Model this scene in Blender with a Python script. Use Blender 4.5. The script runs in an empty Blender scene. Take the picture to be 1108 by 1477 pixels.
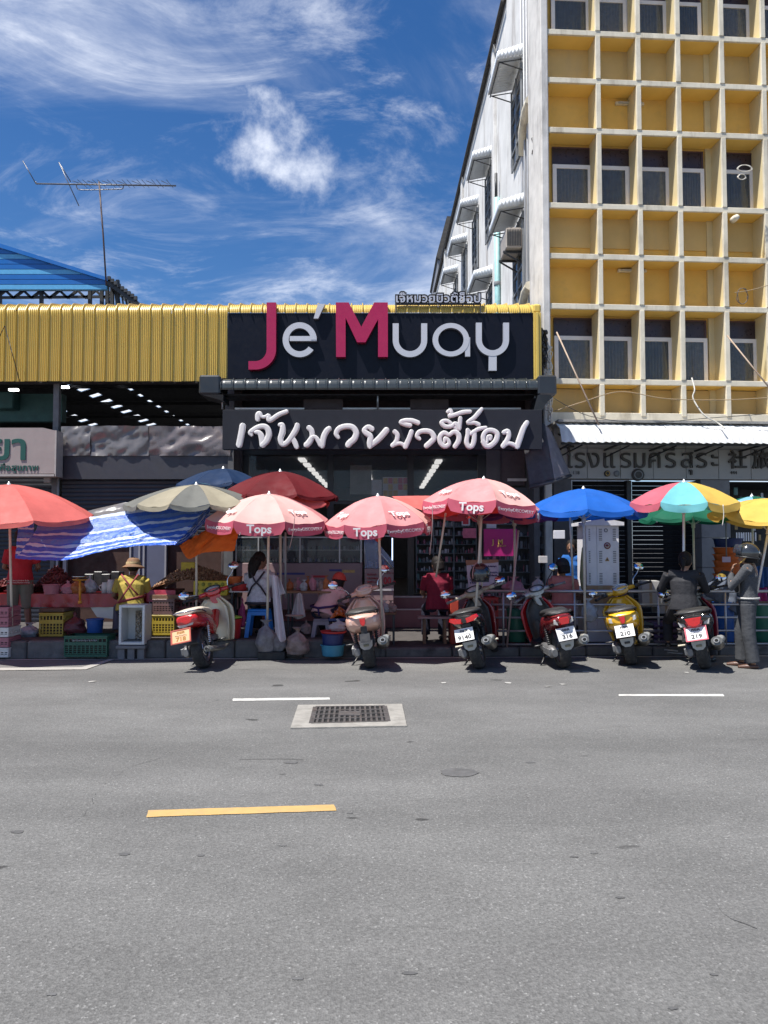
import bpy, bmesh, math, random
from mathutils import Vector, Matrix, noise
from math import sin, cos, pi, radians
random.seed(7)
SC = bpy.context.scene
COL = SC.collection
# ---------------------------------------------------------------- camera, sky, sun, exposure
FOC = 1110.0; CX = 554.0; CY = 738.5; CAMZ = 1.6
PIT = math.atan(50.0/FOC)
cam_d = bpy.data.cameras.new('camera'); cam = bpy.data.objects.new('camera', cam_d); COL.objects.link(cam)
cam.location = (0, 0, CAMZ); cam.rotation_euler = (pi/2 + PIT, 0, 0)
cam_d.sensor_fit = 'VERTICAL'; cam_d.sensor_height = 36; cam_d.lens = 36*FOC/1477.0
cam_d.clip_start = .05; cam_d.clip_end = 5000
SC.camera = cam
SUND = Vector((.38, .25, -1)).normalized()
W = bpy.data.worlds.new('World'); SC.world = W; W.use_nodes = True
wn = W.node_tree.nodes; wl = W.node_tree.links
for n in list(wn): wn.remove(n)
def WN(t, **k):
    n = wn.new(t)
    for a, b in k.items(): setattr(n, a, b)
    return n
w_out = WN('ShaderNodeOutputWorld'); w_bg = WN('ShaderNodeBackground'); w_bg.inputs[1].default_value = .092
w_sky = WN('ShaderNodeTexSky', sky_type='NISHITA', sun_disc=False)
w_sky.sun_elevation = math.asin(-SUND.z); w_sky.sun_rotation = math.atan2(-SUND.x, -SUND.y)
w_sky.air_density = 1.0; w_sky.dust_density = .3; w_sky.ozone_density = 3.0; w_sky.altitude = 0
w_hs = WN('ShaderNodeHueSaturation'); w_hs.inputs['Saturation'].default_value = 1.30; w_hs.inputs['Value'].default_value = .80
w_hs.inputs['Hue'].default_value = .507
wl.new(w_sky.outputs[0], w_hs.inputs['Color'])
# high clouds on a plane far above: direction / height
w_tc = WN('ShaderNodeTexCoord'); w_sep = WN('ShaderNodeSeparateXYZ'); wl.new(w_tc.outputs['Generated'], w_sep.inputs[0])
def wmath(op, a, b=None, c=None, clamp=False):
    n = WN('ShaderNodeMath', operation=op); n.use_clamp = clamp
    for i, v in enumerate((a, b, c)):
        if v is None: continue
        if isinstance(v, (int, float)): n.inputs[i].default_value = v
        else: wl.new(v, n.inputs[i])
    return n.outputs[0]
w_z = wmath('ADD', wmath('MAXIMUM', w_sep.outputs[2], .0), .16)
w_u = wmath('DIVIDE', w_sep.outputs[0], w_z); w_v = wmath('DIVIDE', w_sep.outputs[1], w_z)
w_cmb = WN('ShaderNodeCombineXYZ'); wl.new(w_u, w_cmb.inputs[0]); wl.new(w_v, w_cmb.inputs[1])
def wnoise(vec, sc, det, rough, dist, loc=(0,0,0), rot=0, scl=(1,1,1)):
    mp = WN('ShaderNodeMapping'); mp.inputs['Location'].default_value = loc; mp.inputs['Rotation'].default_value = (0,0,rot)
    mp.inputs['Scale'].default_value = scl; wl.new(vec, mp.inputs[0])
    n = WN('ShaderNodeTexNoise'); n.inputs['Scale'].default_value = sc; n.inputs['Detail'].default_value = det
    n.inputs['Roughness'].default_value = rough; n.inputs['Distortion'].default_value = dist
    wl.new(mp.outputs[0], n.inputs['Vector']); return n.outputs[0]
def wramp(v, a, b):
    n = WN('ShaderNodeMapRange', interpolation_type='SMOOTHSTEP'); n.inputs['From Min'].default_value = a; n.inputs['From Max'].default_value = b
    wl.new(v, n.inputs[0]); return n.outputs[0]
wis = wnoise(w_cmb.outputs[0], 1.35, 12, .62, .8, (4.6,7.1,0), .35, (.75,1.15,1))
wi2 = wnoise(w_cmb.outputs[0], 3.2, 10, .68, .9, (5.3,1.4,0), -.3, (.7,1.1,1))
big = wnoise(w_cmb.outputs[0], .8, 3, .5, .6, (2.9,5.1,0), 0, (1,1,1))
fib = wnoise(w_cmb.outputs[0], 9, 9, .66, 1.0, (0,4,0), .4, (.4,1,1))
cir = wmath('ADD', wmath('MULTIPLY', wramp(wis, .45, .80), .66), wmath('MULTIPLY', wramp(wi2, .47, .80), .55))
cir = wmath('MULTIPLY', cir, wmath('ADD', wmath('MULTIPLY', wramp(big, .28, .60), .80), .20))
cir = wmath('MULTIPLY', cir, wmath('ADD', wmath('MULTIPLY', fib, 1.1), .30))
# one ragged cumulus puff in the west-facing view
def puff(dx, dy, dz, r0, r1):
    d = Vector((dx,dy,dz)).normalized()
    vm = WN('ShaderNodeVectorMath', operation='DISTANCE'); nv = WN('ShaderNodeVectorMath', operation='NORMALIZE')
    wl.new(w_tc.outputs['Generated'], nv.inputs[0])
    wl.new(nv.outputs[0], vm.inputs[0]); vm.inputs[1].default_value = d
    pn = WN('ShaderNodeTexNoise'); pn.inputs['Scale'].default_value = 11; pn.inputs['Detail'].default_value = 9; pn.inputs['Roughness'].default_value = .62
    wl.new(nv.outputs[0], pn.inputs['Vector'])
    e = wmath('ADD', vm.outputs['Value'], wmath('MULTIPLY', wmath('SUBTRACT', pn.outputs[0], .5), .22))
    return wmath('SUBTRACT', 1.0, wramp(e, r0, r1))
def raydir(px, py):
    u = (px-CX)/FOC; v = (CY-py)/FOC
    return Vector((u, cos(PIT)-v*sin(PIT), sin(PIT)+v*cos(PIT)))
pf = None
for (px, py, a, b, k) in ((385,208,-.02,.060,.92),(357,193,-.03,.035,.75),(440,252,-.03,.045,.75),(405,240,-.03,.045,.85)):
    d = raydir(px, py).normalized()
    p_ = wmath('MULTIPLY', puff(d.x, d.y, d.z, a, b), k)
    pf = p_ if pf is None else wmath('MAXIMUM', pf, p_)
cov = wmath('MAXIMUM', wmath('MULTIPLY', cir, 1.25), pf, clamp=True)
cov = wmath('MINIMUM', cov, .95)
hz = wramp(w_sep.outputs[2], .0, .30)
w_c0 = WN('ShaderNodeMix', data_type='RGBA'); w_c0.inputs[6].default_value = (3.2,4.6,7.0,1); wl.new(w_hs.outputs[0], w_c0.inputs[7]); wl.new(wmath('ADD', wmath('MULTIPLY', hz, .55), .45), w_c0.inputs[0])
w_mix = WN('ShaderNodeMix', data_type='RGBA'); wl.new(cov, w_mix.inputs[0]); wl.new(w_c0.outputs[2], w_mix.inputs[6])
w_mix.inputs[7].default_value = (7.6,7.9,8.6,1)
wl.new(w_mix.outputs[2], w_bg.inputs[0]); wl.new(w_bg.outputs[0], w_out.inputs[0])
sun_d = bpy.data.lights.new('sun','SUN'); sun_d.energy = 4.8; sun_d.angle = radians(.5); sun_d.color = (1,.965,.90)
sun = bpy.data.objects.new('sun', sun_d); COL.objects.link(sun); sun.location = (-10,-10,40)
sun.rotation_euler = SUND.to_track_quat('-Z','Y').to_euler()
SC.view_settings.view_transform = 'Standard'; SC.view_settings.look = 'None'; SC.view_settings.gamma = 1
SC.view_settings.use_curve_mapping = False; SC.view_settings.exposure = .75
# ---------------------------------------------------------------- helpers
def at(px, py, Y):
    d = raydir(px, py); t = Y/d.y
    return Vector((d.x*t, Y, CAMZ + d.z*t))
def gnd(px, py, z=0):
    d = raydir(px, py); t = (z-CAMZ)/d.z
    return Vector((d.x*t, d.y*t, z))
def zat(py, Y): return at(CX, py, Y).z
def xat(px, Y, py=790): return at(px, py, Y).x
MATS = {}
def mat(name, col=(.5,.5,.5), rough=.6, metal=0, var=.12, vs=6, bump=0, bs=40, bd=.01, spec=.5, trans=0, stain=0, stc=(.05,.045,.04), sts=3, coat=0, alpha=1, glass=0, emit=0, streak=False, dust=0):
    if name in MATS: return MATS[name]
    m = bpy.data.materials.new(name); m.use_nodes = True; nt = m.node_tree; N = nt.nodes; L = nt.links
    b = N['Principled BSDF']; out = N['Material Output']
    b.inputs['Roughness'].default_value = rough; b.inputs['Metallic'].default_value = metal
    b.inputs['Specular IOR Level'].default_value = spec
    if coat: b.inputs['Coat Weight'].default_value = coat; b.inputs['Coat Roughness'].default_value = .08
    tc = N.new('ShaderNodeTexCoord')
    def mixc(fac, a, bb):
        x = N.new('ShaderNodeMix'); x.data_type = 'RGBA'
        if isinstance(fac, float): x.inputs[0].default_value = fac
        else: L.new(fac, x.inputs[0])
        for i, v in ((6,a),(7,bb)):
            if isinstance(v, tuple): x.inputs[i].default_value = (*v,1) if len(v)==3 else v
            else: L.new(v, x.inputs[i])
        return x.outputs[2]
    def nz(sc, det=5, ro=.6, scl=None):
        n = N.new('ShaderNodeTexNoise'); n.inputs['Scale'].default_value = sc; n.inputs['Detail'].default_value = det; n.inputs['Roughness'].default_value = ro
        if scl:
            mp = N.new('ShaderNodeMapping'); mp.inputs['Scale'].default_value = scl; L.new(tc.outputs['Object'], mp.inputs[0]); L.new(mp.outputs[0], n.inputs[0])
        else: L.new(tc.outputs['Object'], n.inputs[0])
        return n.outputs[0]
    def rng(v, a, bb, c=0., d=1.):
        n = N.new('ShaderNodeMapRange'); n.inputs[1].default_value=a; n.inputs[2].default_value=bb; n.inputs[3].default_value=c; n.inputs[4].default_value=d
        L.new(v, n.inputs[0]); return n.outputs[0]
    c = tuple(col)
    if var:
        lo = tuple(max(0,x*(1-var)) for x in c); hi = tuple(min(1,x*(1+var)) for x in c)
        c = mixc(rng(nz(vs), .3, .7), lo, hi)
    if stain:
        f = rng(nz(sts, 8, .65, (1,1,.22) if streak else None), .52, .72, 0, stain)
        c = mixc(f, c, tuple(stc))
    if dust:
        c = mixc(rng(nz(9,6,.7), .45, .75, 0, dust), c, (.32,.29,.25))
    if isinstance(c, tuple): b.inputs['Base Color'].default_value = (*c,1)
    else: L.new(c, b.inputs['Base Color'])
    if bump:
        bn = N.new('ShaderNodeBump'); bn.inputs['Strength'].default_value = bump; bn.inputs['Distance'].default_value = bd
        L.new(nz(bs, 4), bn.inputs['Height']); L.new(bn.outputs[0], b.inputs['Normal'])
    if rough < .9 and var and not glass:
        L.new(rng(nz(vs*2.3), .3, .7, rough*.8, min(1,rough*1.25)), b.inputs['Roughness'])
    if glass: b.inputs['Transmission Weight'].default_value = glass
    if alpha < 1: b.inputs['Alpha'].default_value = alpha
    if emit:
        b.inputs['Emission Color'].default_value = (*tuple(col),1); b.inputs['Emission Strength'].default_value = emit
    if trans:
        t = N.new('ShaderNodeBsdfTranslucent')
        if isinstance(c, tuple): t.inputs[0].default_value = (*c,1)
        else: L.new(c, t.inputs[0])
        ms = N.new('ShaderNodeMixShader'); ms.inputs[0].default_value = trans
        L.new(b.outputs[0], ms.inputs[1]); L.new(t.outputs[0], ms.inputs[2]); L.new(ms.outputs[0], out.inputs[0])
    MATS[name] = m; return m

class MB:
    def __init__(s): s.v=[]; s.f=[]; s.mi=[]; s.sm=[]; s.cur=0; s.T=None
    def _add(s, vs, fs, smooth=False):
        o = len(s.v)
        s.v += [tuple(s.T @ Vector(p)) if s.T else tuple(p) for p in vs]
        s.f += [tuple(i+o for i in f) for f in fs]; s.mi += [s.cur]*len(fs); s.sm += [smooth]*len(fs)
        return s
    def box(s, x0,x1,y0,y1,z0,z1, b=0):
        if b:
            b = min(b, abs(x1-x0)*.45, abs(y1-y0)*.45, abs(z1-z0)*.45)
            vs=[]; 
            for sx,X in ((1,x0),(-1,x1)):
                for sy,Y in ((1,y0),(-1,y1)):
                    for sz,Z in ((1,z0),(-1,z1)):
                        vs += [(X,Y+sy*b,Z+sz*b),(X+sx*b,Y,Z+sz*b),(X+sx*b,Y+sy*b,Z)]
            def I(i,j,k,a): return ((i*2+j)*2+k)*3+a
            fs=[]
            for i in (0,1): fs.append((I(i,0,0,0),I(i,0,1,0),I(i,1,1,0),I(i,1,0,0)))
            for j in (0,1): fs.append((I(0,j,0,1),I(1,j,0,1),I(1,j,1,1),I(0,j,1,1)))
            for k in (0,1): fs.append((I(0,0,k,2),I(0,1,k,2),I(1,1,k,2),I(1,0,k,2)))
            for j in (0,1):
                for k in (0,1): fs.append((I(0,j,k,1),I(1,j,k,1),I(1,j,k,2),I(0,j,k,2)))
            for i in (0,1):
                for k in (0,1): fs.append((I(i,0,k,0),I(i,1,k,0),I(i,1,k,2),I(i,0,k,2)))
            for i in (0,1):
                for j in (0,1): fs.append((I(i,j,0,0),I(i,j,1,0),I(i,j,1,1),I(i,j,0,1)))
            for i in (0,1):
                for j in (0,1):
                    for k in (0,1): fs.append((I(i,j,k,0),I(i,j,k,1),I(i,j,k,2)))
            return s._add(vs, fs)
        vs=[(x0,y0,z0),(x1,y0,z0),(x1,y1,z0),(x0,y1,z0),(x0,y0,z1),(x1,y0,z1),(x1,y1,z1),(x0,y1,z1)]
        return s._add(vs,[(0,3,2,1),(4,5,6,7),(0,1,5,4),(1,2,6,5),(2,3,7,6),(3,0,4,7)])
    def bar(s, a, b, w, h=None, up=(0,0,1)):
        a=Vector(a); b=Vector(b); h=h or w; d=(b-a).normalized(); u=Vector(up)
        if abs(d.dot(u))>.95: u=Vector((0,1,0))
        r=d.cross(u).normalized(); u=r.cross(d)
        vs=[]
        for p in (a,b):
            for sx,sy in ((-1,-1),(1,-1),(1,1),(-1,1)): vs.append(p+r*sx*w/2+u*sy*h/2)
        return s._add(vs,[(0,1,2,3),(7,6,5,4),(0,4,5,1),(1,5,6,2),(2,6,7,3),(3,7,4,0)])
    def tube(s, pts, r, n=8, cap=True, flat=1.0, up=(0,0,1)):
        pts=[Vector(p) for p in pts]; m=len(pts)
        rs = r if isinstance(r,(list,tuple)) else [r]*m
        vs=[]; U=None
        for i,p in enumerate(pts):
            d=(pts[min(i+1,m-1)]-pts[max(i-1,0)])
            d = d.normalized() if d.length>1e-9 else Vector((0,0,1))
            if U is None:
                U=Vector(up)
                if abs(U.dot(d))>.95: U=Vector((1,0,0)) if abs(d.x)<.9 else Vector((0,1,0))
            U=(U-d*U.dot(d))
            U = U.normalized() if U.length>1e-6 else d.orthogonal().normalized()
            R=d.cross(U)
            for k in range(n):
                a=2*pi*k/n; vs.append(p+(R*cos(a)+U*sin(a)*flat)*rs[i])
        fs=[]
        for i in range(m-1):
            for k in range(n):
                k2=(k+1)%n; fs.append((i*n+k,i*n+k2,(i+1)*n+k2,(i+1)*n+k))
        s._add(vs,fs,True)
        if cap:
            o=len(s.v)-m*n
            s.f += [tuple(o+k for k in range(n))[::-1], tuple(o+(m-1)*n+k for k in range(n))]; s.mi += [s.cur]*2; s.sm += [False]*2
        return s
    def lathe(s, prof, c=(0,0,0), n=20, axis='z', smooth=True, arc=2*pi, sx=1, sy=1):
        vs=[]; m=len(prof); full = abs(arc-2*pi)<1e-6; nn = n if full else n+1
        for (r,h) in prof:
            for k in range(nn):
                a=arc*k/n; x,y,z=r*cos(a)*sx,r*sin(a)*sy,h
                if axis=='y': x,y,z=x,h,y
                elif axis=='x': x,y,z=h,x,y
                vs.append((c[0]+x,c[1]+y,c[2]+z))
        fs=[]
        for i in range(m-1):
            for k in range(n):
                k2=(k+1)%nn; fs.append((i*nn+k,i*nn+k2,(i+1)*nn+k2,(i+1)*nn+k))
        return s._add(vs,fs,smooth)
    def loft(s, secs, n=16, cap=True, e=2.4):
        # secs: (center xyz, half width x, half height z, [exponent]) sections across y
        vs=[]
        for q in secs:
            c,w,h=q[0],q[1],q[2]; ee=q[3] if len(q)>3 else e; tl = q[4] if len(q)>4 else 0
            for k in range(n):
                a=2*pi*k/n; ca,sa=cos(a),sin(a)
                x=math.copysign(abs(ca)**(2/ee),ca)*w; z=math.copysign(abs(sa)**(2/ee),sa)*h
                vs.append((c[0]+x,c[1]+z*tl,c[2]+z))
        fs=[]; m=len(secs)
        for i in range(m-1):
            for k in range(n):
                k2=(k+1)%n; fs.append((i*n+k,i*n+k2,(i+1)*n+k2,(i+1)*n+k))
        s._add(vs,fs,True)
        if cap:
            o=len(s.v)-m*n
            s.f += [tuple(o+k for k in range(n))[::-1], tuple(o+(m-1)*n+k for k in range(n))]; s.mi += [s.cur]*2; s.sm += [False]*2
        return s
    def sphere(s, c, r, nu=14, nv=9, sx=1, sy=1, sz=1, z0=-1, z1=1):
        pr=[]
        for i in range(nv+1):
            t=math.asin(z0)+(math.asin(z1)-math.asin(z0))*i/nv; pr.append((max(1e-4,cos(t)*r),sin(t)*r*sz))
        return s.lathe(pr,c,nu,sx=sx,sy=sy)
    def poly(s, pts, d=(0,.02,0)):   # planar outline extruded by d
        n=len(pts); d=Vector(d); vs=[Vector(p) for p in pts]+[Vector(p)+d for p in pts]
        fs=[tuple(range(n)),tuple(range(2*n-1,n-1,-1))]+[(i,(i+1)%n,(i+1)%n+n,i+n) for i in range(n)]
        return s._add(vs,fs)
    def quad(s, a,b,c,d): return s._add([a,b,c,d],[(0,1,2,3)])
    def grid(s, fn, nu, nv, smooth=True):
        vs=[fn(i/nu,j/nv) for j in range(nv+1) for i in range(nu+1)]
        fs=[(j*(nu+1)+i,j*(nu+1)+i+1,(j+1)*(nu+1)+i+1,(j+1)*(nu+1)+i) for j in range(nv) for i in range(nu)]
        return s._add(vs,fs,smooth)
    def mesh(s, name, ms, inv=None):
        me=bpy.data.meshes.new(name)
        vs = [tuple(inv @ Vector(p)) for p in s.v] if inv else s.v
        me.from_pydata(vs,[],s.f)
        for m in (ms if isinstance(ms,(list,tuple)) else [ms]): me.materials.append(m)
        me.polygons.foreach_set('material_index', s.mi); me.polygons.foreach_set('use_smooth', s.sm)
        me.update(); return me
    def build(s, name, ms, parent=None, fix=True, thick=0, sub=0):
        inv=None
        if parent is not None: inv=MW[parent.name].inverted()
        me=s.mesh(name, ms, inv)
        if fix:
            bm=bmesh.new(); bm.from_mesh(me); bmesh.ops.recalc_face_normals(bm, faces=bm.faces); bm.to_mesh(me); bm.free()
        o=bpy.data.objects.new(name, me); COL.objects.link(o)
        if parent is not None: o.parent=parent; MW[o.name]=MW[parent.name]
        else: MW[o.name]=Matrix.Identity(4)
        if thick:
            q=o.modifiers.new('thickness','SOLIDIFY'); q.thickness=thick; q.offset=0
        if sub:
            q=o.modifiers.new('subdivision','SUBSURF'); q.levels=sub; q.render_levels=sub
        return o
MW = {}
def tag(o, label=None, cat=None, group=None, kind=None):
    if label: o['label']=label
    if cat: o['category']=cat
    if group: o['group']=group
    if kind: o['kind']=kind
    return o
def thing(name, loc, label, cat, rz=0, group=None, lean=0, pitch=0):
    o=bpy.data.objects.new(name,None); COL.objects.link(o); o.location=loc
    o.rotation_mode='XYZ'; M=Matrix.Translation(Vector(loc)) @ Matrix.Rotation(rz,4,'Z') @ Matrix.Rotation(lean,4,'Y') @ Matrix.Rotation(pitch,4,'X')
    o.matrix_world=M; MW[o.name]=M; o.empty_display_size=.1
    return tag(o,label,cat,group)
def local(parent, mb):          # mark: vertices already in thing-local coordinates
    mb.T=None; return mb
def lbuild(mb, name, ms, parent, **k):   # build in thing-local coordinates
    M=MW[parent.name]; mb.v=[tuple(M @ Vector(p)) for p in mb.v]
    return mb.build(name, ms, parent, **k)
def struct(mb, name, ms, **k):
    o=mb.build(name, ms, **k); o['kind']='structure'; return o
def piece(name, me, parent, M):          # a piece sharing mesh data; M in world space
    o=bpy.data.objects.new(name, me); COL.objects.link(o); o.parent=parent
    o.matrix_local=MW[parent.name].inverted() @ M if parent is not None else M
    MW[o.name]=M
    return o
def rebase(o):     # move a parentless mesh's origin to its base
    me=o.data; xs=[v.co.x for v in me.vertices]; ys=[v.co.y for v in me.vertices]; zs=[v.co.z for v in me.vertices]
    c=Vector(((min(xs)+max(xs))/2,(min(ys)+max(ys))/2,min(zs)))
    me.transform(Matrix.Translation(-c)); o.location=c; MW[o.name]=Matrix.Translation(c); return o
def solo(mb, name, ms, label, cat, group=None, **k):
    return tag(rebase(mb.build(name, ms, **k)), label, cat, group)
def copy_tree(o, parent=None):
    c=o.copy(); COL.objects.link(c); c.parent=parent
    if parent is not None: c.matrix_local=o.matrix_local.copy()
    for ch in o.children: copy_tree(ch,c)
    return c
_tc = {}
def text(s, size, ms, name, parent, M, ext=.004, bold=0, align='CENTER', wx=1.0, track=1.0):
    """mesh lettering; M places the text plane (x right, y up, z towards the reader) in world space"""
    key=(s,size,ext,bold,align,wx,track,ms.name)
    if key not in _tc:
        c=bpy.data.curves.new(name,'FONT'); c.body=s; c.size=size; c.extrude=ext; c.align_x=align; c.align_y='CENTER'; c.offset=bold; c.space_character=track
        c.resolution_u=3
        t=bpy.data.objects.new(name,c); me=bpy.data.meshes.new_from_object(t); bpy.data.objects.remove(t); bpy.data.curves.remove(c)
        if wx!=1: me.transform(Matrix.Diagonal((wx,1,1,1)))
        me.materials.clear(); me.materials.append(ms); _tc[key]=me
    return piece(name,_tc[key],parent,M)
def face_cam(loc, rz=0, tilt=0):     # text frame facing -y
    return Matrix.Translation(Vector(loc)) @ Matrix.Rotation(rz,4,'Z') @ Matrix.Rotation(pi/2+tilt,4,'X')
def catmull(pts, k=5):
    P=[Vector(p) for p in pts]; out=[]
    for i in range(len(P)-1):
        a=P[max(i-1,0)]; b=P[i]; c=P[i+1]; d=P[min(i+2,len(P)-1)]
        for j in range(k):
            t=j/k; out.append(.5*((2*b)+(c-a)*t+(2*a-5*b+4*c-d)*t*t+(3*b-a-3*c+d)*t**3))
    out.append(P[-1]); return out
def fbm(x,y,z=0,o=4):
    v=0;a=.5
    for i in range(o):
        v+=a*noise.noise(Vector((x,y,z))); x*=2.03;y*=2.03;z*=2.03;a*=.5
    return v
# ================================================================ road and pavement
def KY(x): return 11.2 + .035*x
def asphalt():
    m=bpy.data.materials.new('asphalt'); m.use_nodes=True; nt=m.node_tree; N=nt.nodes; L=nt.links; b=N['Principled BSDF']
    tc=N.new('ShaderNodeTexCoord')
    def nz(sc,det=4,ro=.6,scl=None):
        n=N.new('ShaderNodeTexNoise'); n.inputs['Scale'].default_value=sc; n.inputs['Detail'].default_value=det; n.inputs['Roughness'].default_value=ro
        mp=N.new('ShaderNodeMapping'); mp.inputs['Scale'].default_value=scl or (1,1,1); L.new(tc.outputs['Object'],mp.inputs[0]); L.new(mp.outputs[0],n.inputs[0]); return n.outputs[0]
    def rng(v,a,bb,c,d):
        n=N.new('ShaderNodeMapRange'); n.inputs[1].default_value=a;n.inputs[2].default_value=bb;n.inputs[3].default_value=c;n.inputs[4].default_value=d; L.new(v,n.inputs[0]); return n.outputs[0]
    def mul(a,bb):
        n=N.new('ShaderNodeMath'); n.operation='MULTIPLY'
        for i,v in enumerate((a,bb)):
            if isinstance(v,(int,float)): n.inputs[i].default_value=v
            else: L.new(v,n.inputs[i])
        return n.outputs[0]
    v=N.new('ShaderNodeTexVoronoi'); v.inputs['Scale'].default_value=120; L.new(tc.outputs['Object'],v.inputs[0])
    sep=N.new('ShaderNodeSeparateColor'); L.new(v.outputs['Color'],sep.inputs[0])
    grain=rng(sep.outputs[0],0,1,.80,1.20)
    light=rng(sep.outputs[1],.95,.98,1,1.55)
    g=mul(mul(grain,light),rng(nz(55,3),.3,.7,.82,1.18))
    g=mul(g,rng(nz(.5,5,.6,(1,1.5,1)),.3,.72,.80,1.14))
    g=mul(g,rng(nz(5,6,.7,(.5,1,1)),.3,.7,.93,1.07))
    g=mul(g,rng(nz(.9,3,.5,(.06,1,1)),.3,.7,.86,1.12))      # tyre-worn lanes along the street
    spots=rng(nz(3.4,2,.5,(.55,1,1)),.715,.735,1,.38); g=mul(g,spots)
    g=mul(g,rng(nz(1.1,7,.75),.66,.70,1,.9))
    mx=N.new('ShaderNodeMix'); mx.data_type='RGBA'; L.new(g,mx.inputs[0]); mx.clamp_factor=False
    mx.inputs[6].default_value=(0,0,0,1); mx.inputs[7].default_value=(.134,.132,.128,1)
    L.new(mx.outputs[2],b.inputs['Base Color']); b.inputs['Roughness'].default_value=.82; b.inputs['Specular IOR Level'].default_value=.3
    bn=N.new('ShaderNodeBump'); bn.inputs['Strength'].default_value=.45; bn.inputs['Distance'].default_value=.006; L.new(v.outputs['Distance'],bn.inputs['Height']); L.new(bn.outputs[0],b.inputs['Normal'])
    return m
M_ASPH=asphalt()
struct(MB().quad((-400,-120,0),(400,-120,0),(400,600,0),(-400,600,0)),'road',M_ASPH)
M_CONC=mat('concrete',(.30,.29,.27),.85,var=.18,vs=5,bump=.5,bs=60,stain=.5,sts=2,spec=.3)
M_KERB=mat('kerb_stone',(.12,.115,.11),.85,var=.3,vs=4,bump=.8,bs=30,stain=.8,stc=(.035,.033,.03),sts=2.5)
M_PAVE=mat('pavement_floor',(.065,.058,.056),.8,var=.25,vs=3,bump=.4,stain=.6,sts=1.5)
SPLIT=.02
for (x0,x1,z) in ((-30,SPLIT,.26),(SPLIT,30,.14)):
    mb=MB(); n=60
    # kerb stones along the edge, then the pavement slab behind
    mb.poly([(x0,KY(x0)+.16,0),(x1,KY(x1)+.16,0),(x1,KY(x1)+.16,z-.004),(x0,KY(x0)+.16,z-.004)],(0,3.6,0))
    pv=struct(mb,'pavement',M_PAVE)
    kb=bpy.data.objects.new('kerb',None); COL.objects.link(kb); kb['kind']='structure'; MW[kb.name]=Matrix.Identity(4)
    L0=.98; x=max(x0,-9); me=None
    mb=MB().box(0,L0-.012,0,.158,0,z,.02); me=mb.mesh('kerb_stone',M_KERB)
    k=int(-9/L0); 
    if x0>=0: x=SPLIT
    while x < min(x1,8):
        w=1 if x+L0<=x1 else (x1-x)/L0
        piece('kerb_stone',me,kb,Matrix.Translation((x,KY(x),random.uniform(-.006,.002))) @ Matrix.Rotation(.035,4,'Z') @ Matrix.Diagonal((w,1,1,1)))
        x+=L0
# concrete gutter strip and the patches in the road
M_GUT=mat('gutter_concrete',(.40,.38,.34),.85,var=.15,vs=3,bump=.3,stain=.75,stc=(.16,.155,.15),sts=2.2)
def strip(x0,x1,w0,w1,z):
    mb=MB(); n=int((x1-x0)/.15)
    def fn(u,v):
        x=x0+(x1-x0)*u; return (x,KY(x)-.002-(w0+(w1-w0)*fbm(x*1.3,2,0)**2*3)*v,z)
    return mb.grid(fn,n,1,False)
struct(strip(-14,14,.10,.16,.004),'gutter',M_GUT)
M_DARKPATCH=mat('patched_asphalt',(.135,.13,.125),.85,var=.2,vs=3,bump=.4,bs=80)
p=[gnd(-60,953.5,.004),gnd(152,952.5,.004),gnd(118,964,.004),gnd(-60,966,.004)]
struct(MB().poly([(*q.xy,.0045) for q in p][::-1],(0,0,.001)),'road_patch',M_DARKPATCH)
M_EDGEC=mat('patch_edging',(.33,.315,.29),.85,var=.15,vs=4,stain=.5,sts=4,stc=(.18,.175,.17))
mb=MB(); a=[gnd(-60,964.5),gnd(118,963),gnd(158,951.5)]; bb=[gnd(-60,968.5),gnd(124,966.3),gnd(166,951.5)]
for i in range(2): mb.quad((*a[i].xy,.008),(*a[i+1].xy,.008),(*bb[i+1].xy,.008),(*bb[i].xy,.008))
struct(mb,'patch_edging',M_EDGEC)
# painted markings, worn at the rims
M_WPAINT=mat('road_paint_white',(.52,.51,.48),.7,var=.10,vs=8,stain=.85,stc=(.25,.24,.23),sts=7)
M_YPAINT=mat('road_paint_yellow',(.46,.295,.11),.7,var=.08,vs=8,stain=.45,stc=(.3,.24,.15),sts=9)
def paint(cs, m, name, n=40):
    P=[gnd(*c) for c in cs]
    def fn(u,v):
        a=P[0].lerp(P[1],u); b=P[3].lerp(P[2],u); q=a.lerp(b,v); w=.006
        if v in (0,1): q.y+=w*fbm(q.x*9,v*7+3)*1.6
        if u in (0,1): q.x+=.02*fbm(q.y*30,u*5)
        return (q.x,q.y,.004)
    return struct(MB().grid(fn,n,2,False),name,m)
paint([(337,1008),(476,1006.4),(476,1009.6),(336,1011.4)],M_WPAINT,'white_road_marking')
paint([(892,1001.8),(1043,1001.6),(1045,1004.8),(893,1004.4)],M_WPAINT,'white_road_marking')
paint([(214,1169.5),(482,1161.3),(485,1170),(211,1179.3)],M_YPAINT,'yellow_road_marking')
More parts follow.
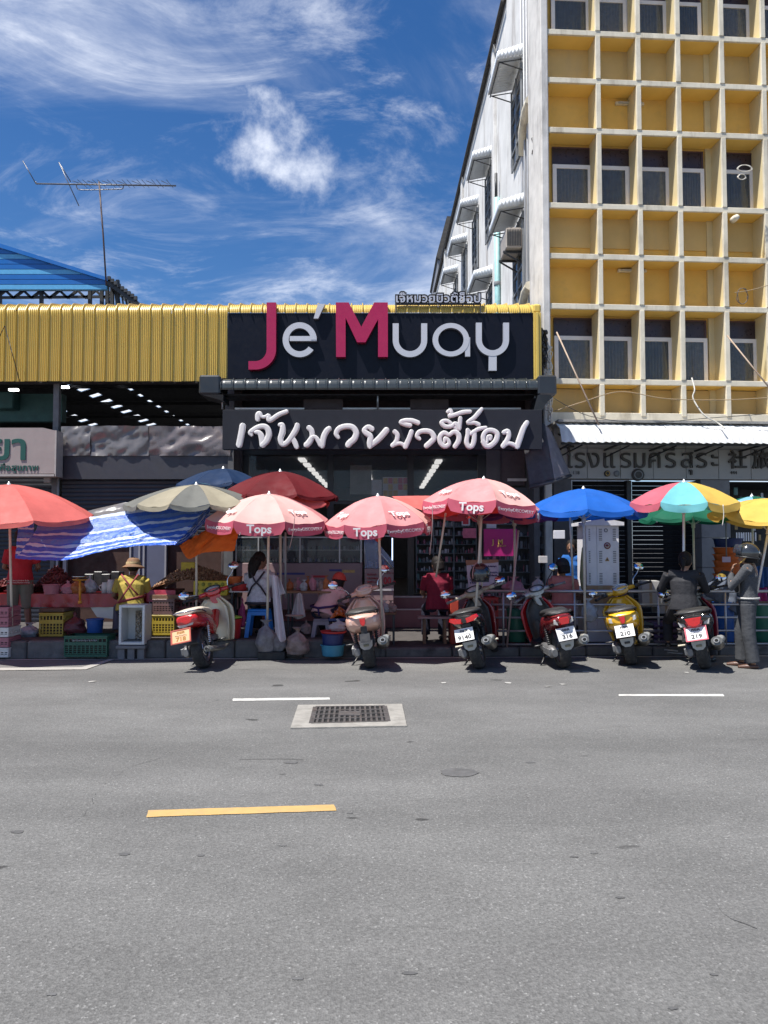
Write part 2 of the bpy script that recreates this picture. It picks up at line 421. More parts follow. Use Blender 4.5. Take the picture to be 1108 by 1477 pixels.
# an oil stain and cracks
M_OIL=mat('oil_stain',(.098,.097,.096),.6,var=.25,vs=9)
c=gnd(662,1115); mb=MB(); ring=[]
for i in range(40):
    a=2*pi*i/40; r=1+.35*fbm(cos(a)*1.7,sin(a)*1.7,5); ring.append((c.x+.135*r*cos(a),c.y+.10*r*sin(a),.004))
mb._add(ring,[tuple(range(40))]); struct(mb,'oil_stain',M_OIL)
for pts in ([(103,1190),(128,1166),(140,1142),(165,1122),(190,1106),(232,1094)],[(345,1096),(400,1095),(437,1096)],[(1020,1290),(1050,1322),(1092,1340)]):
    mb=MB(); P=catmull([gnd(*q) for q in pts],10)
    for i in range(len(P)-1):
        a,b=P[i],P[i+1]; j=Vector((fbm(a.x*8,a.y*8)*.03,fbm(a.x*8,9)*.03,0)); j2=Vector((fbm(b.x*8,b.y*8)*.03,fbm(b.x*8,9)*.03,0)); w=.0035
        mb.quad((a.x+j.x,a.y+j.y-w,.003),(b.x+j2.x,b.y+j2.y-w,.003),(b.x+j2.x,b.y+j2.y+w,.003),(a.x+j.x,a.y+j.y+w,.003))
    struct(mb,'road_crack',mat('crack',(.07,.068,.066),.9))
r=random.Random(77)
for (px,py,rx,ry) in ((540,962,.22,.16),(700,960,.25,.14),(905,957,.2,.15),(828,962,.15,.1),(295,960,.16,.12),(420,1100,.05,.035),(590,1404,.030,.012),(430,1412,.022,.010),(290,1234,.022,.014),(970,1455,.018,.009),(75,1435,.018,.009),(857,1231,.02,.010),(828,1236,.022,.010),(408,1220,.02,.01),(505,1173,.018,.012),(1030,1406,.016,.008),(765,1100,.03,.02),(460,1132,.03,.02),(895,1295,.02,.010),(180,1232,.03,.02),(25,1200,.035,.02)):
    c=gnd(px,py); ring=[]; n=26; sd=r.random()*50
    for i in range(n):
        a=2*pi*i/n; q=1+.9*fbm(cos(a)*1.5+sd,sin(a)*1.5,sd); ring.append((c.x+rx*q*cos(a),c.y+ry*q*sin(a),.0025))
    mb=MB(); mb._add(ring,[tuple(range(n))]); struct(mb,'oil_stain',M_OIL if rx<.1 else mat('oil_film',(.112,.110,.108),.6,var=.2,vs=7))
# storm grate in its concrete collar
gc=gnd(505,1034); gt=thing('drain_grate',(gc.x,gc.y,0),'cast iron storm drain grate set in a pale concrete slab in the road','grate')
o=[gnd(430,1018.5),gnd(580,1017),gnd(587,1049),gnd(419,1052)]; i4=[gnd(455,1021.5),gnd(555,1020.3),gnd(560,1042.5),gnd(449,1045.5)]
mb=MB()
for k in range(4):
    a,b,c2,d=o[k],o[(k+1)%4],i4[(k+1)%4],i4[k]
    mb.poly([(*a.xy,.0),(*b.xy,.0),(*c2.xy,.0),(*d.xy,.0)],(0,0,.014))
mb.build('concrete_collar',mat('collar_concrete',(.27,.255,.23),.85,var=.2,vs=7,bump=.5,bs=70,stain=.35,sts=6),gt)
MB().quad((*i4[0].xy,.004),(*i4[1].xy,.004),(*i4[2].xy,.004),(*i4[3].xy,.004)).build('pit_shade',mat('pit_shade_black',(.01,.01,.01),.9),gt)  # flat black sheet painted as the shade in the hole below the bars
M_IRON=mat('cast_iron',(.14,.13,.125),.55,metal=.6,var=.3,vs=20,bump=.4,stain=.5,stc=(.12,.07,.04),sts=12)
for k in range(15):
    u=k/14; a=i4[0].lerp(i4[1],u); b=i4[3].lerp(i4[2],u); MB().bar((*a.xy,.010),(*b.xy,.010),.020 if k%14 else .045,.012).build('bar',M_IRON,gt)
for k in range(5):
    v=k/4; a=i4[0].lerp(i4[3],v); b=i4[1].lerp(i4[2],v); MB().bar((*a.xy,.0125),(*b.xy,.0125),.026,.012).build('crossbar',M_IRON,gt)
a=i4[0].lerp(i4[2],.5); MB().box(a.x-.1,a.x+.1,a.y-.09,a.y+.09,.006,.021).build('centre_plate',M_IRON,gt)

# ================================================================ yellow ribbed fascia (market hall) -----------------
M_YEL=mat('yellow_steel',(.60,.43,.095),.36,var=.08,vs=2,spec=.5,stain=.25,stc=(.40,.27,.07),sts=1.2,streak=True)
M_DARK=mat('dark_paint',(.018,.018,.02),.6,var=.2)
M_STEEL=mat('dark_steel',(.05,.052,.055),.5,metal=.4,var=.2)
hall=thing('market_hall',(-7,16,0),'open market hall with yellow ribbed fascia, dark interior and blue metal roof behind','building')
FY=13.5; PW=.199
def rib(u):   # height of the sheet across one period
    h=0
    if u<.16: h=.046*(1-abs(u-.08)/.08)**.6
    for c_ in (.38,.55,.72,.88):
        if abs(u-c_)<.035: h=.013
    return h
US=[0,.04,.06,.10,.12,.16,.34,.365,.395,.42,.51,.535,.565,.59,.68,.705,.735,.76,.845,.87,.90,.92,1]
def sheet(z0,z1,r,back,w=PW):
    path=[]          # (y offset of surface, z, normal)
    if z0<z1: path+= [(0,z0,(-1,0)),(0,z1,(-1,0))]
    for i in range(1 if z0<z1 else 0,8):
        a=i/7*pi*.42; path.append((r-r*cos(a),z1+r*sin(a),(-cos(a),sin(a))))
    a=pi*.42; e=path[-1]; path.append((e[0]+back*sin(a),e[1]+back*cos(a),e[2]))
    mb=MB(); vs=[]; 
    for (y,z,nn) in path:
        for u in US: vs.append((u*w, y+nn[0]*rib(u), z+nn[1]*rib(u)))
    k=len(US); fs=[(j*k+i,j*k+i+1,(j+1)*k+i+1,(j+1)*k+i) for j in range(len(path)-1) for i in range(k-1)]
    mb._add(vs,fs,False); return mb
zb=zat(550,FY); zt=zat(452,FY)
me_full=sheet(zb,zt,.19,1.2).mesh('fascia_sheet',M_YEL)
me_roll=sheet(zt+.01,zt,.19,1.2).mesh('fascia_sheet',M_YEL)
XL=xat(328,FY,500); XR=xat(769,FY,500)
x=XL; n=0
while x>-11.2:
    x-=PW; n+=1
    piece('fascia_sheet',me_full,hall,Matrix.Translation((x,FY+random.uniform(-.003,.003)+.006*(n%2),0)) @ Matrix.Rotation(random.uniform(-.02,.02),4,'Z') @ Matrix.Rotation(random.uniform(-.003,.003),4,'X'))
# thin diagonal stay wires in front of the fascia and dark end
mb=MB(); mb.tube([at(-2,488,13.2),at(7,470,13.3),at(29,552,13.3)],.008,5); mb.build('stay_wire',M_STEEL,hall)
# eave beam behind the fascia and posts
MB().box(-12,XL,FY+.15,FY+.27,zb,zb+.12).build('eave_beam',M_STEEL,hall)
for px in (83,330,): 
    X=xat(px,13.9); MB().box(X-.05,X+.05,13.72,13.82,.26,5.3).build('post',mat('post_grey',(.12,.12,.125),.6,stain=.5,sts=5),hall)
# side and back walls of the dark interior, roof with openings where translucent panels sit
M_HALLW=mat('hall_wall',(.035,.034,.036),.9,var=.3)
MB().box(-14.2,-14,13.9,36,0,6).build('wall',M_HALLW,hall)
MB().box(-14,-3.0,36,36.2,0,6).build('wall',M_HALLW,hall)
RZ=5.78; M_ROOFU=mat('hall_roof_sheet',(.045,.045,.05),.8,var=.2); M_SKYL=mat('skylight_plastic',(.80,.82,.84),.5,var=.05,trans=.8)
rows=[(-8.0,.95,range(2,22),.62),(-10.0,.9,range(9,22),.5),(-6.75,.30,range(6,22),.5)]
xs=sorted({-14.0,-3.0}|{r[0]-.22 for r in rows}|{r[0]+.22 for r in rows}); STEP=.85
mb=MB()
for i in range(len(xs)-1):
    x0,x1=xs[i],xs[i+1]; row=[r for r in rows if abs((x0+x1)/2-r[0])<.1]
    if not row: mb.box(x0,x1,13.7,36,RZ,RZ+.02)
    else:
        r=row[0]
        y=13.7; n0=len(mb.v)
        for k in range(26):
            y0=13.7+STEP*k*1.0; y1=y0+STEP; gap=STEP*.42 if k in r[2] else 0
            wd=.22*min(1,r[1]/.9)
            if gap:
                mb.box(x0,x1,y0,y1-gap,RZ,RZ+.02)
                if wd<.21: mb.box(x0,x0+.22-wd,y1-gap,y1,RZ,RZ+.02); mb.box(x1-.22+wd,x1,y1-gap,y1,RZ,RZ+.02)
            else: mb.box(x0,x1,y0,y1,RZ,RZ+.02)
        for q in range(n0,len(mb.v)): a,b,c=mb.v[q]; mb.v[q]=(a,b-(a-r[0])*1.0,c)
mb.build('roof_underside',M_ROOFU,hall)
for r in rows:
    for k in r[2]:
        wd=.22*min(1,r[1]/.9); y1=13.7+STEP*(k+1)
        m_=MB().box(r[0]-wd,r[0]+wd,y1-STEP*.42,y1,RZ+.03,RZ+.035); m_.v=[(a,b-(a-r[0])*1.0,c) for a,b,c in m_.v]; m_.build('skylight',M_SKYL,hall)
for k in range(9): MB().bar((-13,15+k*2.3,RZ-.08),(-3.2,15+k*2.3,RZ-.08),.08).build('rafter',M_DARK,hall)
for (px,py) in ((20,562),(93,558)):   # lit tubes in the hall
    q=at(px,py,16.5); MB().box(q.x-.10,q.x+.10,q.y-.04,q.y+.04,q.z-.03,q.z+.02,.01).build('tube_lamp',mat('lit_tube',(1,.98,.94),.5,var=0,emit=3.5),hall)
q0=at(0,560,15); MB().box(-9,xat(86,15.2),15.2,15.4,zat(608,15.2),zat(568,15.2)).build('teal_panel',mat('teal_paint',(.05,.13,.13),.6,stain=.5,sts=2),hall)
MB().box(-9,xat(18,15.0),14.9,15.2,zat(590,15.0),zat(566,15.0),.02).build('teal_duct',MATS['teal_paint'],hall)
# crumpled clear plastic sheets hung above the beam
M_PLAS=mat('clear_plastic_sheet',(.16,.15,.15),.22,var=.25,vs=2.5,spec=.8,trans=.15)
M_PLASR=mat('plastic_sheet_pinkish',(.17,.145,.145),.25,var=.3,vs=2.5,spec=.8,trans=.15)
for (a,b,m,s) in ((84,128,M_PLAS,1),(128,212,M_PLAS,4),(212,331,M_PLASR,9)):
    x0=xat(a,13.62); x1=xat(b,13.62); z0=zat(657,13.6); z1=zat(614,13.6)
    def fn(u,v,s=s,x0=x0,x1=x1,z0=z0,z1=z1):
        x=x0+(x1-x0)*u
        return (x,13.62+.12*fbm(x*1.5+s,v*1.2+s,0)+.13*abs(fbm(x*2.3+s,v*2.2-x*1.5,3,2)),z0+(z1-z0)*v+.02*fbm(x*2+s,5))
    MB().grid(fn,40,12).build('plastic_sheet',m,hall,fix=False)
M_BEAM=mat('grey_beam',(.035,.035,.045),.5,var=.12,stain=.3,sts=2)
MB().box(xat(82,13.66),XL+.1,13.66,13.86,zat(691,13.66),zat(657,13.66)).build('beam',M_BEAM,hall)
# roller shutters, slat by slat
M_SHUT=mat('shutter_steel',(.022,.024,.034),.45,metal=.3,var=.15,stain=.3,sts=3)
def shutter(x0,x1,y,z0,z1,parent,m,rz=None,h=.075,name='shutter_slat'):
    n=max(1,int((z1-z0)/h)); pr=[(0,0),(-.005,.18),(-.007,.5),(-.005,.82),(0,1)]
    mb=MB(); vs=[]
    for xx in (0,1):
        for (dy,t) in pr: vs.append((xx,dy,t*h*.96))
    k=len(pr); mb._add(vs,[(i,i+1,k+i+1,k+i) for i in range(k-1)],True)
    me=mb.mesh(name,m)
    for i in range(n): piece(name,me,parent,(rz or Matrix.Identity(4)) @ Matrix.Translation((x0,y,z0+i*h)) @ Matrix.Diagonal((x1-x0,1,1,1)))
shutter(xat(88,13.8),XL,13.8,1.75,zat(691,13.8),hall,M_SHUT)
shutter(-9.5,xat(80,13.8),13.8,.26,zat(684,13.8),hall,M_SHUT)
M_BROWN=mat('brown_wall',(.055,.026,.02),.8,var=.2,stain=.4,sts=2)
MB().box(xat(88,13.85),xat(187,13.85),13.86,14.0,.26,1.76).build('brown_board',M_BROWN,hall)
MB().box(xat(240,13.85),XL,13.86,14.0,.26,1.76).build('brown_board',M_BROWN,hall)
M_BLUEG=mat('bluegrey_door',(.10,.11,.17),.6,var=.1,stain=.2)
dx0=xat(188,13.8); dx1=xat(241,13.8)
MB().box(dx0,dx1,13.78,13.86,.3,1.9,.01).build('door_panel',M_BLUEG,hall)
for k in range(4):
    q=dx0+(.0,.16,.24,dx1-dx0-.03)[k]; MB().box(q,q+.03,13.755,13.78,.3,1.9).build('door_stile',mat('door_stile',(.28,.28,.31),.5),hall)
for px in (80,92): 
    q=xat(px,13.75,800); MB().box(q,q+.06,13.72,13.78,.3,1.7).build('door_frame',MATS['door_stile'],hall)
# blue roof and its trusses beyond the hall
M_BLUE=mat('blue_roof_sheet',(.012,.13,.42),.35,var=.08,vs=1,spec=.5); M_BLUE2=mat('blue_roof_sheet_light',(.10,.36,.62),.35,var=.08,spec=.6)
RY=28.0
def pr_(px,py,dy=0): return at(px,py,RY+dy)
tops=[(-220,288),(0,352),(155,401)]
n=9
for k in range(n):     # horizontal sheets under the slanting verge
    y0=352+ (418-352)*k/n; y1=352+(418-352)*(k+1)/n - .8
    def xr(y): return min(154, (y-352)/(401-352)*155) if y>352 else 0
    a=pr_(-330,y0,0); b=pr_(max(1,xr(y0)),y0,0); c2=pr_(max(4,xr(y1)),y1,0); d=pr_(-330,y1,0)
    MB().poly([a,b,c2,d],(0,.15+.05*(k%2),0)).build('blue_sheet',M_BLUE2 if k in (2,5,8) else M_BLUE,hall)
mb=MB(); 
a=pr_(-330,240,-.1); b=pr_(0,351,-.1); c2=pr_(155,400,-.1); d=pr_(155,405,-.1); e=pr_(0,357,-.1); f=pr_(-330,247,-.1)
mb.poly([a,b,c2,d,e,f],(0,.2,0)); mb.build('verge_trim',M_BLUE,hall)
MB().poly([pr_(-330,250),pr_(0,352),pr_(0,353),pr_(-330,353)],(0,.1,0)).build('blue_sheet',M_BLUE,hall)
mb=MB()
def tr(a,b,r=.09): mb.bar(pr_(*a,.5),pr_(*b,.5),r)
tr((-80,430),(160,428)); tr((-80,418),(156,418))
for k in range(9): tr((-70+k*26,419),(-58+k*26,430)); tr((-58+k*26,430),(-44+k*26,419))
for px in (0,60,130,147,155,162,170): tr((px,404 if px>140 else 419),(px,450),.12)
for k in range(8): tr((155+k*5,402+k*4.0),(158+k*5,440),.05)
mb.build('roof_truss',M_STEEL,hall)
mb=MB(); mb.poly([pr_(154,400),pr_(196,431),pr_(200,437),pr_(188,434),pr_(154,410)],(0,3,0)); mb.build('dark_roof_edge',M_STEEL,hall)
for k in range(9): 
    q=pr_(157+k*4.8,402+k*3.6,-.1); MB().box(q.x-.06,q.x+.05,q.y,q.y+.1,q.z-.03,q.z+.10).build('roof_corrugation',M_STEEL,hall)
# TV aerial on the blue roof
AY=27.6; ab=at(153,405,AY); an=thing('tv_aerial',ab,'tall television aerial on a thin mast above the blue roof','aerial')
M_ALU=mat('aerial_metal',(.13,.13,.14),.4,metal=.6,var=.1)
MB().tube([at(153.5,412,AY),at(149,340,AY),at(143,262,AY)],.03,6).build('mast',mat('mast_rust',(.07,.04,.035),.6),an)
MB().tube([at(52,265,AY),at(254,268,AY)],.028,6).build('boom',M_ALU,an)
MB().tube(catmull([at(110,266,AY),at(112,272,AY),at(120,274,AY),at(168,273,AY),at(177,272,AY),at(178,267,AY)],4),.02,5).build('brace',M_ALU,an)
for i,px in enumerate(range(112,252,7)):
    q=at(px,266.5,AY); l=.10+.14*(i%3==0); MB().tube([q+Vector((0,-.45,-l*.3)),q+Vector((0,.45,l))],.012,4).build('rod',M_ALU,an)
for (a,b) in (((33,232),(52,265)),((85,234),(114,297)),((85,234),(102,262)),((52,265),(52,262))):
    MB().tube([at(*a,AY),at(*b,AY)],.018,5).build('reflector_rod',M_ALU,an)
# pharmacy sign board
ph=thing('pharmacy_sign',at(40,684,13.3),'cream lit box sign with green Thai lettering over the shutter','sign')
y=13.3; P=[at(-120,617,y),at(62,617,y),at(80,621,y),at(80,683,y),at(-120,684,y)]
MB().poly(P,(0,.25,0)).build('board',mat('sign_cream',(.30,.25,.235),.5,var=.06,stain=.2,stc=(.3,.22,.2),sts=2),ph)
MB().box(P[4].x,P[3].x,y-.02,y+.26,P[3].z-.05,P[3].z-.012).build('frame',mat('sign_frame',(.35,.32,.30),.5),ph)
MB().box(P[2].x+.002,P[2].x+.03,y-.02,y+.26,P[3].z-.05,P[2].z).build('frame',MATS['sign_frame'],ph)
M_GREEN=mat('sign_green',(.008,.07,.055),.5,var=.05)
text('ยา',.62,M_GREEN,'lettering',ph,face_cam(at(12,647,y-.008)),.006,.012,wx=1.12)
text('ร้านเพื่อสุขภาพ',.155,M_GREEN,'lettering',ph,face_cam(at(56,675,y-.008)),.004,.003,'RIGHT',wx=1.1)
MB().tube([at(84,690,13.6),at(84,765,13.6)],.02,6).build('conduit',mat('conduit',(.25,.24,.23),.5),ph)
MB().box(*[v for v in (at(80,0,13.6).x-.0,at(86,0,13.6).x+.04)],13.5,13.6,zat(697,13.6),zat(688,13.6),.01).build('junction_box',MATS['conduit'],ph)
# ================================================================ cosmetics shop
shop=thing('cosmetics_shop',(0,14.4,0),'beauty shop with black sign panel over glass front and pink steps','building')
M_BLK=mat('sign_black',(.006,.007,.013),.35,var=.1,spec=.18)
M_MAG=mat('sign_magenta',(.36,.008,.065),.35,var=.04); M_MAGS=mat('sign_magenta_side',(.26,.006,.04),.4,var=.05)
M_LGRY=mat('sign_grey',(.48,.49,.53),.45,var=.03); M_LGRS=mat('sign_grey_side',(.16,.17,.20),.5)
MB().box(XL+.01,XR,FY-.02,FY+.1,zat(549,FY),zat(452,FY)).build('sign_panel',M_BLK,shop)
# yellow frame, rolled top sheets
x=XL; PWs=(XR+.13-XL)/28; k=0
while x<XR+.12:
    piece('roof_sheet',me_roll,shop,Matrix.Translation((x,FY-.03+.006*(k%2),.0)) @ Matrix.Diagonal((PWs/PW,1,1,1))); x+=PWs; k+=1
mb=MB(); 
for dx,w,dy in ((0.003,.035,0),(.038,.05,-.03),(.088,.05,0)): mb.box(XR+dx,XR+dx+w,FY-.05+dy,FY+.1,zat(549,FY),zt+.0,.006)
mb.box(XR+.003,XR+.14,FY-.05,FY+.3,zt,zt+.16,.03)
mb.build('corner_trim',M_YEL,shop)
# shop volume: side walls, roof slab, ceiling
M_SHW=mat('shop_wall',(.10,.10,.105),.8,var=.2)
MB().box(XL,XL+.1,FY+.15,23,.0,5.7).build('wall',M_SHW,shop)
MB().box(XR+.02,XR+.12,FY+.15,23,.0,5.7).build('wall',M_SHW,shop)
MB().box(XL,XR+.12,FY+.4,23,5.72,5.78).build('roof_slab',M_SHW,shop)
M_CEIL=mat('shop_ceiling',(.16,.165,.17),.7,var=.1)
MB().box(XL+.1,XR+.02,14.5,23,3.35,3.42).build('ceiling',M_CEIL,shop)
MB().box(XL+.1,XR+.02,23,23.1,.6,3.42).build('back_wall',mat('shop_back',(.13,.13,.15),.7),shop)
MB().box(XL+.1,XR+.02,14.32,23,.2,.68).build('shop_floor',mat('shop_tile',(.10,.075,.075),.35,var=.1),shop)
M_STEP=mat('pink_step',(.26,.11,.11),.5,var=.15,stain=.35,stc=(.15,.08,.08),sts=3); M_NOSE=mat('step_nosing',(.55,.45,.43),.4)
sx0,sx1=xat(350,14),XR
MB().box(sx0,sx1,14.0,14.31,.14,.45).build('step',M_STEP,shop); MB().box(sx0,sx1,13.985,14.03,.452,.475).build('step_nosing',M_NOSE,shop)
MB().box(sx0,sx1,14.28,14.319,.45,.66).build('step_riser',M_STEP,shop); MB().box(sx0,sx1,14.26,14.318,.662,.69).build('step_nosing',M_NOSE,shop)
# ceiling lamps (lit)
M_LAMP=mat('lit_ceiling_tube',(1,.98,.95),.5,var=0,emit=.7)
for (X,y0,nn,w) in ((1.10,15.3,8,.065),(-1.62,15.0,8,.065),(-.33,17.5,6,.03)):
    for k in range(nn): MB().box(X-w,X+w,y0+k*.95,y0+k*.95+.5,3.30,3.34).build('ceiling_lamp',M_LAMP,shop)
# --- big Roman letters of the sign: outlines extruded forward
def ring_pts(cx,cz,ro,ri,a0,a1,n=28,sx=1):
    o=[(cx+ro*cos(a0+(a1-a0)*i/n)*sx,cz+ro*sin(a0+(a1-a0)*i/n)) for i in range(n+1)]
    i_=[(cx+ri*cos(a0+(a1-a0)*i/n)*sx,cz+ri*sin(a0+(a1-a0)*i/n)) for i in range(n+1)]
    return o,i_
SY=FY-.04
def px2(px,py): p=at(px,py,SY); return (p.x,p.z)
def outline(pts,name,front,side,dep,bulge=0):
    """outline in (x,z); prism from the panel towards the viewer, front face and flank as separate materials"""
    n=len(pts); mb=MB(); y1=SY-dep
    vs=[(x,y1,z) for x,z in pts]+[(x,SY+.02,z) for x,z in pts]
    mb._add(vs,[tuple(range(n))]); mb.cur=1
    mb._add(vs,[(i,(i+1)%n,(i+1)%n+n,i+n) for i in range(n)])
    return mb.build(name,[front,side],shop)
def arcpx(cx,cy,rx,ry,a0,a1,n=24):
    return [px2(cx+rx*cos(radians(a0+(a1-a0)*i/n)),cy-ry*sin(radians(a0+(a1-a0)*i/n))) for i in range(n+1)]
def P2(l): return [px2(*q) for q in l]
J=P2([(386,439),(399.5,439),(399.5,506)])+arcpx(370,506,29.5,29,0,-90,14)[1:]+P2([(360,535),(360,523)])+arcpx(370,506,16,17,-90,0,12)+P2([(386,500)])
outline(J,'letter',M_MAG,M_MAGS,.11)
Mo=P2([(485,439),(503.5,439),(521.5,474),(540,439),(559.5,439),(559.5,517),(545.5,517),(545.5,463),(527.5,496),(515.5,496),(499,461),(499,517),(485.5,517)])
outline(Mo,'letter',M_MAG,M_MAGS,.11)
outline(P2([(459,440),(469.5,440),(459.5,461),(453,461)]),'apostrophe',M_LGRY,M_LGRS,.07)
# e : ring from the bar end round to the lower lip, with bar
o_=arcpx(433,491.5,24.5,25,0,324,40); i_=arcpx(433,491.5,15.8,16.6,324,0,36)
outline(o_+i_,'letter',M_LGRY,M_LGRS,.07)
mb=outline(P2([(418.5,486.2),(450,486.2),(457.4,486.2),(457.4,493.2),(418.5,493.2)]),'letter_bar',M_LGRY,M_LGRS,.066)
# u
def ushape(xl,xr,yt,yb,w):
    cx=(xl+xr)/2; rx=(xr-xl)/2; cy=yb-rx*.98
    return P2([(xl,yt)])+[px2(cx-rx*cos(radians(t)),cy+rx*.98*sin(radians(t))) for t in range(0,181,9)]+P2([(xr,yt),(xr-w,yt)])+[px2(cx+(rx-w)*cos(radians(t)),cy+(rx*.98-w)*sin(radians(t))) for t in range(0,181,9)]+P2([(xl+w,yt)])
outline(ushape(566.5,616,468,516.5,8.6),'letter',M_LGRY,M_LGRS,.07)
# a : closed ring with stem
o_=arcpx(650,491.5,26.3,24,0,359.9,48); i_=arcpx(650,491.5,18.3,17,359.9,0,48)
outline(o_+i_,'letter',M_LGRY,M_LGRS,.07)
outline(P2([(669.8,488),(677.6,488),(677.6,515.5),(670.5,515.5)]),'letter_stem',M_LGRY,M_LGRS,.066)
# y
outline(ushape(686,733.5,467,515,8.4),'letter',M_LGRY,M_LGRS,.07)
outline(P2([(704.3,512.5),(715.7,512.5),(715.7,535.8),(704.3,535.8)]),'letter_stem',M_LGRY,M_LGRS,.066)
# small Thai roof lettering on its rack
rs=thing('roof_letter_rack',at(632,440,13.55),'small silver Thai letters standing on a black rack above the big sign','sign')
mb=MB(); a=at(570,438.5,13.45); b=at(694,438.5,13.45); mb.bar(a,b,.03); mb.bar(a+Vector((0,0,.045)),b+Vector((0,0,.045)),.02)
for px in (571,632,693): mb.bar(at(px,438,13.45),at(px,452 if px!=632 else 444,13.42),.022)
mb.build('rack',M_DARK,rs)
M_SILV=mat('letter_silver',(.42,.44,.5),.4,var=.03)
text('เจ๊หมวยบิวตี้ช็อป',.205,M_DARK,'letter_backing',rs,face_cam(at(632,431,13.47)),.03,.022,wx=1.13)
text('เจ๊หมวยบิวตี้ช็อป',.205,M_SILV,'lettering',rs,face_cam(at(632,431,13.42)),.008,.003,wx=1.13)
# --- black corrugated awning with rolled lip
M_AWN=mat('awning_black',(.036,.042,.041),.22,var=.2,vs=8,spec=.7,coat=.3)
aw=thing('black_awning',at(545,572,12.9),'black corrugated awning with rolled front lip between the two signs','awning')
AY0=12.75; ztop=zat(545,AY0); zbot=zat(570,AY0)
def awn_mesh(w):
    path=[(.72,.16)]; R_=(ztop-zbot)/2
    for i in range(10): a=pi*.5+i/9*pi*.62; path.append((R_+R_*cos(a)*1.0-.02, zbot+R_+R_*sin(a)-ztop))
    path=[(.72,.13)]+path[1:]
    us=[0,.03,.07,.10,.14]+[.14+.86*k/8 for k in range(1,9)]
    vs=[]
    for i,(y,z) in enumerate(path):
        for u in us:
            h=.022 if .02<u<.12 else (.0035*((int(u*20))%2))
            ang=0 if i==0 else pi*.5+(i-1)/9*pi*.62
            dy,dz=(0,1) if i==0 else (cos(ang),sin(ang))
            vs.append((u*w,AY0+y+dy*h,ztop+z+dz*h))
    k=len(us); mb=MB(); mb._add(vs,[(j*k+i,j*k+i+1,(j+1)*k+i+1,(j+1)*k+i) for j in range(len(path)-1) for i in range(k-1)],False)
    return mb.mesh('awning_sheet',M_AWN)
ax0=xat(318,AY0,560); ax1=xat(776,AY0,560); nn=27; aw_w=(ax1-ax0)/nn; am=awn_mesh(aw_w)
for k in range(nn): piece('awning_sheet',am,aw,Matrix.Translation((ax0+k*aw_w,.004*(k%2),0)))
for (a,b,c_,d) in ((287,318,541,569),(776,803,541,570)):
    X0=xat(a,12.72,555); X1=xat(b,12.72,555)
    MB().box(X0,X1,12.7,13.35,zat(d,12.72),zat(c_,12.72),.03).build('end_box',mat('end_box',(.02,.023,.026),.35,var=.15,coat=.2),aw)
MB().poly([at(776,570,12.72),at(801,562,12.72),at(782,592,12.75),at(770,592,12.75)],(0,.5,0)).build('end_flap',MATS['end_box'],aw)
MB().poly([at(290,569,12.72),at(322,569,12.72),at(322,578,12.75)],(0,.5,0)).build('end_flap',MATS['end_box'],aw)
M_UND=mat('awning_under',(.012,.012,.014),.7)
MB().box(ax0,ax1,12.95,13.46,zbot+.04,zbot+.06).build('soffit',M_UND,aw)
M_LGM=mat('light_metal',(.45,.46,.47),.4,metal=.5,var=.1)
for px in (321,545,772): MB().tube([at(px,571,13.0),at(px,590,13.1)],.016,6).build('bracket_post',M_LGM,aw)
for (a,b) in ((337,438),(494,592),(648,753)):    # bright slits = tops of white lamps behind the sign
    MB().box(xat(a,13.16),xat(b,13.16),13.15,13.18,zat(590.5,13.16),zat(588.2,13.16)).build('lamp_bar',mat('lamp_bar',(.75,.72,.66),.4),aw)
for (a,b) in ((437,494),(592,648)): MB().box(xat(a,13.3),xat(b,13.3),13.3,13.4,zat(590,13.3),zat(570,13.3)).build('panel',mat('brown_panel',(.07,.05,.05),.7),aw)
# --- lower sign with handwritten Thai lettering
ls=thing('thai_shop_sign',at(550,648,12.62),'charcoal sign board with white handwritten Thai lettering under the black awning','sign')
LY=12.62
MB().box(xat(321,LY,620),xat(782,LY,620),LY,LY+.14,zat(648,LY),zat(591,LY),.004).build('board',mat('sign_charcoal',(.022,.024,.031),.6,var=.08,spec=.15),ls)
M_WLET=mat('letter_white',(.64,.62,.60),.45,var=.04)
def brush(paths,name='letter'):
    mb=MB()
    for j,(pts,r) in enumerate(paths):
        C=catmull([at(px,py,LY-.001) for px,py in pts],5); R=[]; 
        rr=r if isinstance(r,(list,tuple)) else [r]*len(pts)
        for i in range(len(C)):
            t=i/(len(C)-1)*(len(rr)-1); a=int(min(t,len(rr)-2)); R.append((rr[a]+(rr[a+1]-rr[a])*(t-a))*LY/FOC*.86)
        # round caps
        d0=(C[0]-C[1]).normalized(); d1=(C[-1]-C[-2]).normalized(); c0=[];r0=[];c1=[];r1=[]
        for k in (.97,.75,.4): c0.append(C[0]+d0*R[0]*k); r0.append(R[0]*math.sqrt(1-k*k))
        for k in (.4,.75,.97): c1.append(C[-1]+d1*R[-1]*k); r1.append(R[-1]*math.sqrt(1-k*k))
        CC=c0+C+c1; RR=r0+R+r1; n=len(CC); vs=[]; dep=.055+.0015*j
        prof=[(-1,.02),(-1,-dep*.88),(-.88,-dep*.985),(-.3,-dep),(.3,-dep),(.88,-dep*.985),(1,-dep*.88),(1,.02)]
        for i,p in enumerate(CC):
            d=(CC[min(i+1,n-1)]-CC[max(i-1,0)]).normalized(); s=Vector((-d.z,0,d.x))
            for (a,yy) in prof: vs.append(p+s*a*RR[i]+Vector((0,yy-.00012*i,0)))
        k=len(prof); mb._add(vs,[(i*k+q,i*k+q+1,(i+1)*k+q+1,(i+1)*k+q) for i in range(n-1) for q in range(k-1)],True)
    return mb.build(name,M_WLET,ls)
def S3(l): return [(320+x/6.925,580+y/6.925) for x,y in l]
def S4(l): return [(470+x/6.925,580+y/6.925) for x,y in l]
def S5(l): return [(620+x/6.925,580+y/6.925) for x,y in l]
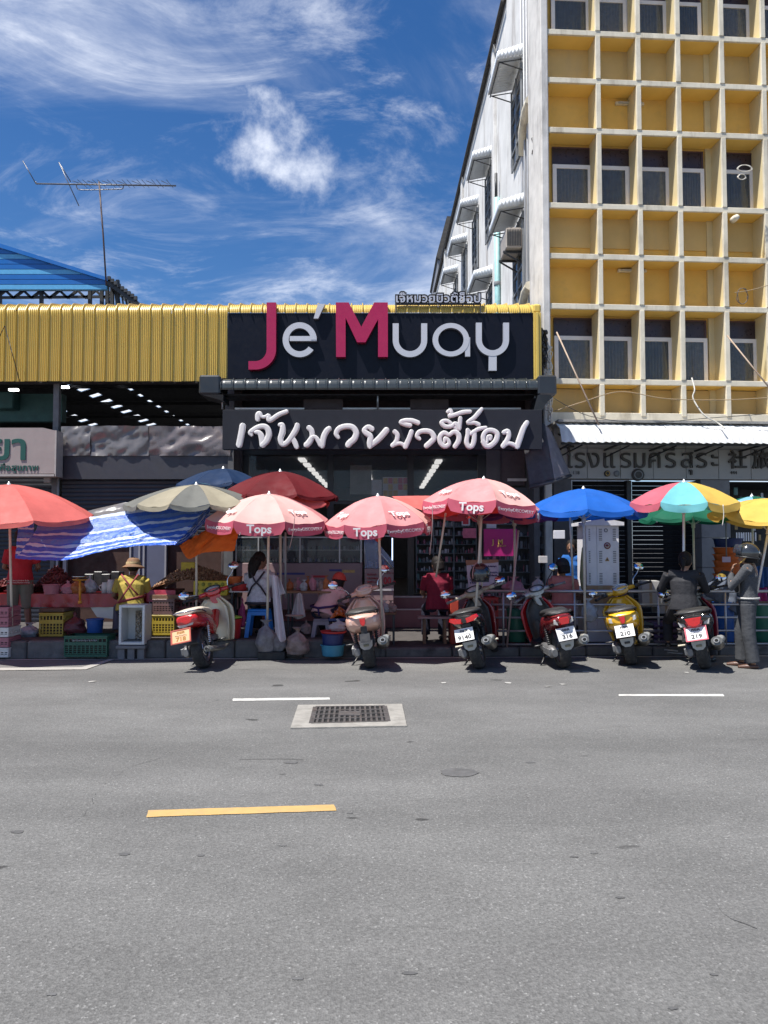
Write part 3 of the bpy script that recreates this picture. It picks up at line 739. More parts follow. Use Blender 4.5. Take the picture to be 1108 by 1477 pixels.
brush([(S3([(213,242),(200,320),(178,430)]),5.2)])                                                         # sara e
brush([(S3([(300,330),(292,305),(350,262),(410,245),(455,262),(475,320),(450,390),(410,430)]),[3,4.2,4,4.3,4.8,5,5,4.6]),(S3([(345,305),(375,308),(400,345),(412,430)]),[3,4,5,5])])
brush([(S3([(362,175),(365,130),(385,118),(405,150),(440,150),(470,140),(475,180),(500,178),(570,130),(650,98)]),[4,4.3,3.6,2.6,2.6,3.6,4.4,3.6,3.6,3.4])])   # tone mark
brush([(S3([(585,232),(610,235),(610,300),(590,370),(610,425),(660,400),(720,320),(750,265),(757,235)]),[3.6,4,5,4.6,4.3,4,4.6,4.8,4.2]),(S3([(700,350),(730,400),(750,450)]),[4,4.4,4])])
brush([(S3([(875,262),(900,290),(905,345),(880,400),(850,430)]),[4.6,4.6,4.2,4.8,5]),(S3([(850,430),(905,355),(945,360),(990,430)]),[4.4,3.2,3.4,4.4]),(S3([(1005,440),(1020,350),(1050,290),(1075,268)]),[4.4,4.8,4.6,4])])
brush([(S4([(125,355),(105,320),(130,270),(200,245),(270,255),(305,310),(285,370),(240,410),(225,430)]),[3.2,4,4.2,4.4,4.6,5,5.2,5.2,5])])
brush([(S4([(460,270),(425,250),(385,280),(400,310),(445,345),(440,410),(440,445)]),[4.6,3.6,3.8,4.6,4.8,5,4.2]),(S4([(440,445),(530,370),(605,285)]),[4,5,5.2])])
brush([(S4([(690,300),(715,330),(710,380),(690,415),(668,435)]),[4,4,3.8,4,4]),(S4([(668,435),(740,415),(795,445)]),[3.2,3,3.4]),(S4([(795,445),(830,370),(855,300)]),[4.6,4.2,4])])
brush([(S4([(840,235),(790,225),(745,205),(790,188),(860,190),(920,210)]),[3.8,3.6,3,3.6,4,3.8])])
brush([(S4([(935,370),(910,345),(930,305),(990,290),(1050,305),(1080,360),(1050,400),(1005,440)]),[3,3.6,3.8,4,4.2,4.6,4.6,4.4])])
brush([(S5([(145,400),(150,365),(180,380),(190,420),(150,445),(105,410),(100,350),(140,310),(190,330),(240,300),(285,330),(285,390),(250,445)]),[2.4,3,3,3.6,4,4,4,3.8,3.4,3.6,4.2,4.4,4])])
brush([(S5([(275,285),(230,235),(170,190),(115,205),(150,245),(215,245),(255,215),(290,265)]),[2.8,3,3,3.4,3.4,3.2,3,3.4]),(S5([(290,265),(298,210),(303,165)]),[4,3.8,3.4])])
brush([(S5([(180,100),(205,85),(215,120),(190,145),(250,130),(330,105),(400,98)]),[3.2,2.8,3.2,3,3.4,3.6,3])])
brush([(S5([(375,280),(410,320),(440,300),(440,380),(420,440),(385,445),(365,400),(375,330),(375,285)]),[3,3.4,3.6,4.2,4,4,4,3.4,3]),(S5([(410,320),(480,275),(555,258)]),[3,3.4,2.8])])
brush([(S5([(485,228),(450,210),(410,210),(375,205),(440,160),(485,110),(515,75)]),[3.6,3,3.2,2.8,3.6,3.8,3])])
brush([(S5([(600,370),(605,345),(575,350),(570,400),(545,420),(530,350),(560,295),(620,285),(670,320),(655,390),(600,440),(555,440),(530,400)]),[3.2,3,2.4,2.2,3.4,4,3.8,3.8,4.2,4.4,4.4,4,3.8])])
brush([(S5([(740,305),(775,295),(785,340),(765,390),(730,440)]),[4,4,4,4.2,4.4]),(S5([(730,440),(790,415),(870,445)]),[3.6,3.2,3.6]),(S5([(870,445),(895,370),(930,270),(965,210)]),[4.6,4.8,4.4,4])])
# --- grey canvas flap hanging off the right end of the sign
fl=thing('canvas_flap',at(785,700,12.9),'dark grey canvas blind hanging askew off the right end of the charcoal sign','awning')
def flap(c,name,m,yo=0):
    P=[at(px,py,Y) for px,py,Y in c]
    def fn(u,v):
        q=P[0].lerp(P[1],u).lerp(P[3].lerp(P[2],u),v); q.y+=.06*fbm(u*3+yo,v*4)+yo*.0; return tuple(q)
    return MB().grid(fn,14,16).build(name,m,fl,fix=False,thick=.012)
M_FLAP=mat('grey_canvas',(.045,.045,.052),.7,var=.15,stain=.3,sts=4); M_FLAP2=mat('pale_canvas',(.17,.155,.17),.7,var=.15,stain=.3,sts=4)
flap([(748,597,13.0),(786,612,12.9),(800,692,12.8),(764,702,12.9)],'canvas',M_FLAP)
flap([(786,612,12.9),(795,622,13.1),(823,684,13.2),(800,692,12.8)],'canvas_fold',M_FLAP2)
MB().tube([at(764,703,12.9),at(800,694,12.8),at(823,686,13.2)],.03,8).build('bottom_bar',M_FLAP,fl)
# --- glass front: frames, transom, panes
M_FRM=mat('black_frame',(.012,.012,.014),.35,var=.1)
GY=14.34
fz0=.70; fz1=3.42
gf=[(349,358),(472,481),(588,597),(690,702)]
for (a,b) in gf: MB().box(xat(a,GY),xat(b,GY),GY,GY+.08,fz0,fz1).build('door_frame',M_FRM,shop)
MB().box(xat(340,GY),xat(702,GY),GY-.02,GY+.1,zat(656,GY),3.52).build('header',M_FRM,shop)
MB().box(XL+.1,XR+.02,GY+.1,GY+.16,3.42,5.7).build('upper_wall',M_DARK,shop)
MB().box(XL+.0,xat(349,GY),GY-.06,GY+.1,.26,3.5).build('pilaster',mat('grey_pilaster',(.09,.088,.09),.5),shop)
M_GLS=mat('window_glass',(.10,.12,.13),.04,var=0,alpha=.22,spec=.8)
for (a,b) in ((358,472),(481,588),(597,690)): MB().box(xat(a,GY+.04),xat(b,GY+.04),GY+.035,GY+.043,zat(722,GY),zat(657,GY)).build('transom_pane',M_GLS,shop)
for (a,b) in ((358,472),(481,588),(597,690)): MB().box(xat(a,GY),xat(b,GY),GY+.01,GY+.07,zat(727,GY),zat(723,GY)).build('transom_bar',M_FRM,shop)
MB().box(xat(702,GY),xat(722,GY),GY-.02,GY+.1,.68,3.42).build('pilaster',MATS['grey_pilaster'],shop)
MB().box(xat(722,GY),XR,GY+.05,GY+.1,zat(700,GY),3.4).build('side_panel',mat('side_panel',(.11,.09,.09),.6,stain=.4,sts=4),shop)
MB().box(xat(733,GY),xat(762,GY),GY-.0,GY+.03,zat(694,GY),zat(690,GY)).build('lamp_bar',MATS['lamp_bar'],shop)
# things hung inside the windows
def card(px0,py0,px1,py1,Y,m,label,cat='poster',name='poster',th=.006,group=None,rot=0):
    t=thing(name,at((px0+px1)/2,py1,Y),label,cat,group=group)
    a=at(px0,py0,Y); b=at(px1,py1,Y)
    MB().box(a.x,b.x,Y,Y+th,b.z,a.z).build('sheet',m,t); return t
def scrawl(px0,px1,py0,py1,Y,m,parent,seed,rows=1):     # unreadable handwriting: small looped strokes
    r=random.Random(seed); mb=MB()
    for k in range(rows):
        y=py0+(py1-py0)*(k+.5)/rows; h=min(3.2,(py1-py0)/rows*.7); x=px0
        while x<px1:
            w=r.uniform(1.6,3); pts=[at(x+w*t+r.uniform(-.4,.4),y+h*(.5 if j%2 else -.5)*r.uniform(.6,1),Y) for j,t in enumerate((0,.3,.6,1))]
            mb.tube(pts,.005,4); x+=w+r.uniform(.4,1)
    return mb.build('handwriting',m,parent)
M_PAPER=mat('paper_white',(.52,.50,.50),.6,var=.08,vs=9); M_PINKP=mat('paper_pink',(.55,.13,.19),.6,var=.2,vs=14); M_YELP=mat('paper_yellow',(.55,.36,.12),.6,var=.3,vs=16); M_RED=mat('print_red',(.45,.03,.04),.6)
card(505,671,536,713,15.6,mat('roller_blind',(.42,.41,.39),.7),'pale roller blind hanging inside the middle window','blind','roller_blind')
t=card(552,688,590,716,14.42,M_PAPER,'sheet of yellow, white and pink notices taped inside the door glass')
for k in range(14):
    r=random.Random(k); x=553+ (k%5)*7.2; y=689.5+(k//5)*9; a=at(x,y,14.41); b=at(x+6.2,y+8,14.41)
    MB().box(a.x,b.x,14.408,14.414,b.z,a.z).build('notice',(M_YELP,M_PINKP,M_PAPER,M_YELP)[r.randrange(4)],t)
card(536,692,551,714,14.42,M_PAPER,'plain white notice beside the coloured notices on the door glass')
# display counter on the left (glass case over a pinkish base)
ct=thing('display_counter',at(460,850,13.9),'long glass display counter with pinkish white base in front of the shop','counter')
M_CNT=mat('counter_base',(.27,.18,.185),.4,var=.08); M_CWHT=mat('counter_white',(.6,.56,.56),.35)
cy=13.75
x0,x1=xat(341,cy),xat(523,cy)
MB().box(x0,x1,cy,cy+.5,.68-.2,zat(812,cy),.01).build('base',M_CNT,ct)
MB().box(x0,x1,cy+.44,cy+.5,zat(812,cy)+.002,zat(775,cy)).build('case_back',mat('case_back',(.15,.155,.17),.5),ct)
MB().box(x0-.01,x1+.01,cy-.01,cy+.5,zat(776,cy),zat(774,cy)).build('case_top',M_LGM,ct)
MB().box(x0,x1,cy-.004,cy+.0,zat(811,cy),zat(776,cy)).build('front_glass',M_GLS,ct)
for px in (341,373,410,433,490,521): MB().box(xat(px,cy)-.012,xat(px,cy)+.012,cy-.02,cy-.005,zat(812,cy),zat(776,cy)).build('case_post',M_LGM,ct)
for py in (794,): MB().box(x0,x1,cy+.02,cy+.4,zat(py,cy),zat(py-1,cy)).build('glass_shelf',M_LGM,ct)
for (a,b,c_,d) in ((475,493,821,824),(494,512,822,826),(452,470,830,833),(400,440,826,829)): MB().box(xat(a,cy),xat(b,cy),cy-.003,cy+.0,zat(d,cy),zat(c_,cy)).build('sticker',(M_YELP if a==494 else M_RED if a==452 else mat('print_navy',(.05,.05,.2),.5)),ct)
cols=[mat('prod_dark',(.03,.03,.035),.4),mat('prod_white',(.5,.5,.52),.4),mat('prod_teal',(.10,.22,.22),.4),mat('prod_pink',(.45,.15,.2),.4),mat('prod_grey',(.2,.21,.22),.4),mat('prod_blue',(.08,.13,.3),.4),mat('prod_gold',(.4,.28,.12),.4)]
def products(x0,x1,y0,y1,zs,n,name,label,cat,seed,smax=.06,pal=None,hm=.09):
    r=random.Random(seed); mb=MB(); cs=pal or cols
    for z in zs:
        x=x0
        while x<x1:
            w=r.uniform(.02,smax); h=r.uniform(.04,hm); mb.cur=r.randrange(len(cs)); y=r.uniform(y0,y1)
            if r.random()<.5: mb.box(x,x+w*.85,y,y+.04,z,z+h)
            else: mb.lathe([(w*.4,z),(w*.42,z+h*.7),(w*.18,z+h*.78),(w*.18,z+h)],(x+w*.45,y,0),6)
            x+=w*r.uniform(1,1.25)
    o=solo(mb,name,cs,label,cat); o['kind']='stuff'; return o
products(x0+.03,x1-.03,cy+.08,cy+.3,(zat(811,cy)+.004,zat(793,cy)+.004),0,'cosmetics_stock','small cosmetics packed in the long glass display counter','cosmetics',3,.05,[cols[i] for i in (0,0,1,2,4,5)])
# second, angled glass case with lit blue edge and price lettering
c3=thing('glass_showcase',at(545,850,13.6),'blue lit slanted glass showcase on pale base with red prices','counter')
cy2=13.6; a0=xat(526,cy2); a1=xat(568,cy2)
MB().box(a0,a1,cy2,cy2+.5,.5,zat(820,cy2),.01).build('base',M_CNT,c3)
MB().box(a0,a1,cy2-.02,cy2,zat(852,cy2),zat(849,cy2)).build('base_trim',M_CWHT,c3)
zc0=zat(820,cy2)+.003; zc1=zat(772,cy2)
MB().poly([(a0,cy2,zc0),(a1,cy2,zc0),(a1,cy2,zc0+.12),(a0+.12,cy2,zc1),(a0,cy2,zc1)],(0,.45,0)).build('case_glass',mat('blue_glass',(.16,.22,.40),.08,var=.3,vs=10,alpha=.55,spec=.9),c3)
M_TUBE=mat('showcase_tube',(.55,.72,1),.5,var=0,emit=1.6)
MB().tube([at(566,776,cy2),at(566,808,cy2)],.011,6).build('tube_lamp',M_TUBE,c3); MB().tube([at(526,774,cy2),at(526,816,cy2)],.008,6).build('case_post',M_LGM,c3)
MB().tube([at(545,793,cy2-.02),at(567,820,cy2-.02)],.014,6).build('case_edge',M_LGM,c3); MB().tube([at(526,773,cy2-.01),at(569,773,cy2-.01)],.010,6).build('case_edge',M_LGM,c3)
text('100.-',.17,M_RED,'price_lettering',c3,face_cam(at(559,838,cy2-.012)),.002,.006,wx=.8)
scrawl(548,566,825,828,cy2-.012,M_RED,c3,3); scrawl(530,544,826,842,cy2-.012,M_RED,c3,4,3)
products(a0+.04,a1-.1,cy2+.1,cy2+.3,(zc0+.01,),0,'perfume_bottles','small bottles standing in the blue lit showcase','cosmetics',8,.05,[cols[5],cols[1],cols[3]],.2)
# dark doorway, wall of shelves beyond it
sh=thing('shelf_unit',at(645,850,14.6),'tall shelf wall of cosmetics just inside the open shop door','shelf')
s0=xat(600,14.8); s1=xat(688,14.8)
MB().box(s0,s1,15.1,15.14,.7,2.5).build('back_panel',mat('shelf_back',(.09,.10,.105),.6),sh)
zs=[.80+.17*k for k in range(9)]
for z in zs: MB().box(s0,s1,14.8,15.1,z-.015,z-.002).build('shelf_board',mat('shelf_board',(.15,.17,.175),.5),sh)
for q in (s0,s0+.33,s0+.72,s1-.02): MB().box(q,q+.02,14.78,15.1,.7,2.45).build('upright',MATS['shelf_board'],sh)
products(s0+.02,s1-.03,14.82,14.95,zs,0,'shelf_cosmetics','rows of bottles and packets on the shelf wall','cosmetics',5,.06,[cols[i] for i in (0,2,4,1,4,3)],.12)
sh2=thing('shelf_unit',at(740,850,14.2),'display shelf with grey boxes right of the magenta board','shelf')
s0=xat(700,14.25); s1=xat(782,14.25)
MB().box(s0,s1,14.3,14.33,.5,2.7).build('back_panel',MATS['shelf_back'],sh2)
zs=[.7+.22*k for k in range(8)]
for z in zs: MB().box(s0,s1,14.08,14.29,z-.015,z-.002).build('shelf_board',MATS['shelf_board'],sh2)
products(s0+.02,s1-.02,14.1,14.2,zs,0,'boxed_cosmetics','grey and pink boxes on the display shelf by the magenta board','cosmetics',15,.07,[cols[i] for i in (0,4,4,0,1,3)],.15)
t=card(666,746,678,758,14.0,M_PAPER,'small white square notice above the pink one left of the umbrella pole')
MB().box(xat(668,14),xat(676,14),13.99,13.999,zat(756,14),zat(748,14)).build('notice',M_RED,t)
t=card(668,762,687,776,14.0,M_PINKP,'pink notice under the white square one left of the umbrella pole')
mg=card(698,763,746,802,13.0,mat('magenta_board',(.42,.01,.16),.5,var=.08),'magenta board with gold letters hanging in front of the shop','sign','magenta_board',.02)
M_GOLD=mat('print_gold',(.75,.48,.12),.4)
text('J  M',.115,M_GOLD,'lettering',mg,face_cam(at(718,782,12.99)),.003,.003); text('JE MUAY',.04,M_GOLD,'lettering',mg,face_cam(at(724,787.5,12.99)),.002)
MB().tube([at(700,763,13.01),at(700,748,13.01)],.004,4).build('string',M_DARK,mg); MB().tube([at(744,763,13.01),at(744,745,13.01)],.004,4).build('string',M_DARK,mg)
card(702,753,716,762,13.2,M_PAPER,'small white card showing above the magenta board')
nb=thing('price_board',at(697,846,12.1),'white hand lettered board with brown top edge behind the black helmet','sign')
a=at(672,812,12.1); b=at(719,848,12.1); MB().poly([at(673,815,12.1),at(719,810,12.1),at(719,843,12.1),at(676,848,12.1)],(0,.03,0)).build('board',mat('board_lilac',(.55,.45,.55),.5,var=.06),nb)
MB().poly([at(672,808,12.09),at(719,807,12.09),at(719,811,12.09),at(673,815.5,12.09)],(0,.04,0)).build('top_edge',mat('board_brown',(.35,.16,.10),.6),nb)
M_NAVY=MATS['print_navy']
scrawl(680,714,815,819,12.085,M_NAVY,nb,5); scrawl(678,689,825,843,12.085,M_NAVY,nb,6,4); scrawl(703,716,824,832,12.085,M_NAVY,nb,7,2)
# ================================================================ yellow hotel with concrete grid facade
HC=at(799,790,14.0); HX,HY=HC.x,14.0; HA=radians(3.6)
HT=Matrix.Translation((HX,HY,0)) @ Matrix.Rotation(HA,4,'Z')
hotel=thing('hotel',(HX+4,HY+8,0),'four storey yellow hotel with white concrete grid facade and stained side wall','building')
def zh(py,w=0): return at(799,py,14+w).z
M_GRID=mat('grid_white',(.68,.62,.49),.75,var=.12,vs=3,bump=.3,bs=30,stain=.85,stc=(.34,.29,.21),sts=3,streak=True)
M_FIN=mat('fin_cream',(.66,.56,.33),.75,var=.06,vs=2,stain=.25,stc=(.5,.38,.18),sts=3)
M_WALLY=mat('wall_yellow',(.76,.48,.12),.8,var=.08,vs=1.5,stain=.4,stc=(.42,.29,.12),sts=2)
M_CEILY=mat('ceiling_yellow',(.80,.54,.14),.8,var=.06,vs=1.5)
M_SPAN=mat('spandrel_tan',(.60,.44,.19),.8,var=.08,vs=1.5,stain=.4,stc=(.36,.30,.22),sts=1.6,streak=True)
UC=[.0,.933,1.707,2.478,3.332,4.15,4.98,5.80,6.62]
led=[(-60,),(45,),(114.5,),(186.5,),(295.5,),(368.5,),(441,),(549.5,)]
LZ=[zh(q[0]) for q in led]; dz=LZ[4-0]-LZ[1+6]  # one storey
ST=LZ[1]-LZ[4]
LZ=[LZ[1]+(LZ[1+0]-LZ[1])]+LZ[1:]
LZ[0]=LZ[1]+(LZ[3]-LZ[4])
extra=[LZ[0]+(LZ[2]-LZ[3]),LZ[0]+(LZ[1]-LZ[3])]
allz=sorted(LZ+extra,reverse=True); topz=15.0; botz=zh(603)
allz=[topz]+allz+[botz]
DG=.46
for i,z in enumerate(allz):
    mb=MB(); mb.T=HT
    th=.10 if i<len(allz)-1 else .22
    mb.box(-.02,6.7,-.0,.05,z-th/2,z+th/2,.006); mb.build('ledge_edge',M_GRID,hotel)
    mb=MB(); mb.T=HT; mb.box(.02,6.68,.052,DG,z-th/2+.004,z+th/2-.004); mb.build('ledge',M_CEILY,hotel)
for i in range(len(allz)-1):
    za=allz[i+1]+.05; zb_=allz[i]-.05
    for k,u in enumerate(UC[1:],1):
        mb=MB(); mb.T=HT; mb.box(u-.045,u+.045,-.012,.045,za,zb_,.006); mb.build('fin_edge',M_GRID,hotel)
        mb=MB(); mb.T=HT; mb.box(u-.04,u+.04,.047,DG,za,zb_); mb.build('fin',M_FIN,hotel)
# rear wall of the grid, windows
RW=DG
mb=MB(); mb.T=HT; mb.box(.0,6.7,RW,RW+.2,botz-.2,topz+.05); mb.build('rear_wall',M_WALLY,hotel)
def uof(px,w=RW):   # facade u of an image column at the rear wall plane
    t=(px-CX)/FOC; A=math.cos(HA); B=math.sin(HA)
    # X=HX+u*A-w*B ; Y=HY+u*B+w*A ; X=t*Y
    return (t*(HY+w*A)-HX+w*B)/(A-t*B)
M_TRANS=mat('transom_maroon',(.035,.022,.028),.3,var=.2,spec=.5); M_WINW=mat('window_white',(.78,.75,.73),.5,var=.06)
M_CURT=mat('curtain_grey',(.20,.205,.205),.8,var=.25,vs=18); M_PANE=mat('hotel_glass',(.08,.10,.12),.06,var=0,alpha=.30,spec=1)
wins=[(801,858),(861,917),(920,976),(979,1023),(1046,1099),(1102,1150),(1153,1200)]
zt3,zm3,zb3=at(799,213,14+RW).z,at(799,239,14+RW).z,at(799,311,14+RW).z
M_GAPSH=mat('gap_shade_dark',(.03,.025,.025),.7)  # dark strip colour painted as the shaded gap between window and spandrel
for s_ in (1,0,-1,):
    off=ST*s_
    mb=MB(); mb.T=HT; mb.box(.0,6.7,RW-.025,RW-.002,(zb3-.62)+off,(zb3-.03)+off); mb.build('spandrel',M_SPAN,hotel)
    mb=MB(); mb.T=HT; mb.box(.0,uof(1024),RW-.03,RW-.001,(zb3-.028)+off,(zb3)+off); mb.box(uof(1045),6.7,RW-.03,RW-.001,(zb3-.028)+off,(zb3)+off); mb.build('gap_shade_strip',M_GAPSH,hotel)
    for i,(a,b) in enumerate(wins):
        u0,u1=uof(a),uof(b)
        mb=MB(); mb.T=HT; mb.box(u0,u1,RW-.04,RW-.001,zb3+off+.002,zt3+off); w_=mb.build('window',M_TRANS,hotel)
        mb=MB(); mb.T=HT; zm=zm3+off; zb2=zb3+off+.01; f=.075; y0=RW-.075
        uu1=u1-(.0 if i in (0,3) else .055)
        mb.box(u0,u0+f,y0,RW-.042,zb2,zm); mb.box(uu1-f,uu1,y0,RW-.042,zb2,zm); mb.box(u0+f,uu1-f,y0+.002,RW-.042,zm-f,zm); mb.box(u0+f,uu1-f,y0+.002,RW-.042,zb2,zb2+f)
        if i not in (0,3): mb.box(u1-.045,u1,y0,RW-.042,zb2,zm)
        mb.build('frame',M_WINW,w_)
        mb=MB(); mb.T=HT; n=24
        mb.grid(lambda u,v:(u0+f+(uu1-2*f+.0-u0)*u,RW-.046-.006*sin(u*2*pi*9+i),zb2+f+(zm-zb2-2*f)*v),54,1); mb.build('curtain',(M_CURT,mat('curtain_pale',(.27,.27,.26),.8,var=.25,vs=14),mat('curtain_dim',(.12,.13,.14),.8,var=.3,vs=9))[(i*5+s_*2+3)%3],w_,fix=False)
        mb=MB(); mb.T=HT; mb.box(u0+f,uu1-f,RW-.062,RW-.058,zb2+f,zm-f); mb.build('pane',M_PANE,w_)
        mb=MB(); mb.T=HT; mb.box(u0,u1,RW-.05,RW-.041,zt3+off-.03,zt3+off); mb.box(u1-.04,u1,RW-.05,RW-.041,zm+.02,zt3+off-.032); mb.build('transom_frame',mat('transom_frame',(.075,.04,.045),.5),w_)
mb=MB(); mb.T=HT; u0=uof(1026); u1=uof(1044)
mb.box(u0,u1,RW-.05,RW-.001,botz,topz); mb.build('wall_pier',M_FIN,hotel)
# lamps on the plain walls
for py in (147,389):
    mb=MB(); mb.T=HT; u0=uof(895); u1=uof(937); z=at(799,py,14+RW).z
    mb.box(u0,u1,RW-.07,RW-.002,z-.03,z+.03,.01); l_=mb.build('tube_light',M_GRID,hotel)
    mb=MB(); mb.T=HT; mb.box(u0+.05,u1-.05,RW-.10,RW-.075,z-.012,z+.012,.004); mb.build('tube',mat('tube_off',(.5,.5,.48),.3),l_)
mb=MB(); mb.T=HT; z=at(799,466,14+.6).z; u0=uof(904,.6); u1=uof(918,.6); mb.box(u0,u1,.55,.62,z-.12,z+.12,.01); mb.build('wall_box',mat('pale_box',(.36,.42,.45),.5),hotel)
mb=MB(); mb.T=HT; q=uof(1067,.0); z=zh(310); mb.lathe([(.001,-.14),(.05,-.14),(.06,-.06),(.06,.02),(.001,.02)],(q,.0,z),14,'y'); mb.build('round_camera',M_GRID,hotel)
# corner strip, main box
M_SIDE=mat('side_wall_white',(.66,.65,.63),.85,var=.14,vs=1.3,bump=.3,bs=12,stain=.9,stc=(.25,.21,.185),sts=1.9,streak=True)
M_PIL=mat('corner_pilaster',(.60,.58,.55),.85,var=.15,vs=3,bump=.3,stain=.8,stc=(.16,.14,.13),sts=2.5,streak=True)
SD=Vector((-.0126,1,0)).normalized(); ST_M=Matrix.Translation((HX,HY,0)) @ Matrix(((SD.y,SD.x,0,0),(-SD.x,SD.y,0,0),(0,0,1,0),(0,0,0,1)))
def SW(s,z,o=0): return ST_M @ Vector((-o,s,z))        # s back along the side wall, o out from it
TZ=15.05
mb=MB(); mb.T=HT; mb.box(-.17,-.025,-.03,.92,.14,TZ,.02); mb.build('corner_pilaster',M_PIL,hotel)
mb=MB(); mb.T=ST_M; 
mb.box(-.02,.01,.90,26,.0,TZ); mb.build('side_wall',M_SIDE,hotel)
mb=MB(); mb.T=ST_M; mb.box(-.10,.3,4.3,26.2,TZ,TZ+.10,.02); mb.build('roof_edge',mat('roof_edge_dark',(.06,.055,.05),.8,var=.3),hotel)
mb=MB(); mb.T=ST_M; mb.tube([(-.13,4.3,TZ-.05),(-.13,26,TZ-.05)],.04,6); mb.build('gutter_pipe',MATS['roof_edge_dark'],hotel)
mb=MB(); mb.T=ST_M; mb.box(.21,10,2,26,TZ-.3,TZ-.1); mb.build('roof',M_CONC,hotel)
mb=MB(); mb.T=ST_M; mb.box(.2,10,25.8,26,0,TZ-.1); mb.build('back_wall',M_SIDE,hotel)
# shallow pilasters on the side wall
for s in (6.0,13.4,20.2):
    mb=MB(); mb.T=ST_M; mb.box(-.10,-.022,s,s+.35,4,TZ-.01,.01); mb.build('wall_pilaster',M_SIDE,hotel)
def sof(px): return 3.241/((px-CX)/FOC+.0126)-14
M_CORR=mat('awning_corrugated',(.60,.63,.66),.45,var=.06,metal=.1,stain=.4,stc=(.35,.32,.28),sts=4)
M_GREYW=mat('louvre_grey',(.20,.21,.22),.6,var=.15)
def side_window(px,z,k):
    s0=sof(px)+.05; L_=1.3; mb=MB(); mb.T=ST_M
    mb.box(-.05,-.021,s0+.1,s0+L_-.1,z-1.95,z-.30); w_=mb.build('side_window',mat('side_pane',(.03,.035,.04),.15,spec=.8),hotel)
    mb=MB(); mb.T=ST_M
    for q in (s0+.06,s0+L_/2-.02,s0+L_-.1): mb.box(-.09,-.0505,q,q+.05,z-2.0,z-.1)
    for q in range(6): mb.box(-.08,-.0515,s0+.112,s0+L_-.1,z-2.0+q*.37,z-1.96+q*.37)
    mb.build('frame',M_GREYW,w_)
    # flat corrugated hood: sheet, skirt at the street end, brackets
    pj=.56; mb=MB(); mb.T=ST_M
    mb.grid(lambda u,v:(-.04-pj*v, s0+L_*u, z+.02-.12*v+.010*cos(u*2*pi*13)),78,3); c_=mb.build('window_canopy',M_CORR,hotel,fix=False,thick=.012)
    mb=MB(); mb.T=ST_M; mb.grid(lambda u,v:(-.04-pj*u, s0-.03+.010*cos(u*2*pi*7), z+.02-.12*u+.24*v*(1-.25*u)),56,2); mb.build('canopy_skirt',M_CORR,c_,fix=False,thick=.008)
    mb=MB(); mb.T=ST_M; mb.grid(lambda u,v:(-.045-pj, s0+L_*u, z-.11+.16*v+.010*cos(u*2*pi*13)*v),78,2); mb.build('canopy_skirt',M_CORR,c_,fix=False,thick=.008)
    mb=MB(); mb.T=ST_M
    for q in (s0+.02,s0+L_-.03): mb.tube([(-.03,q,z-.30),(-pj*.98,q,z-.13)],.014,5); mb.tube([(-.03,q,z-.05),(-pj*.98,q,z-.14)],.012,5)
    mb.tube([(-pj,s0,z-.15),(-pj,s0+L_,z-.15)],.014,5)
    mb.build('bracket',M_STEEL,c_)
k=0
for px in (762,716,694,677,663): side_window(px,12.25,k); k+=1
for px in (763,717,695,678): side_window(px,8.92,k); k+=1
# air conditioner under the lower first canopy
s0=sof(763)+.6; mb=MB(); mb.T=ST_M; mb.box(-.44,-.095,s0-.5,s0+.25,8.0,8.45,.02); ac=mb.build('air_conditioner',mat('ac_beige',(.36,.32,.28),.6,var=.2,stain=.5,sts=6),hotel)
mb=MB(); mb.T=ST_M
for q in range(9): mb.box(-.42+q*.035,-.405+q*.035,s0-.515,s0-.502,8.05,8.4)
mb.build('grille',M_STEEL,ac)
mb=MB(); mb.T=ST_M
for q in (s0-.35,s0+.2): mb.bar((-.48,q,7.97),(-.03,q,7.97),.04); mb.bar((-.46,q,7.95),(-.03,q,7.7),.03)
mb.build('shelf_bracket',M_STEEL,ac)['kind']='stuff'
s0=sof(716)+.6; mb=MB(); mb.T=ST_M; mb.box(-.5,-.05,s0-.4,s0+.4,7.85,7.92); mb.bar((-.5,s0-.3,7.85),(-.05,s0-.3,7.5),.04); mb.build('ac_shelf',M_STEEL,hotel)
# cyan drain pipe, grey pipes, white curved duct
M_CYAN=mat('cyan_pipe',(.30,.52,.52),.5,var=.1,stain=.3,sts=5); s0=sof(724.5)
mb=MB(); mb.T=ST_M; mb.tube([(-.10,s0,5),(-.10,s0,10.6)],.075,8); p_=mb.build('drain_pipe',M_CYAN,hotel)
mb=MB(); mb.T=ST_M
for z in (6.6,8.3,10.0): mb.lathe([(.09,z),(.095,z+.01),(.095,z+.09),(.09,z+.1)],(-.10,s0,0),10)
mb.build('pipe_collar',M_GREYW,p_)
mb=MB(); mb.T=ST_M; mb.tube([(-.12,s0,10.6),(-.12,s0,11.25)],.04,6); mb.build('vent_pipe',M_STEEL,p_)
M_PIPE=mat('grey_pipe',(.42,.43,.45),.5,var=.1)
for i,px in enumerate((760,764,768.5)):
    s=sof(px); mb=MB(); mb.T=ST_M; mb.tube([(-.06,s,4.5),(-.06,s,15)],.022,6); mb.build('conduit',M_PIPE,hotel)
for (s,z) in ((sof(767),at(767,182,14+sof(767)).z),(sof(764),at(764,437,14+sof(764)).z)):
     mb=MB(); mb.T=ST_M; mb.tube([(-.05,s+.5,z-.35),(-.12,s+.15,z-.05),(-.14,s-.35,z+.12),(-.14,s-.75,z+.12)],.09,8); mb.build('curved_duct',M_GRID,hotel)
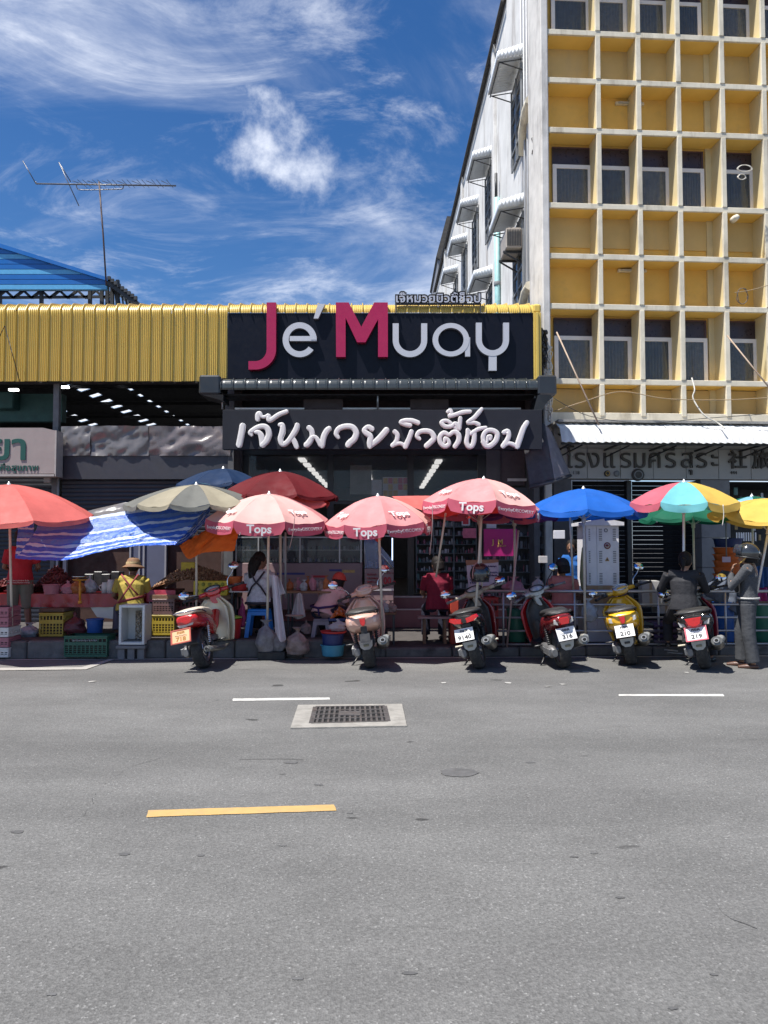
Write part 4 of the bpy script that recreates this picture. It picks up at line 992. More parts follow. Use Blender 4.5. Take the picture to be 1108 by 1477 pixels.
# far darker block behind
fb=thing('grey_block',at(645,700,41.5),'dark roofed grey block rising just beyond the far end of the white side wall','building')
x0=xat(631.5,42,380); mb=MB(); mb.poly([(x0,42,0),(x0+6,42,0),(x0+6,42,zat(316,42)),(x0+.55,42,zat(316,42)),(x0,42,zat(370,42))],(0,6,0)); mb.build('wall',mat('grey_wall_far',(.20,.21,.24),.8,var=.1),fb)
mb=MB(); mb.poly([(x0-.1,41.8,zat(372,42)),(x0+.5,41.8,zat(314,42)),(x0+6,41.8,zat(314,42)),(x0+6,41.8,zat(321,42)),(x0+.7,41.8,zat(321,42)),(x0+.1,41.8,zat(376,42))],(0,6,0)); mb.build('roof_edge',MATS['roof_edge_dark'],fb)
# corrugated street canopy of the hotel
hcan=thing('street_canopy',at(950,640,13.1),'rusty white corrugated canopy along the hotel front over its sign','awning')
mb=MB(); mb.T=HT; z1=at(799,611,13.4).z; z2=at(799,637,13.0).z
N_=58; cw=(7.2+.15)/N_
def csheet():
    m_=MB(); vs=[]; us=[i/8 for i in range(9)]
    for (y,z,w) in ((-.62,z1,0),(-.86,(z1+z2)/2+.06,0),(-.98,z2,0)):
        for u in us: vs.append((u*cw,y+.013*cos(u*2*pi),z+.010*cos(u*2*pi)))
    m_._add(vs,[(j*9+i,j*9+i+1,(j+1)*9+i+1,(j+1)*9+i) for j in range(2) for i in range(8)],True); return m_.mesh('canopy_sheet',mat('canopy_white',(.66,.67,.66),.5,var=.10,vs=1.2,stain=.6,stc=(.33,.28,.24),sts=2.2,streak=True))
cm=csheet(); r=random.Random(4)
for k in range(N_): piece('canopy_sheet',cm,hcan,HT @ Matrix.Translation((-.12+k*cw,0,r.uniform(-.006,.006))))
mb=MB(); mb.T=HT; mb.box(-.1,7.2,-.70,-.0,z1+.02,z1+.06); mb.build('canopy_slab',M_CONC,hcan)
for k in range(9):
    mb=MB(); mb.T=HT; u=.1+k*.85; mb.bar((u,-.9,z2+.05),(u,-.03,z1-.1),.03); mb.bar((u,-.85,z2+.0),(u,-.03,z2-.02),.03); mb.bar((u+.25,-.6,z2+.0),(u,-.05,z2-.15),.02); mb.build('canopy_bracket',M_STEEL,hcan)
mb=MB(); mb.T=HT; mb.bar((-.1,-.85,z2-.01),(7.2,-.85,z2-.01),.035); mb.build('rail',M_STEEL,hcan)
# mossy ledge above the canopy
mb=MB(); mb.T=HT; mb.box(-.02,6.8,-.08,-.0,zh(614),zh(603)-.12); mb.build('parapet',mat('parapet_stained',(.42,.34,.20),.85,var=.25,stain=.9,stc=(.10,.09,.075),sts=4),hotel)
# ground floor: sign wall, pier, shutters, dark shop
M_TILE=mat('facia_tile',(.36,.35,.34),.7,var=.12,vs=1,stain=.35,sts=2,stc=(.15,.145,.15))
tw=.62
mb=MB().box(0,tw-.008,-.0,.05,0,1,.004); tm=mb.mesh('facia_tile',M_TILE)
zA=zh(690); zB=zh(637)+.35; zM=(zA+zB)/2+.05
k=0
while k*tw<7:
    for (a,b) in ((zA,zM-.004),(zM+.004,zB)): piece('facia_tile',tm,hotel,HT @ Matrix.Translation((.02+k*tw,0,a)) @ Matrix.Diagonal((1,1,b-a,1)))
    k+=1
mb=MB(); mb.T=HT; mb.box(.0,7,.055,.3,zA,botz-.1); mb.build('facia_backing',M_CONC,hotel)
hs=thing('hotel_sign_lettering',at(960,690,13.95),'dark relief Thai and Chinese lettering on the grey hotel fascia','sign',)
M_REL=mat('relief_dark',(.06,.055,.05),.7,var=.2)
def hpos(px,py,w=-.02): 
    u=uof(px,w); q=HT @ Vector((u,w,0)); return Vector((q.x,q.y,at(px,py,q.y).z))
for (ch,px) in (('โ',822),('ร',838),('ง',858),('แ',879),('ร',904),('ม',924),('ศ',946),('รี',969),('สุ',993),('ร',1014),('ะ',1033)):
    q=hpos(px,663); text(ch,.50,M_REL,'letter',hs,face_cam(q,HA),.022,0,wx=.95)
for (ch,px) in (('社',1066),('旅',1100)):
    q=hpos(px,665); text(ch,.36,M_REL,'letter',hs,face_cam(q,HA),.022,.006)
for (px,py,r_,m) in ((877,683,.055,M_REL),(891,683,.055,M_GREYW),(921.5,685,.115,M_REL)):
    q=hpos(px,py,-.03); mb=MB(); mb.lathe([(.001,-.03),(r_*.8,-.03),(r_,-.01),(r_,.03)],tuple(q),18,'y'); o=mb.build('round_plate',m,hs)
    mb=MB(); mb.lathe([(r_*.55,-.036),(r_*.62,-.042),(r_*.7,-.036)],tuple(q),18,'y'); mb.build('plate_ring',M_GOLD if m is M_REL and r_<.1 else M_GREYW,o)
for (px,s) in ((832,'118'),(1060,'444')):
    q=hpos(px,682,-.012); text(s,.09,M_REL,'number',hs,face_cam(q,HA),.004)
z0=.14
def hshut(pa,pb,w,zb0,zt0):
    shutter(uof(pa,w),uof(pb,w),w,zb0,zt0,hotel,mat('hotel_shutter',(.008,.008,.010),.7,spec=.15,var=.2),HT,.085)
hshut(826,905,.42,.2,zA); hshut(912,1010,.42,.2,zA)
M_PIER=mat('pier_tile',(.19,.185,.19),.6,var=.1,stain=.35,sts=2)
def hbox(pa,pb,w0,w1,za,zb_,m,name):
    mb=MB(); mb.T=HT; mb.box(uof(pa,w0),uof(pb,w0),w0,w1,za,zb_,.006); return mb.build(name,m,hotel)
hbox(905,912,.35,.5,z0,zA,M_STEEL,'shutter_guide')
hbox(799,825,.02,.5,z0,zA,mat('pier_dark',(.07,.066,.07),.6,var=.2,stain=.5,sts=3),'pier')
n=5
for k in range(n): hbox(1012,1054,.03,.5,z0+(zA-z0)*k/n,z0+(zA-z0)*(k+1)/n-.006,M_PIER,'pier_tile')
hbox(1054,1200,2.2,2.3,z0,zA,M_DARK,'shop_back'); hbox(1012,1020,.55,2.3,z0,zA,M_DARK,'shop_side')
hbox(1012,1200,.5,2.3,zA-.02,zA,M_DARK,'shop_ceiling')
hbox(799,1200,.44,.5,z0,zA,M_DARK,'inner_wall') if False else None
# hung stock in the dark shop at the right
r=random.Random(12)
hg=thing('hanging_stock',at(1085,760,14.6),'packets and ladles hanging in the dark shop right of the tiled pier','goods')
for k in range(26):
    px=1058+r.random()*60; py=700+r.random()*75; q=at(px,py,14.6+r.random()*.5); m=cols[r.randrange(7)]
    MB().box(q.x,q.x+r.uniform(.03,.08),q.y,q.y+.03,q.z-r.uniform(.08,.22),q.z,.006).build('packet',m,hg)
hg2=thing('white_combs',at(1078,800,14.3),'bunch of white sticks hanging behind the helmeted woman','goods')
for k in range(9):
    q=at(1062+k*3.4,768,14.3); MB().box(q.x,q.x+.022,q.y,q.y+.01,q.z-.16,q.z).build('stick',M_WINW,hg2)
# loose cables, poles, wire tangles
def wire(pts,r,name,m,label,cat='cable',group=None,k=8):
    mb=MB(); mb.tube(catmull([at(*p) for p in pts],k),r,5); return solo(mb,name,m,label,cat,group)
M_WBLK=mat('wire_black',(.03,.03,.03),.6,var=0); M_WWHT=mat('wire_white',(.60,.57,.50),.6,var=0)
wire([(800,593,13.4),(840,580,13.3),(895,565,13.3),(960,575,13.3),(1040,577,13.3),(1120,573,13.3)],.008,'cable',mat('wire_tan',(.30,.22,.13),.6),'tan cable sagging across the lowest row of grid cells')
wire([(800,575,13.35),(850,600,13.3),(930,610,13.3),(1010,604,13.3),(1120,596,13.3)],.006,'cable',M_WBLK,'thin black cable drooping just above the white street canopy')
wire([(998,545,13.5),(1002,562,13.4),(1000,575,13.4),(1015,598,13.3),(1035,610,13.3),(1046,618,13.2)],.013,'cable',M_WWHT,'thick white cable hanging from the grid down to the street canopy')
wire([(1060,422,14.0),(1085,418,14.0),(1120,408,14.0)],.007,'cable',MATS['wire_tan'],'tan cable leaving the wire coil at the right edge')
def coil(px,py,Y,rx,ry,m,label,seed):
    mb=MB(); r=random.Random(seed)
    for k in range(3):
        pts=[at(px+rx*(1+.1*k)*cos(t*2*pi/14)+r.uniform(-1,1),py+ry*sin(t*2*pi/14),Y+.02*k) for t in range(14+k)]
        mb.tube(catmull(pts,3),.006,5)
    return solo(mb,'wire_coil',m,label,'cable')
coil(1071,427,14.0,7,11.5,mat('wire_brown',(.12,.09,.07),.6),'brown wire coil hung in the fifth column of cells, lower of two',1)
coil(1074,243,13.95,9,5,M_WWHT,'white wire tangle in front of an upper window, higher of two',2)
coil(1070,255,13.95,5,4,M_WWHT,'small white wire loop just under the white tangle',5)
for (a,b,Y0,Y1,lab) in (((803,479),(864,613),13.75,13.1,'rusty iron pole slanting down from the corner to the street canopy'),((1049,484),(1112,562),13.9,13.2,'rusty iron pole slanting out of the fifth grid column at right')):
    mb=MB(); mb.tube([at(*a,Y0),at(*b,Y1)],.014,6); solo(mb,'iron_pole',mat('pole_rust',(.36,.27,.20),.6,var=.2,stain=.4,stc=(.15,.08,.05),sts=9),lab,'pole')
def tangle(px,py0,py1,Y,w,n,label,seed,m):
    mb=MB(); r=random.Random(seed)
    for k in range(n):
        y=py0; pts=[]
        while y<py1: pts.append(at(px+r.uniform(-w,w),y,Y+r.uniform(-.06,.06))); y+=r.uniform(4,11)
        if len(pts)>2: mb.tube(catmull(pts,4),r.uniform(.006,.013),5)
    return solo(mb,'wire_tangle',m,label,'cable')
tangle(786,476,532,13.65,3.5,9,'black wires bunched down the wall between yellow trim and hotel corner',3,M_WBLK)
tangle(792,500,612,13.7,5,7,'pale tangled wires running down the hotel corner behind the awning',6,M_WWHT)
tangle(771,182,225,14.6,4,7,'black wire knot hanging at the bend of the upper white duct',9,M_WBLK)
mb=MB(); r=random.Random(2)
for k in range(5): mb.lathe([(.001,0),(.03,0),(.035,.04),(.02,.07),(.001,.07)],tuple(at(786+r.uniform(-2,2),482+k*10,13.6)),8)
solo(mb,'insulators',M_WBLK,'string of small black insulators on the hotel corner','fitting')['kind']='stuff'
# ================================================================ market umbrellas
def cloth(name,col,tr=.35,**k): return mat(name,col,.7,var=k.pop('var',.14),vs=k.pop('vs',3),bump=.15,bs=50,trans=tr,spec=.3,**k)
C_PINK=cloth('canvas_pink',(.66,.27,.27),.22,stain=.3,stc=(.72,.36,.35),sts=3); C_PINKV=cloth('canvas_pink_valance',(.52,.10,.15),.2); C_PALE=cloth('canvas_pink_faded',(.74,.42,.38),.22,stain=.4,stc=(.66,.30,.30),sts=3)
C_RED=cloth('canvas_red',(.60,.055,.05),.3); C_BLUE=cloth('canvas_blue',(.012,.12,.50),.3); C_DRED=cloth('canvas_dark_red',(.13,.008,.012),.25)
C_AQUA=cloth('canvas_aqua',(.16,.48,.52),.25); C_YEL=cloth('canvas_yellow',(.72,.47,.10),.3); C_CREAM=cloth('canvas_cream',(.30,.265,.19),.15); C_GREEN=cloth('canvas_green',(.01,.13,.075),.4)
C_ROSE=cloth('canvas_rose',(.55,.12,.16),.25); C_GREY=cloth('canvas_grey',(.15,.15,.135),.2); C_LRED=cloth('canvas_light_red',(.70,.16,.14),.3); C_NAVY=cloth('canvas_navy',(.006,.025,.075),.2); C_LBLUE=cloth('canvas_lightblue',(.20,.42,.60),.25); C_PURP=cloth('canvas_purple',(.12,.04,.16),.3)
C_WHITE=mat('print_white',(.80,.76,.75),.6,var=.06,trans=.1)
M_POLE=mat('pole_cream',(.58,.52,.43),.45,var=.1,stain=.3,sts=9); M_POLEW=mat('pole_white',(.62,.62,.62),.35,metal=.4,var=.1)
def umbrella(px,Y,tip,rim,hw,label,cols,vcols=None,n=8,val=.16,rot=None,lean=0,pitch=0,base=.26,pole=M_POLE,pr=.018,H=None,power=1.75,letters=None,polepx=None,seed=0,name='market_umbrella',stops=None):
    c=at(px,rim,Y); R=hw*Y/FOC; zr=c.z; ztip=zat(tip,Y)
    th=thing(name,(c.x,Y,base),label,'umbrella',group=None,lean=lean,pitch=pitch)
    # keep the tip where it is when leaning
    off=MW[th.name].to_3x3() @ Vector((0,0,ztip-base)); th.location.x+= c.x-(c.x+off.x); th.location.y+= Y-(Y+off.y)
    M=MW[th.name].copy(); M.translation=Vector((c.x-off.x,Y-off.y,base)); th.matrix_world=M; MW[th.name]=M
    h1=zr-base; h2=ztip-base; rot=(-pi/2-pi/n) if rot is None else rot; rnd=random.Random(seed)
    def rimp(a,v,sag=1):
        r=R*v; return Vector((r*cos(a),r*sin(a),h2-(h2-h1)*v**power))
    for k in range(n):
        a0=rot+2*pi*k/n; a1=rot+2*pi*(k+1)/n; cm=cols[k%len(cols)]; ph=rnd.uniform(0,9)
        def fn(u,v):
            p=rimp(a0,v).lerp(rimp(a1,v),u); s=u*(1-u)*4
            p.z-=.045*s*v*v; p.x*=1-.02*s*v; p.y*=1-.02*s*v
            p.z+=.010*v*sin(u*11+ph)*s+.012*fbm(u*2.5+ph,v*3,ph); return tuple(p)
        mb=MB(); mb.grid(fn,8,9); lbuild(mb,'canopy_panel',cm,th,fix=False)
        if val:
            vm=(vcols or cols)[k%len(vcols or cols)]
            def fv(u,v):
                p=rimp(a0,1).lerp(rimp(a1,1),u); s=u*(1-u)*4; p.z-=.045*s; p.x*=1-.02*s; p.y*=1-.02*s
                edge=min(1,(min(u,1-u)/.08)); dz=val*v*(.55+.45*math.sqrt(max(0,1-(1-edge)**2)))
                o=Vector((cos((a0+a1)/2),sin((a0+a1)/2),0))*(.012*v+.02*v*fbm(u*3+ph,v,ph))
                return tuple(p+o-Vector((0,0,dz)))
            mb=MB(); mb.grid(fv,14,3); vv=lbuild(mb,'valance',vm,th,fix=False)
            if letters:
                am=(a0+a1)/2; r_in=R*cos(pi/n)*.985
                txt,sz=letters[k%len(letters)] or (None,0)
                if txt:
                    L=Vector((cos(am)*(r_in+.022),sin(am)*(r_in+.022),h1-.03-val*.5))
                    Mt=M @ Matrix.Translation(L) @ Matrix.Rotation(am+pi/2,4,'Z') @ Matrix.Rotation(pi/2,4,'X')
                    text(txt,sz,C_WHITE,'print',vv,Mt,.0015,.004 if sz>.1 else 0,wx=1.05)
        if stops and stops[k%len(stops)]:
            txt,sz=stops[k%len(stops)]; am=(a0+a1)/2; v=.80
            p0=rimp(a0,v).lerp(rimp(a1,v),.5); p1=rimp(a0,v+.08).lerp(rimp(a1,v+.08),.5)
            dn=(p1-p0).normalized(); rt=Vector((-sin(am),cos(am),0)); nn=rt.cross(-dn).normalized()
            if nn.z<0: nn=-nn
            R3=Matrix((rt,-dn,nn)).transposed().to_4x4()
            text(txt,sz,C_WHITE,'print',th,M @ Matrix.Translation(p0+nn*.004) @ R3,.0015,.004,wx=1.05)
    for k in range(n):
        a=rot+2*pi*k/n; mb=MB(); mb.tube([rimp(a,v)-Vector((0,0,.012)) for v in (.03,.25,.5,.75,1)],.005,4); mb.tube([Vector((0,0,h1-.12)),rimp(a,.55)-Vector((0,0,.016))],.004,4); lbuild(mb,'rib',M_POLEW,th)
    mb=MB(); mb.tube([(0,0,0),(0,0,h2+.01)],pr,8); lbuild(mb,'pole',pole,th)
    mb=MB(); mb.lathe([(.001,h2+.042),(.010,h2+.040),(.014,h2+.022),(.026,h2+.012),(.032,h2-.005)],(0,0,0),8); lbuild(mb,'finial',M_POLEW,th)
    mb=MB(); mb.lathe([(.03,h1-.16),(.032,h1-.08),(.022,h1-.07)],(0,0,0),8); lbuild(mb,'runner',M_POLE,th)
    return th
TL=[('Tops',.155),('EverydayDISCOVERY',.062)]; 
umbrella(388,10.95,712,748,90,'faded pink umbrella over the woman on the blue stool, leftmost of the three printed ones',[C_PALE,C_PALE,C_PINK],[C_PINKV],letters=TL,stops=[None,('Tops',.13)],lean=radians(1),pitch=radians(4),seed=2)
umbrella(545,10.85,715,752,78,'pink umbrella over the pink scooter, middle one of the three printed ones',[C_PINK,C_PINK,C_PALE],[C_PINKV],letters=TL,stops=[None,('Tops',.14)],rot=-pi/2-pi/8-.25,lean=radians(-2),pitch=radians(4),seed=5)
umbrella(698,10.9,690,728,86,'tilted pink and red umbrella over the black helmet, rightmost of the three printed ones',[C_PINK,C_PALE,C_PINK,C_PINK],[C_PINKV],letters=TL,stops=[None,('Tops',.14)],rot=-pi/2-pi/8-.30,lean=radians(4),pitch=radians(-2),seed=8)
umbrella(690,11.5,712,741,80,'plain bright red umbrella half hidden under the rightmost printed pink one',[C_RED,C_RED,C_LRED],val=0,seed=14,lean=radians(-2),pr=.016)
umbrella(842,11.2,705,738,88,'plain deep blue umbrella beside the electrical cabinet',[C_BLUE],val=.07,n=8,seed=9,pr=.02,rot=-pi/2-pi/8+.2)
umbrella(742,11.9,722,744,62,'small purple umbrella peeping out between the pink and the blue ones',[C_PURP],val=.05,seed=19)
umbrella(987,10.8,695,724,78,'umbrella with rose, aqua and yellow panels over the red scooter rider',[C_AQUA,C_YEL,C_CREAM,C_AQUA,C_YEL,C_CREAM,C_ROSE,C_ROSE],n=8,val=.10,seed=3,pole=M_POLEW,pr=.02,pitch=radians(3),rot=-pi/2-pi/8-.37)
umbrella(1000,12.3,722,747,74,'dark green umbrella behind the rose, aqua and yellow one',[C_GREEN],val=.05,seed=23)
umbrella(1085,11.9,716,742,64,'pale green and blue umbrella behind the yellow one at the right edge',[C_GREEN,C_LBLUE,C_GREEN],val=.04,seed=27)
umbrella(1118,10.9,716,752,84,'yellow umbrella cut off by the right edge of the photo',[C_YEL],n=8,val=.05,seed=29,lean=radians(10),pole=M_POLEW,pr=.018,pitch=radians(4))
umbrella(12,10.9,698,745,120,'large plain light red umbrella cut off by the left edge',[C_LRED],n=8,val=.06,seed=31,rot=-pi/2-pi/8+.3,pitch=radians(5))
umbrella(283,11.3,699,727,100,'large grey and cream striped umbrella above the blue striped tarpaulin',[C_GREY,C_CREAM],n=12,val=.06,seed=33,rot=-pi/2-pi/12+.15,pitch=radians(3))
umbrella(322,12.7,676,700,66,'dark blue umbrella with pale blue band, behind the grey and cream one',[C_NAVY,C_NAVY,C_LBLUE],n=8,val=.05,seed=35)
dr=umbrella(404,11.9,680,715,88,'large dark red umbrella with a bright red lower tier, behind the leftmost pink one',[C_DRED],n=8,val=.05,seed=37,pitch=radians(2))
dr2=umbrella(404,11.7,694,724,74,'bright red umbrella nested just below and before the dark red one',[C_RED,C_LRED],n=8,val=.04,seed=38,pitch=radians(5))
# flat tarpaulins: real sheets hung between the umbrellas
def stripes_mat():
    m=bpy.data.materials.new('striped_tarpaulin'); m.use_nodes=True; nt=m.node_tree; N=nt.nodes; L=nt.links; b=N['Principled BSDF']
    uv=N.new('ShaderNodeUVMap'); sp=N.new('ShaderNodeSeparateXYZ'); L.new(uv.outputs[0],sp.inputs[0])
    r=N.new('ShaderNodeValToRGB'); r.color_ramp.interpolation='CONSTANT'; e=r.color_ramp.elements
    nb=(.02,.12,.62,1); lb=(.55,.66,.90,1); mb_=(.10,.22,.60,1)
    seq=[(0,nb),(.10,lb),(.16,nb),(.24,lb),(.30,nb),(.40,lb),(.47,nb),(.50,mb_),(.60,nb),(.68,lb),(.73,nb),(.80,mb_),(.88,nb),(.95,lb)]
    e[0].position=0; e[0].color=seq[0][1]; e[1].position=seq[1][0]; e[1].color=seq[1][1]
    for p,c in seq[2:]: q=e.new(p); q.color=c
    L.new(sp.outputs[1],r.inputs[0]); L.new(r.outputs[0],b.inputs['Base Color']); b.inputs['Roughness'].default_value=.28; b.inputs['Specular IOR Level'].default_value=.9
    tc=N.new('ShaderNodeTexCoord'); n=N.new('ShaderNodeTexVoronoi'); n.inputs['Scale'].default_value=16; n.feature='F1'
    n2=N.new('ShaderNodeTexNoise'); n2.inputs['Scale'].default_value=14; n2.inputs['Detail'].default_value=8; n2.inputs['Roughness'].default_value=.7; L.new(tc.outputs['Object'],n2.inputs[0])
    bn=N.new('ShaderNodeBump'); bn.inputs['Strength'].default_value=1; bn.inputs['Distance'].default_value=.018; L.new(n2.outputs[0],bn.inputs['Height']); L.new(bn.outputs[0],b.inputs['Normal'])
    t=N.new('ShaderNodeBsdfTranslucent'); L.new(r.outputs[0],t.inputs[0]); ms=N.new('ShaderNodeMixShader'); ms.inputs[0].default_value=.3
    L.new(b.outputs[0],ms.inputs[1]); L.new(t.outputs[0],ms.inputs[2]); L.new(ms.outputs[0],N['Material Output'].inputs[0]); return m
M_STRT=stripes_mat()
def tarp(top,bot,name,m,label,nu=150,nv=50,amp=.05,sag=.0,seed=0,cat='tarpaulin',mid=None):
    T=catmull([at(*p) for p in top],12); B=catmull([at(*p) for p in bot],12)
    def sm(L_,u): 
        t=u*(len(L_)-1); i=min(int(t),len(L_)-2); return L_[i].lerp(L_[i+1],t-i)
    def fn(u,v):
        a=sm(T,u); b=sm(B,u); p=b.lerp(a,v); s=v*(1-v)*4
        p.z-=sag*s*(.4+.6*sin(pi*u)); f=fbm(u*5+seed,v*3,seed)
        p.y+=amp*(f*1.4+.6*abs(fbm(u*11+v*5,v*7,seed+4)))*(.3+s); p.z+=amp*.9*fbm(u*9+seed,v*6,2)*(.15+s); k_=(1-abs(fbm(u*14+seed,v*9,seed,3))*3)**3*amp*.35 if v>.02 else 0; p.y-=k_; p.z+=amp*.35*fbm(u*30,v*24,seed)
        return tuple(p)
    mb=MB(); mb.grid(fn,nu,nv); o=mb.build(name,m,fix=False)
    uvl=o.data.uv_layers.new(name='UVMap'); 
    for lp in o.data.loops:
        i=lp.vertex_index; uvl.data[lp.index].uv=((i%(nu+1))/nu,(i//(nu+1))/nv)
    return tag(rebase(o),label,cat)
tarp([(58,752,11.0),(120,747,11.0),(200,735,11.0),(262,729,11.05),(303,724,11.1)],[(22,806,10.3),(92,808,10.3),(140,797,10.3),(190,788,10.35),(252,786,10.4)],'striped_tarpaulin',M_STRT,'crumpled blue and white striped tarpaulin slung over the left stalls',amp=.045,sag=.09,seed=3)
tarp([(248,752,11.45),(272,745,11.5),(303,722,11.4)],[(234,783,11.1),(262,784,11.1),(302,748,10.95)],'striped_tarpaulin',M_STRT,'small bunched end of blue striped cloth tied beside the orange sheet',nu=40,amp=.06,sag=.04,seed=11)
tarp([(28,744,11.1),(50,745,11.1)],[(22,805,10.9),(48,806,10.9)],'striped_tarpaulin',M_STRT,'shaded strip of blue striped cloth hanging under the light red umbrella',nu=14,amp=.03,sag=.0,seed=21)
tarp([(296,765,10.95),(312,757,10.9),(330,757,10.85),(346,760,10.85)],[(259,787,10.8),(272,806,10.8),(295,797,10.85),(338,795,10.85)],'orange_tarpaulin',cloth('orange_cloth',(.72,.13,.015),.25),'bright orange cloth hanging from the corner of the leftmost pink umbrella',nu=40,nv=14,amp=.05,seed=7)
tarp([(565,716,12.2),(610,715,12.2),(660,716,12.2)],[(574,722,11.7),(615,738,11.5),(660,745,11.4)],'red_tarpaulin',C_LRED,'bright red sheet stretched behind the middle pink umbrella',nu=30,nv=8,amp=.03,seed=9)
tarp([(540,768,11.0),(546,768,11.0),(552,767,11.0)],[(541,779,11.0),(546,782,11.0),(550,779,11.0)],'red_cloth',C_RED,'little red rag tied to the pole below the middle pink umbrella',nu=8,nv=5,amp=.01,seed=4,cat='rag')
tarp([(88,747,11.8),(180,725,11.9),(214,726,11.8)],[(90,752,11.6),(160,747,11.6),(214,742,11.6)],'clear_sheet',M_PLAS,'clear plastic sheet lying along the back edge of the striped tarpaulin',nu=30,nv=8,amp=.04,seed=41)
for (a,b) in (((13,735,10.8),(2,760,10.7)),((425,745,10.2),(418,790,10.3)),((624,728,10.2),(620,800,10.4)),((1043,728,10.0),(1042,758,10.0)),((346,768,10.1),(345,772,10.1))):
    mb=MB(); mb.tube(catmull([at(*a),at((a[0]+b[0])/2+1.5,(a[1]+b[1])/2,a[2]),at(*b)],4),.006,5); solo(mb,'tie_cord',M_WWHT if a[0]<100 or a[0]>1000 else mat('cord_pink',(.4,.25,.24),.7),'short tie cord dangling at the rim of the umbrella '+{13:'at the far left',425:'over the blue stool',624:'between the two right pink ones',1043:'with aqua and yellow panels',346:'beside the orange cloth'}[a[0]],'cord')
# extra stall poles seen in the photo
for (a,b,lab,m) in (((643,740,11.0),(629,832,11.2),'cream slanted stall pole beside the woman in dark red',M_POLE),((694,745,11.3),(693,806,11.4),'cream pole standing in front of the magenta board',M_POLE),
    ((748,765,11.3),(731,935,11.3),'thin pinkish pole leaning on the railing by the magenta board',mat('pole_pink',(.45,.30,.27),.5)),((822,742,11.4),(827,850,11.6),'slim pole between the two umbrellas at the cabinet',M_POLE),((412,768,11.1),(412,862,11.3),'grey stall pole right of the hanging towel',M_GREYW)):
    mb=MB(); mb.tube([at(*a),at(*b)],.016,6); solo(mb,'stall_pole',m,lab,'pole')
# ================================================================ scooters
M_TYRE=mat('tyre_rubber',(.022,.022,.023),.75,var=.2,bump=.4,bs=90,dust=.25); M_BPL=mat('black_plastic',(.02,.02,.022),.38,var=.15,dust=.12); M_RIM=mat('rim_alloy',(.30,.30,.31),.35,metal=.7)
M_CHR=mat('chrome',(.55,.55,.56),.16,metal=1,var=.05); M_ENG=mat('engine_grey',(.16,.16,.165),.5,metal=.5,var=.25,vs=14,dust=.2); M_MUF=mat('muffler_grey',(.17,.165,.15),.4,metal=.6,var=.15,dust=.2)
M_MIR=mat('mirror_glass',(.80,.86,.95),.03,metal=1,var=0); M_SEAT=mat('seat_black',(.018,.018,.018),.5,bump=.4,bs=120,dust=.15); M_TAIL=mat('tail_light_red',(.55,.012,.015),.08,var=.15,vs=30,spec=1,coat=.6)
M_CLR=mat('clear_lens',(.5,.48,.46),.1,var=.15,vs=25,spec=1); M_PLATE=mat('plate_white',(.74,.72,.70),.4,var=.05); M_PTXT=mat('plate_black',(.03,.03,.03),.5); M_SPD=mat('speedo_face',(.36,.38,.38),.12,var=.35,vs=25,spec=1)
SCL=(1.17,1.0,.955)
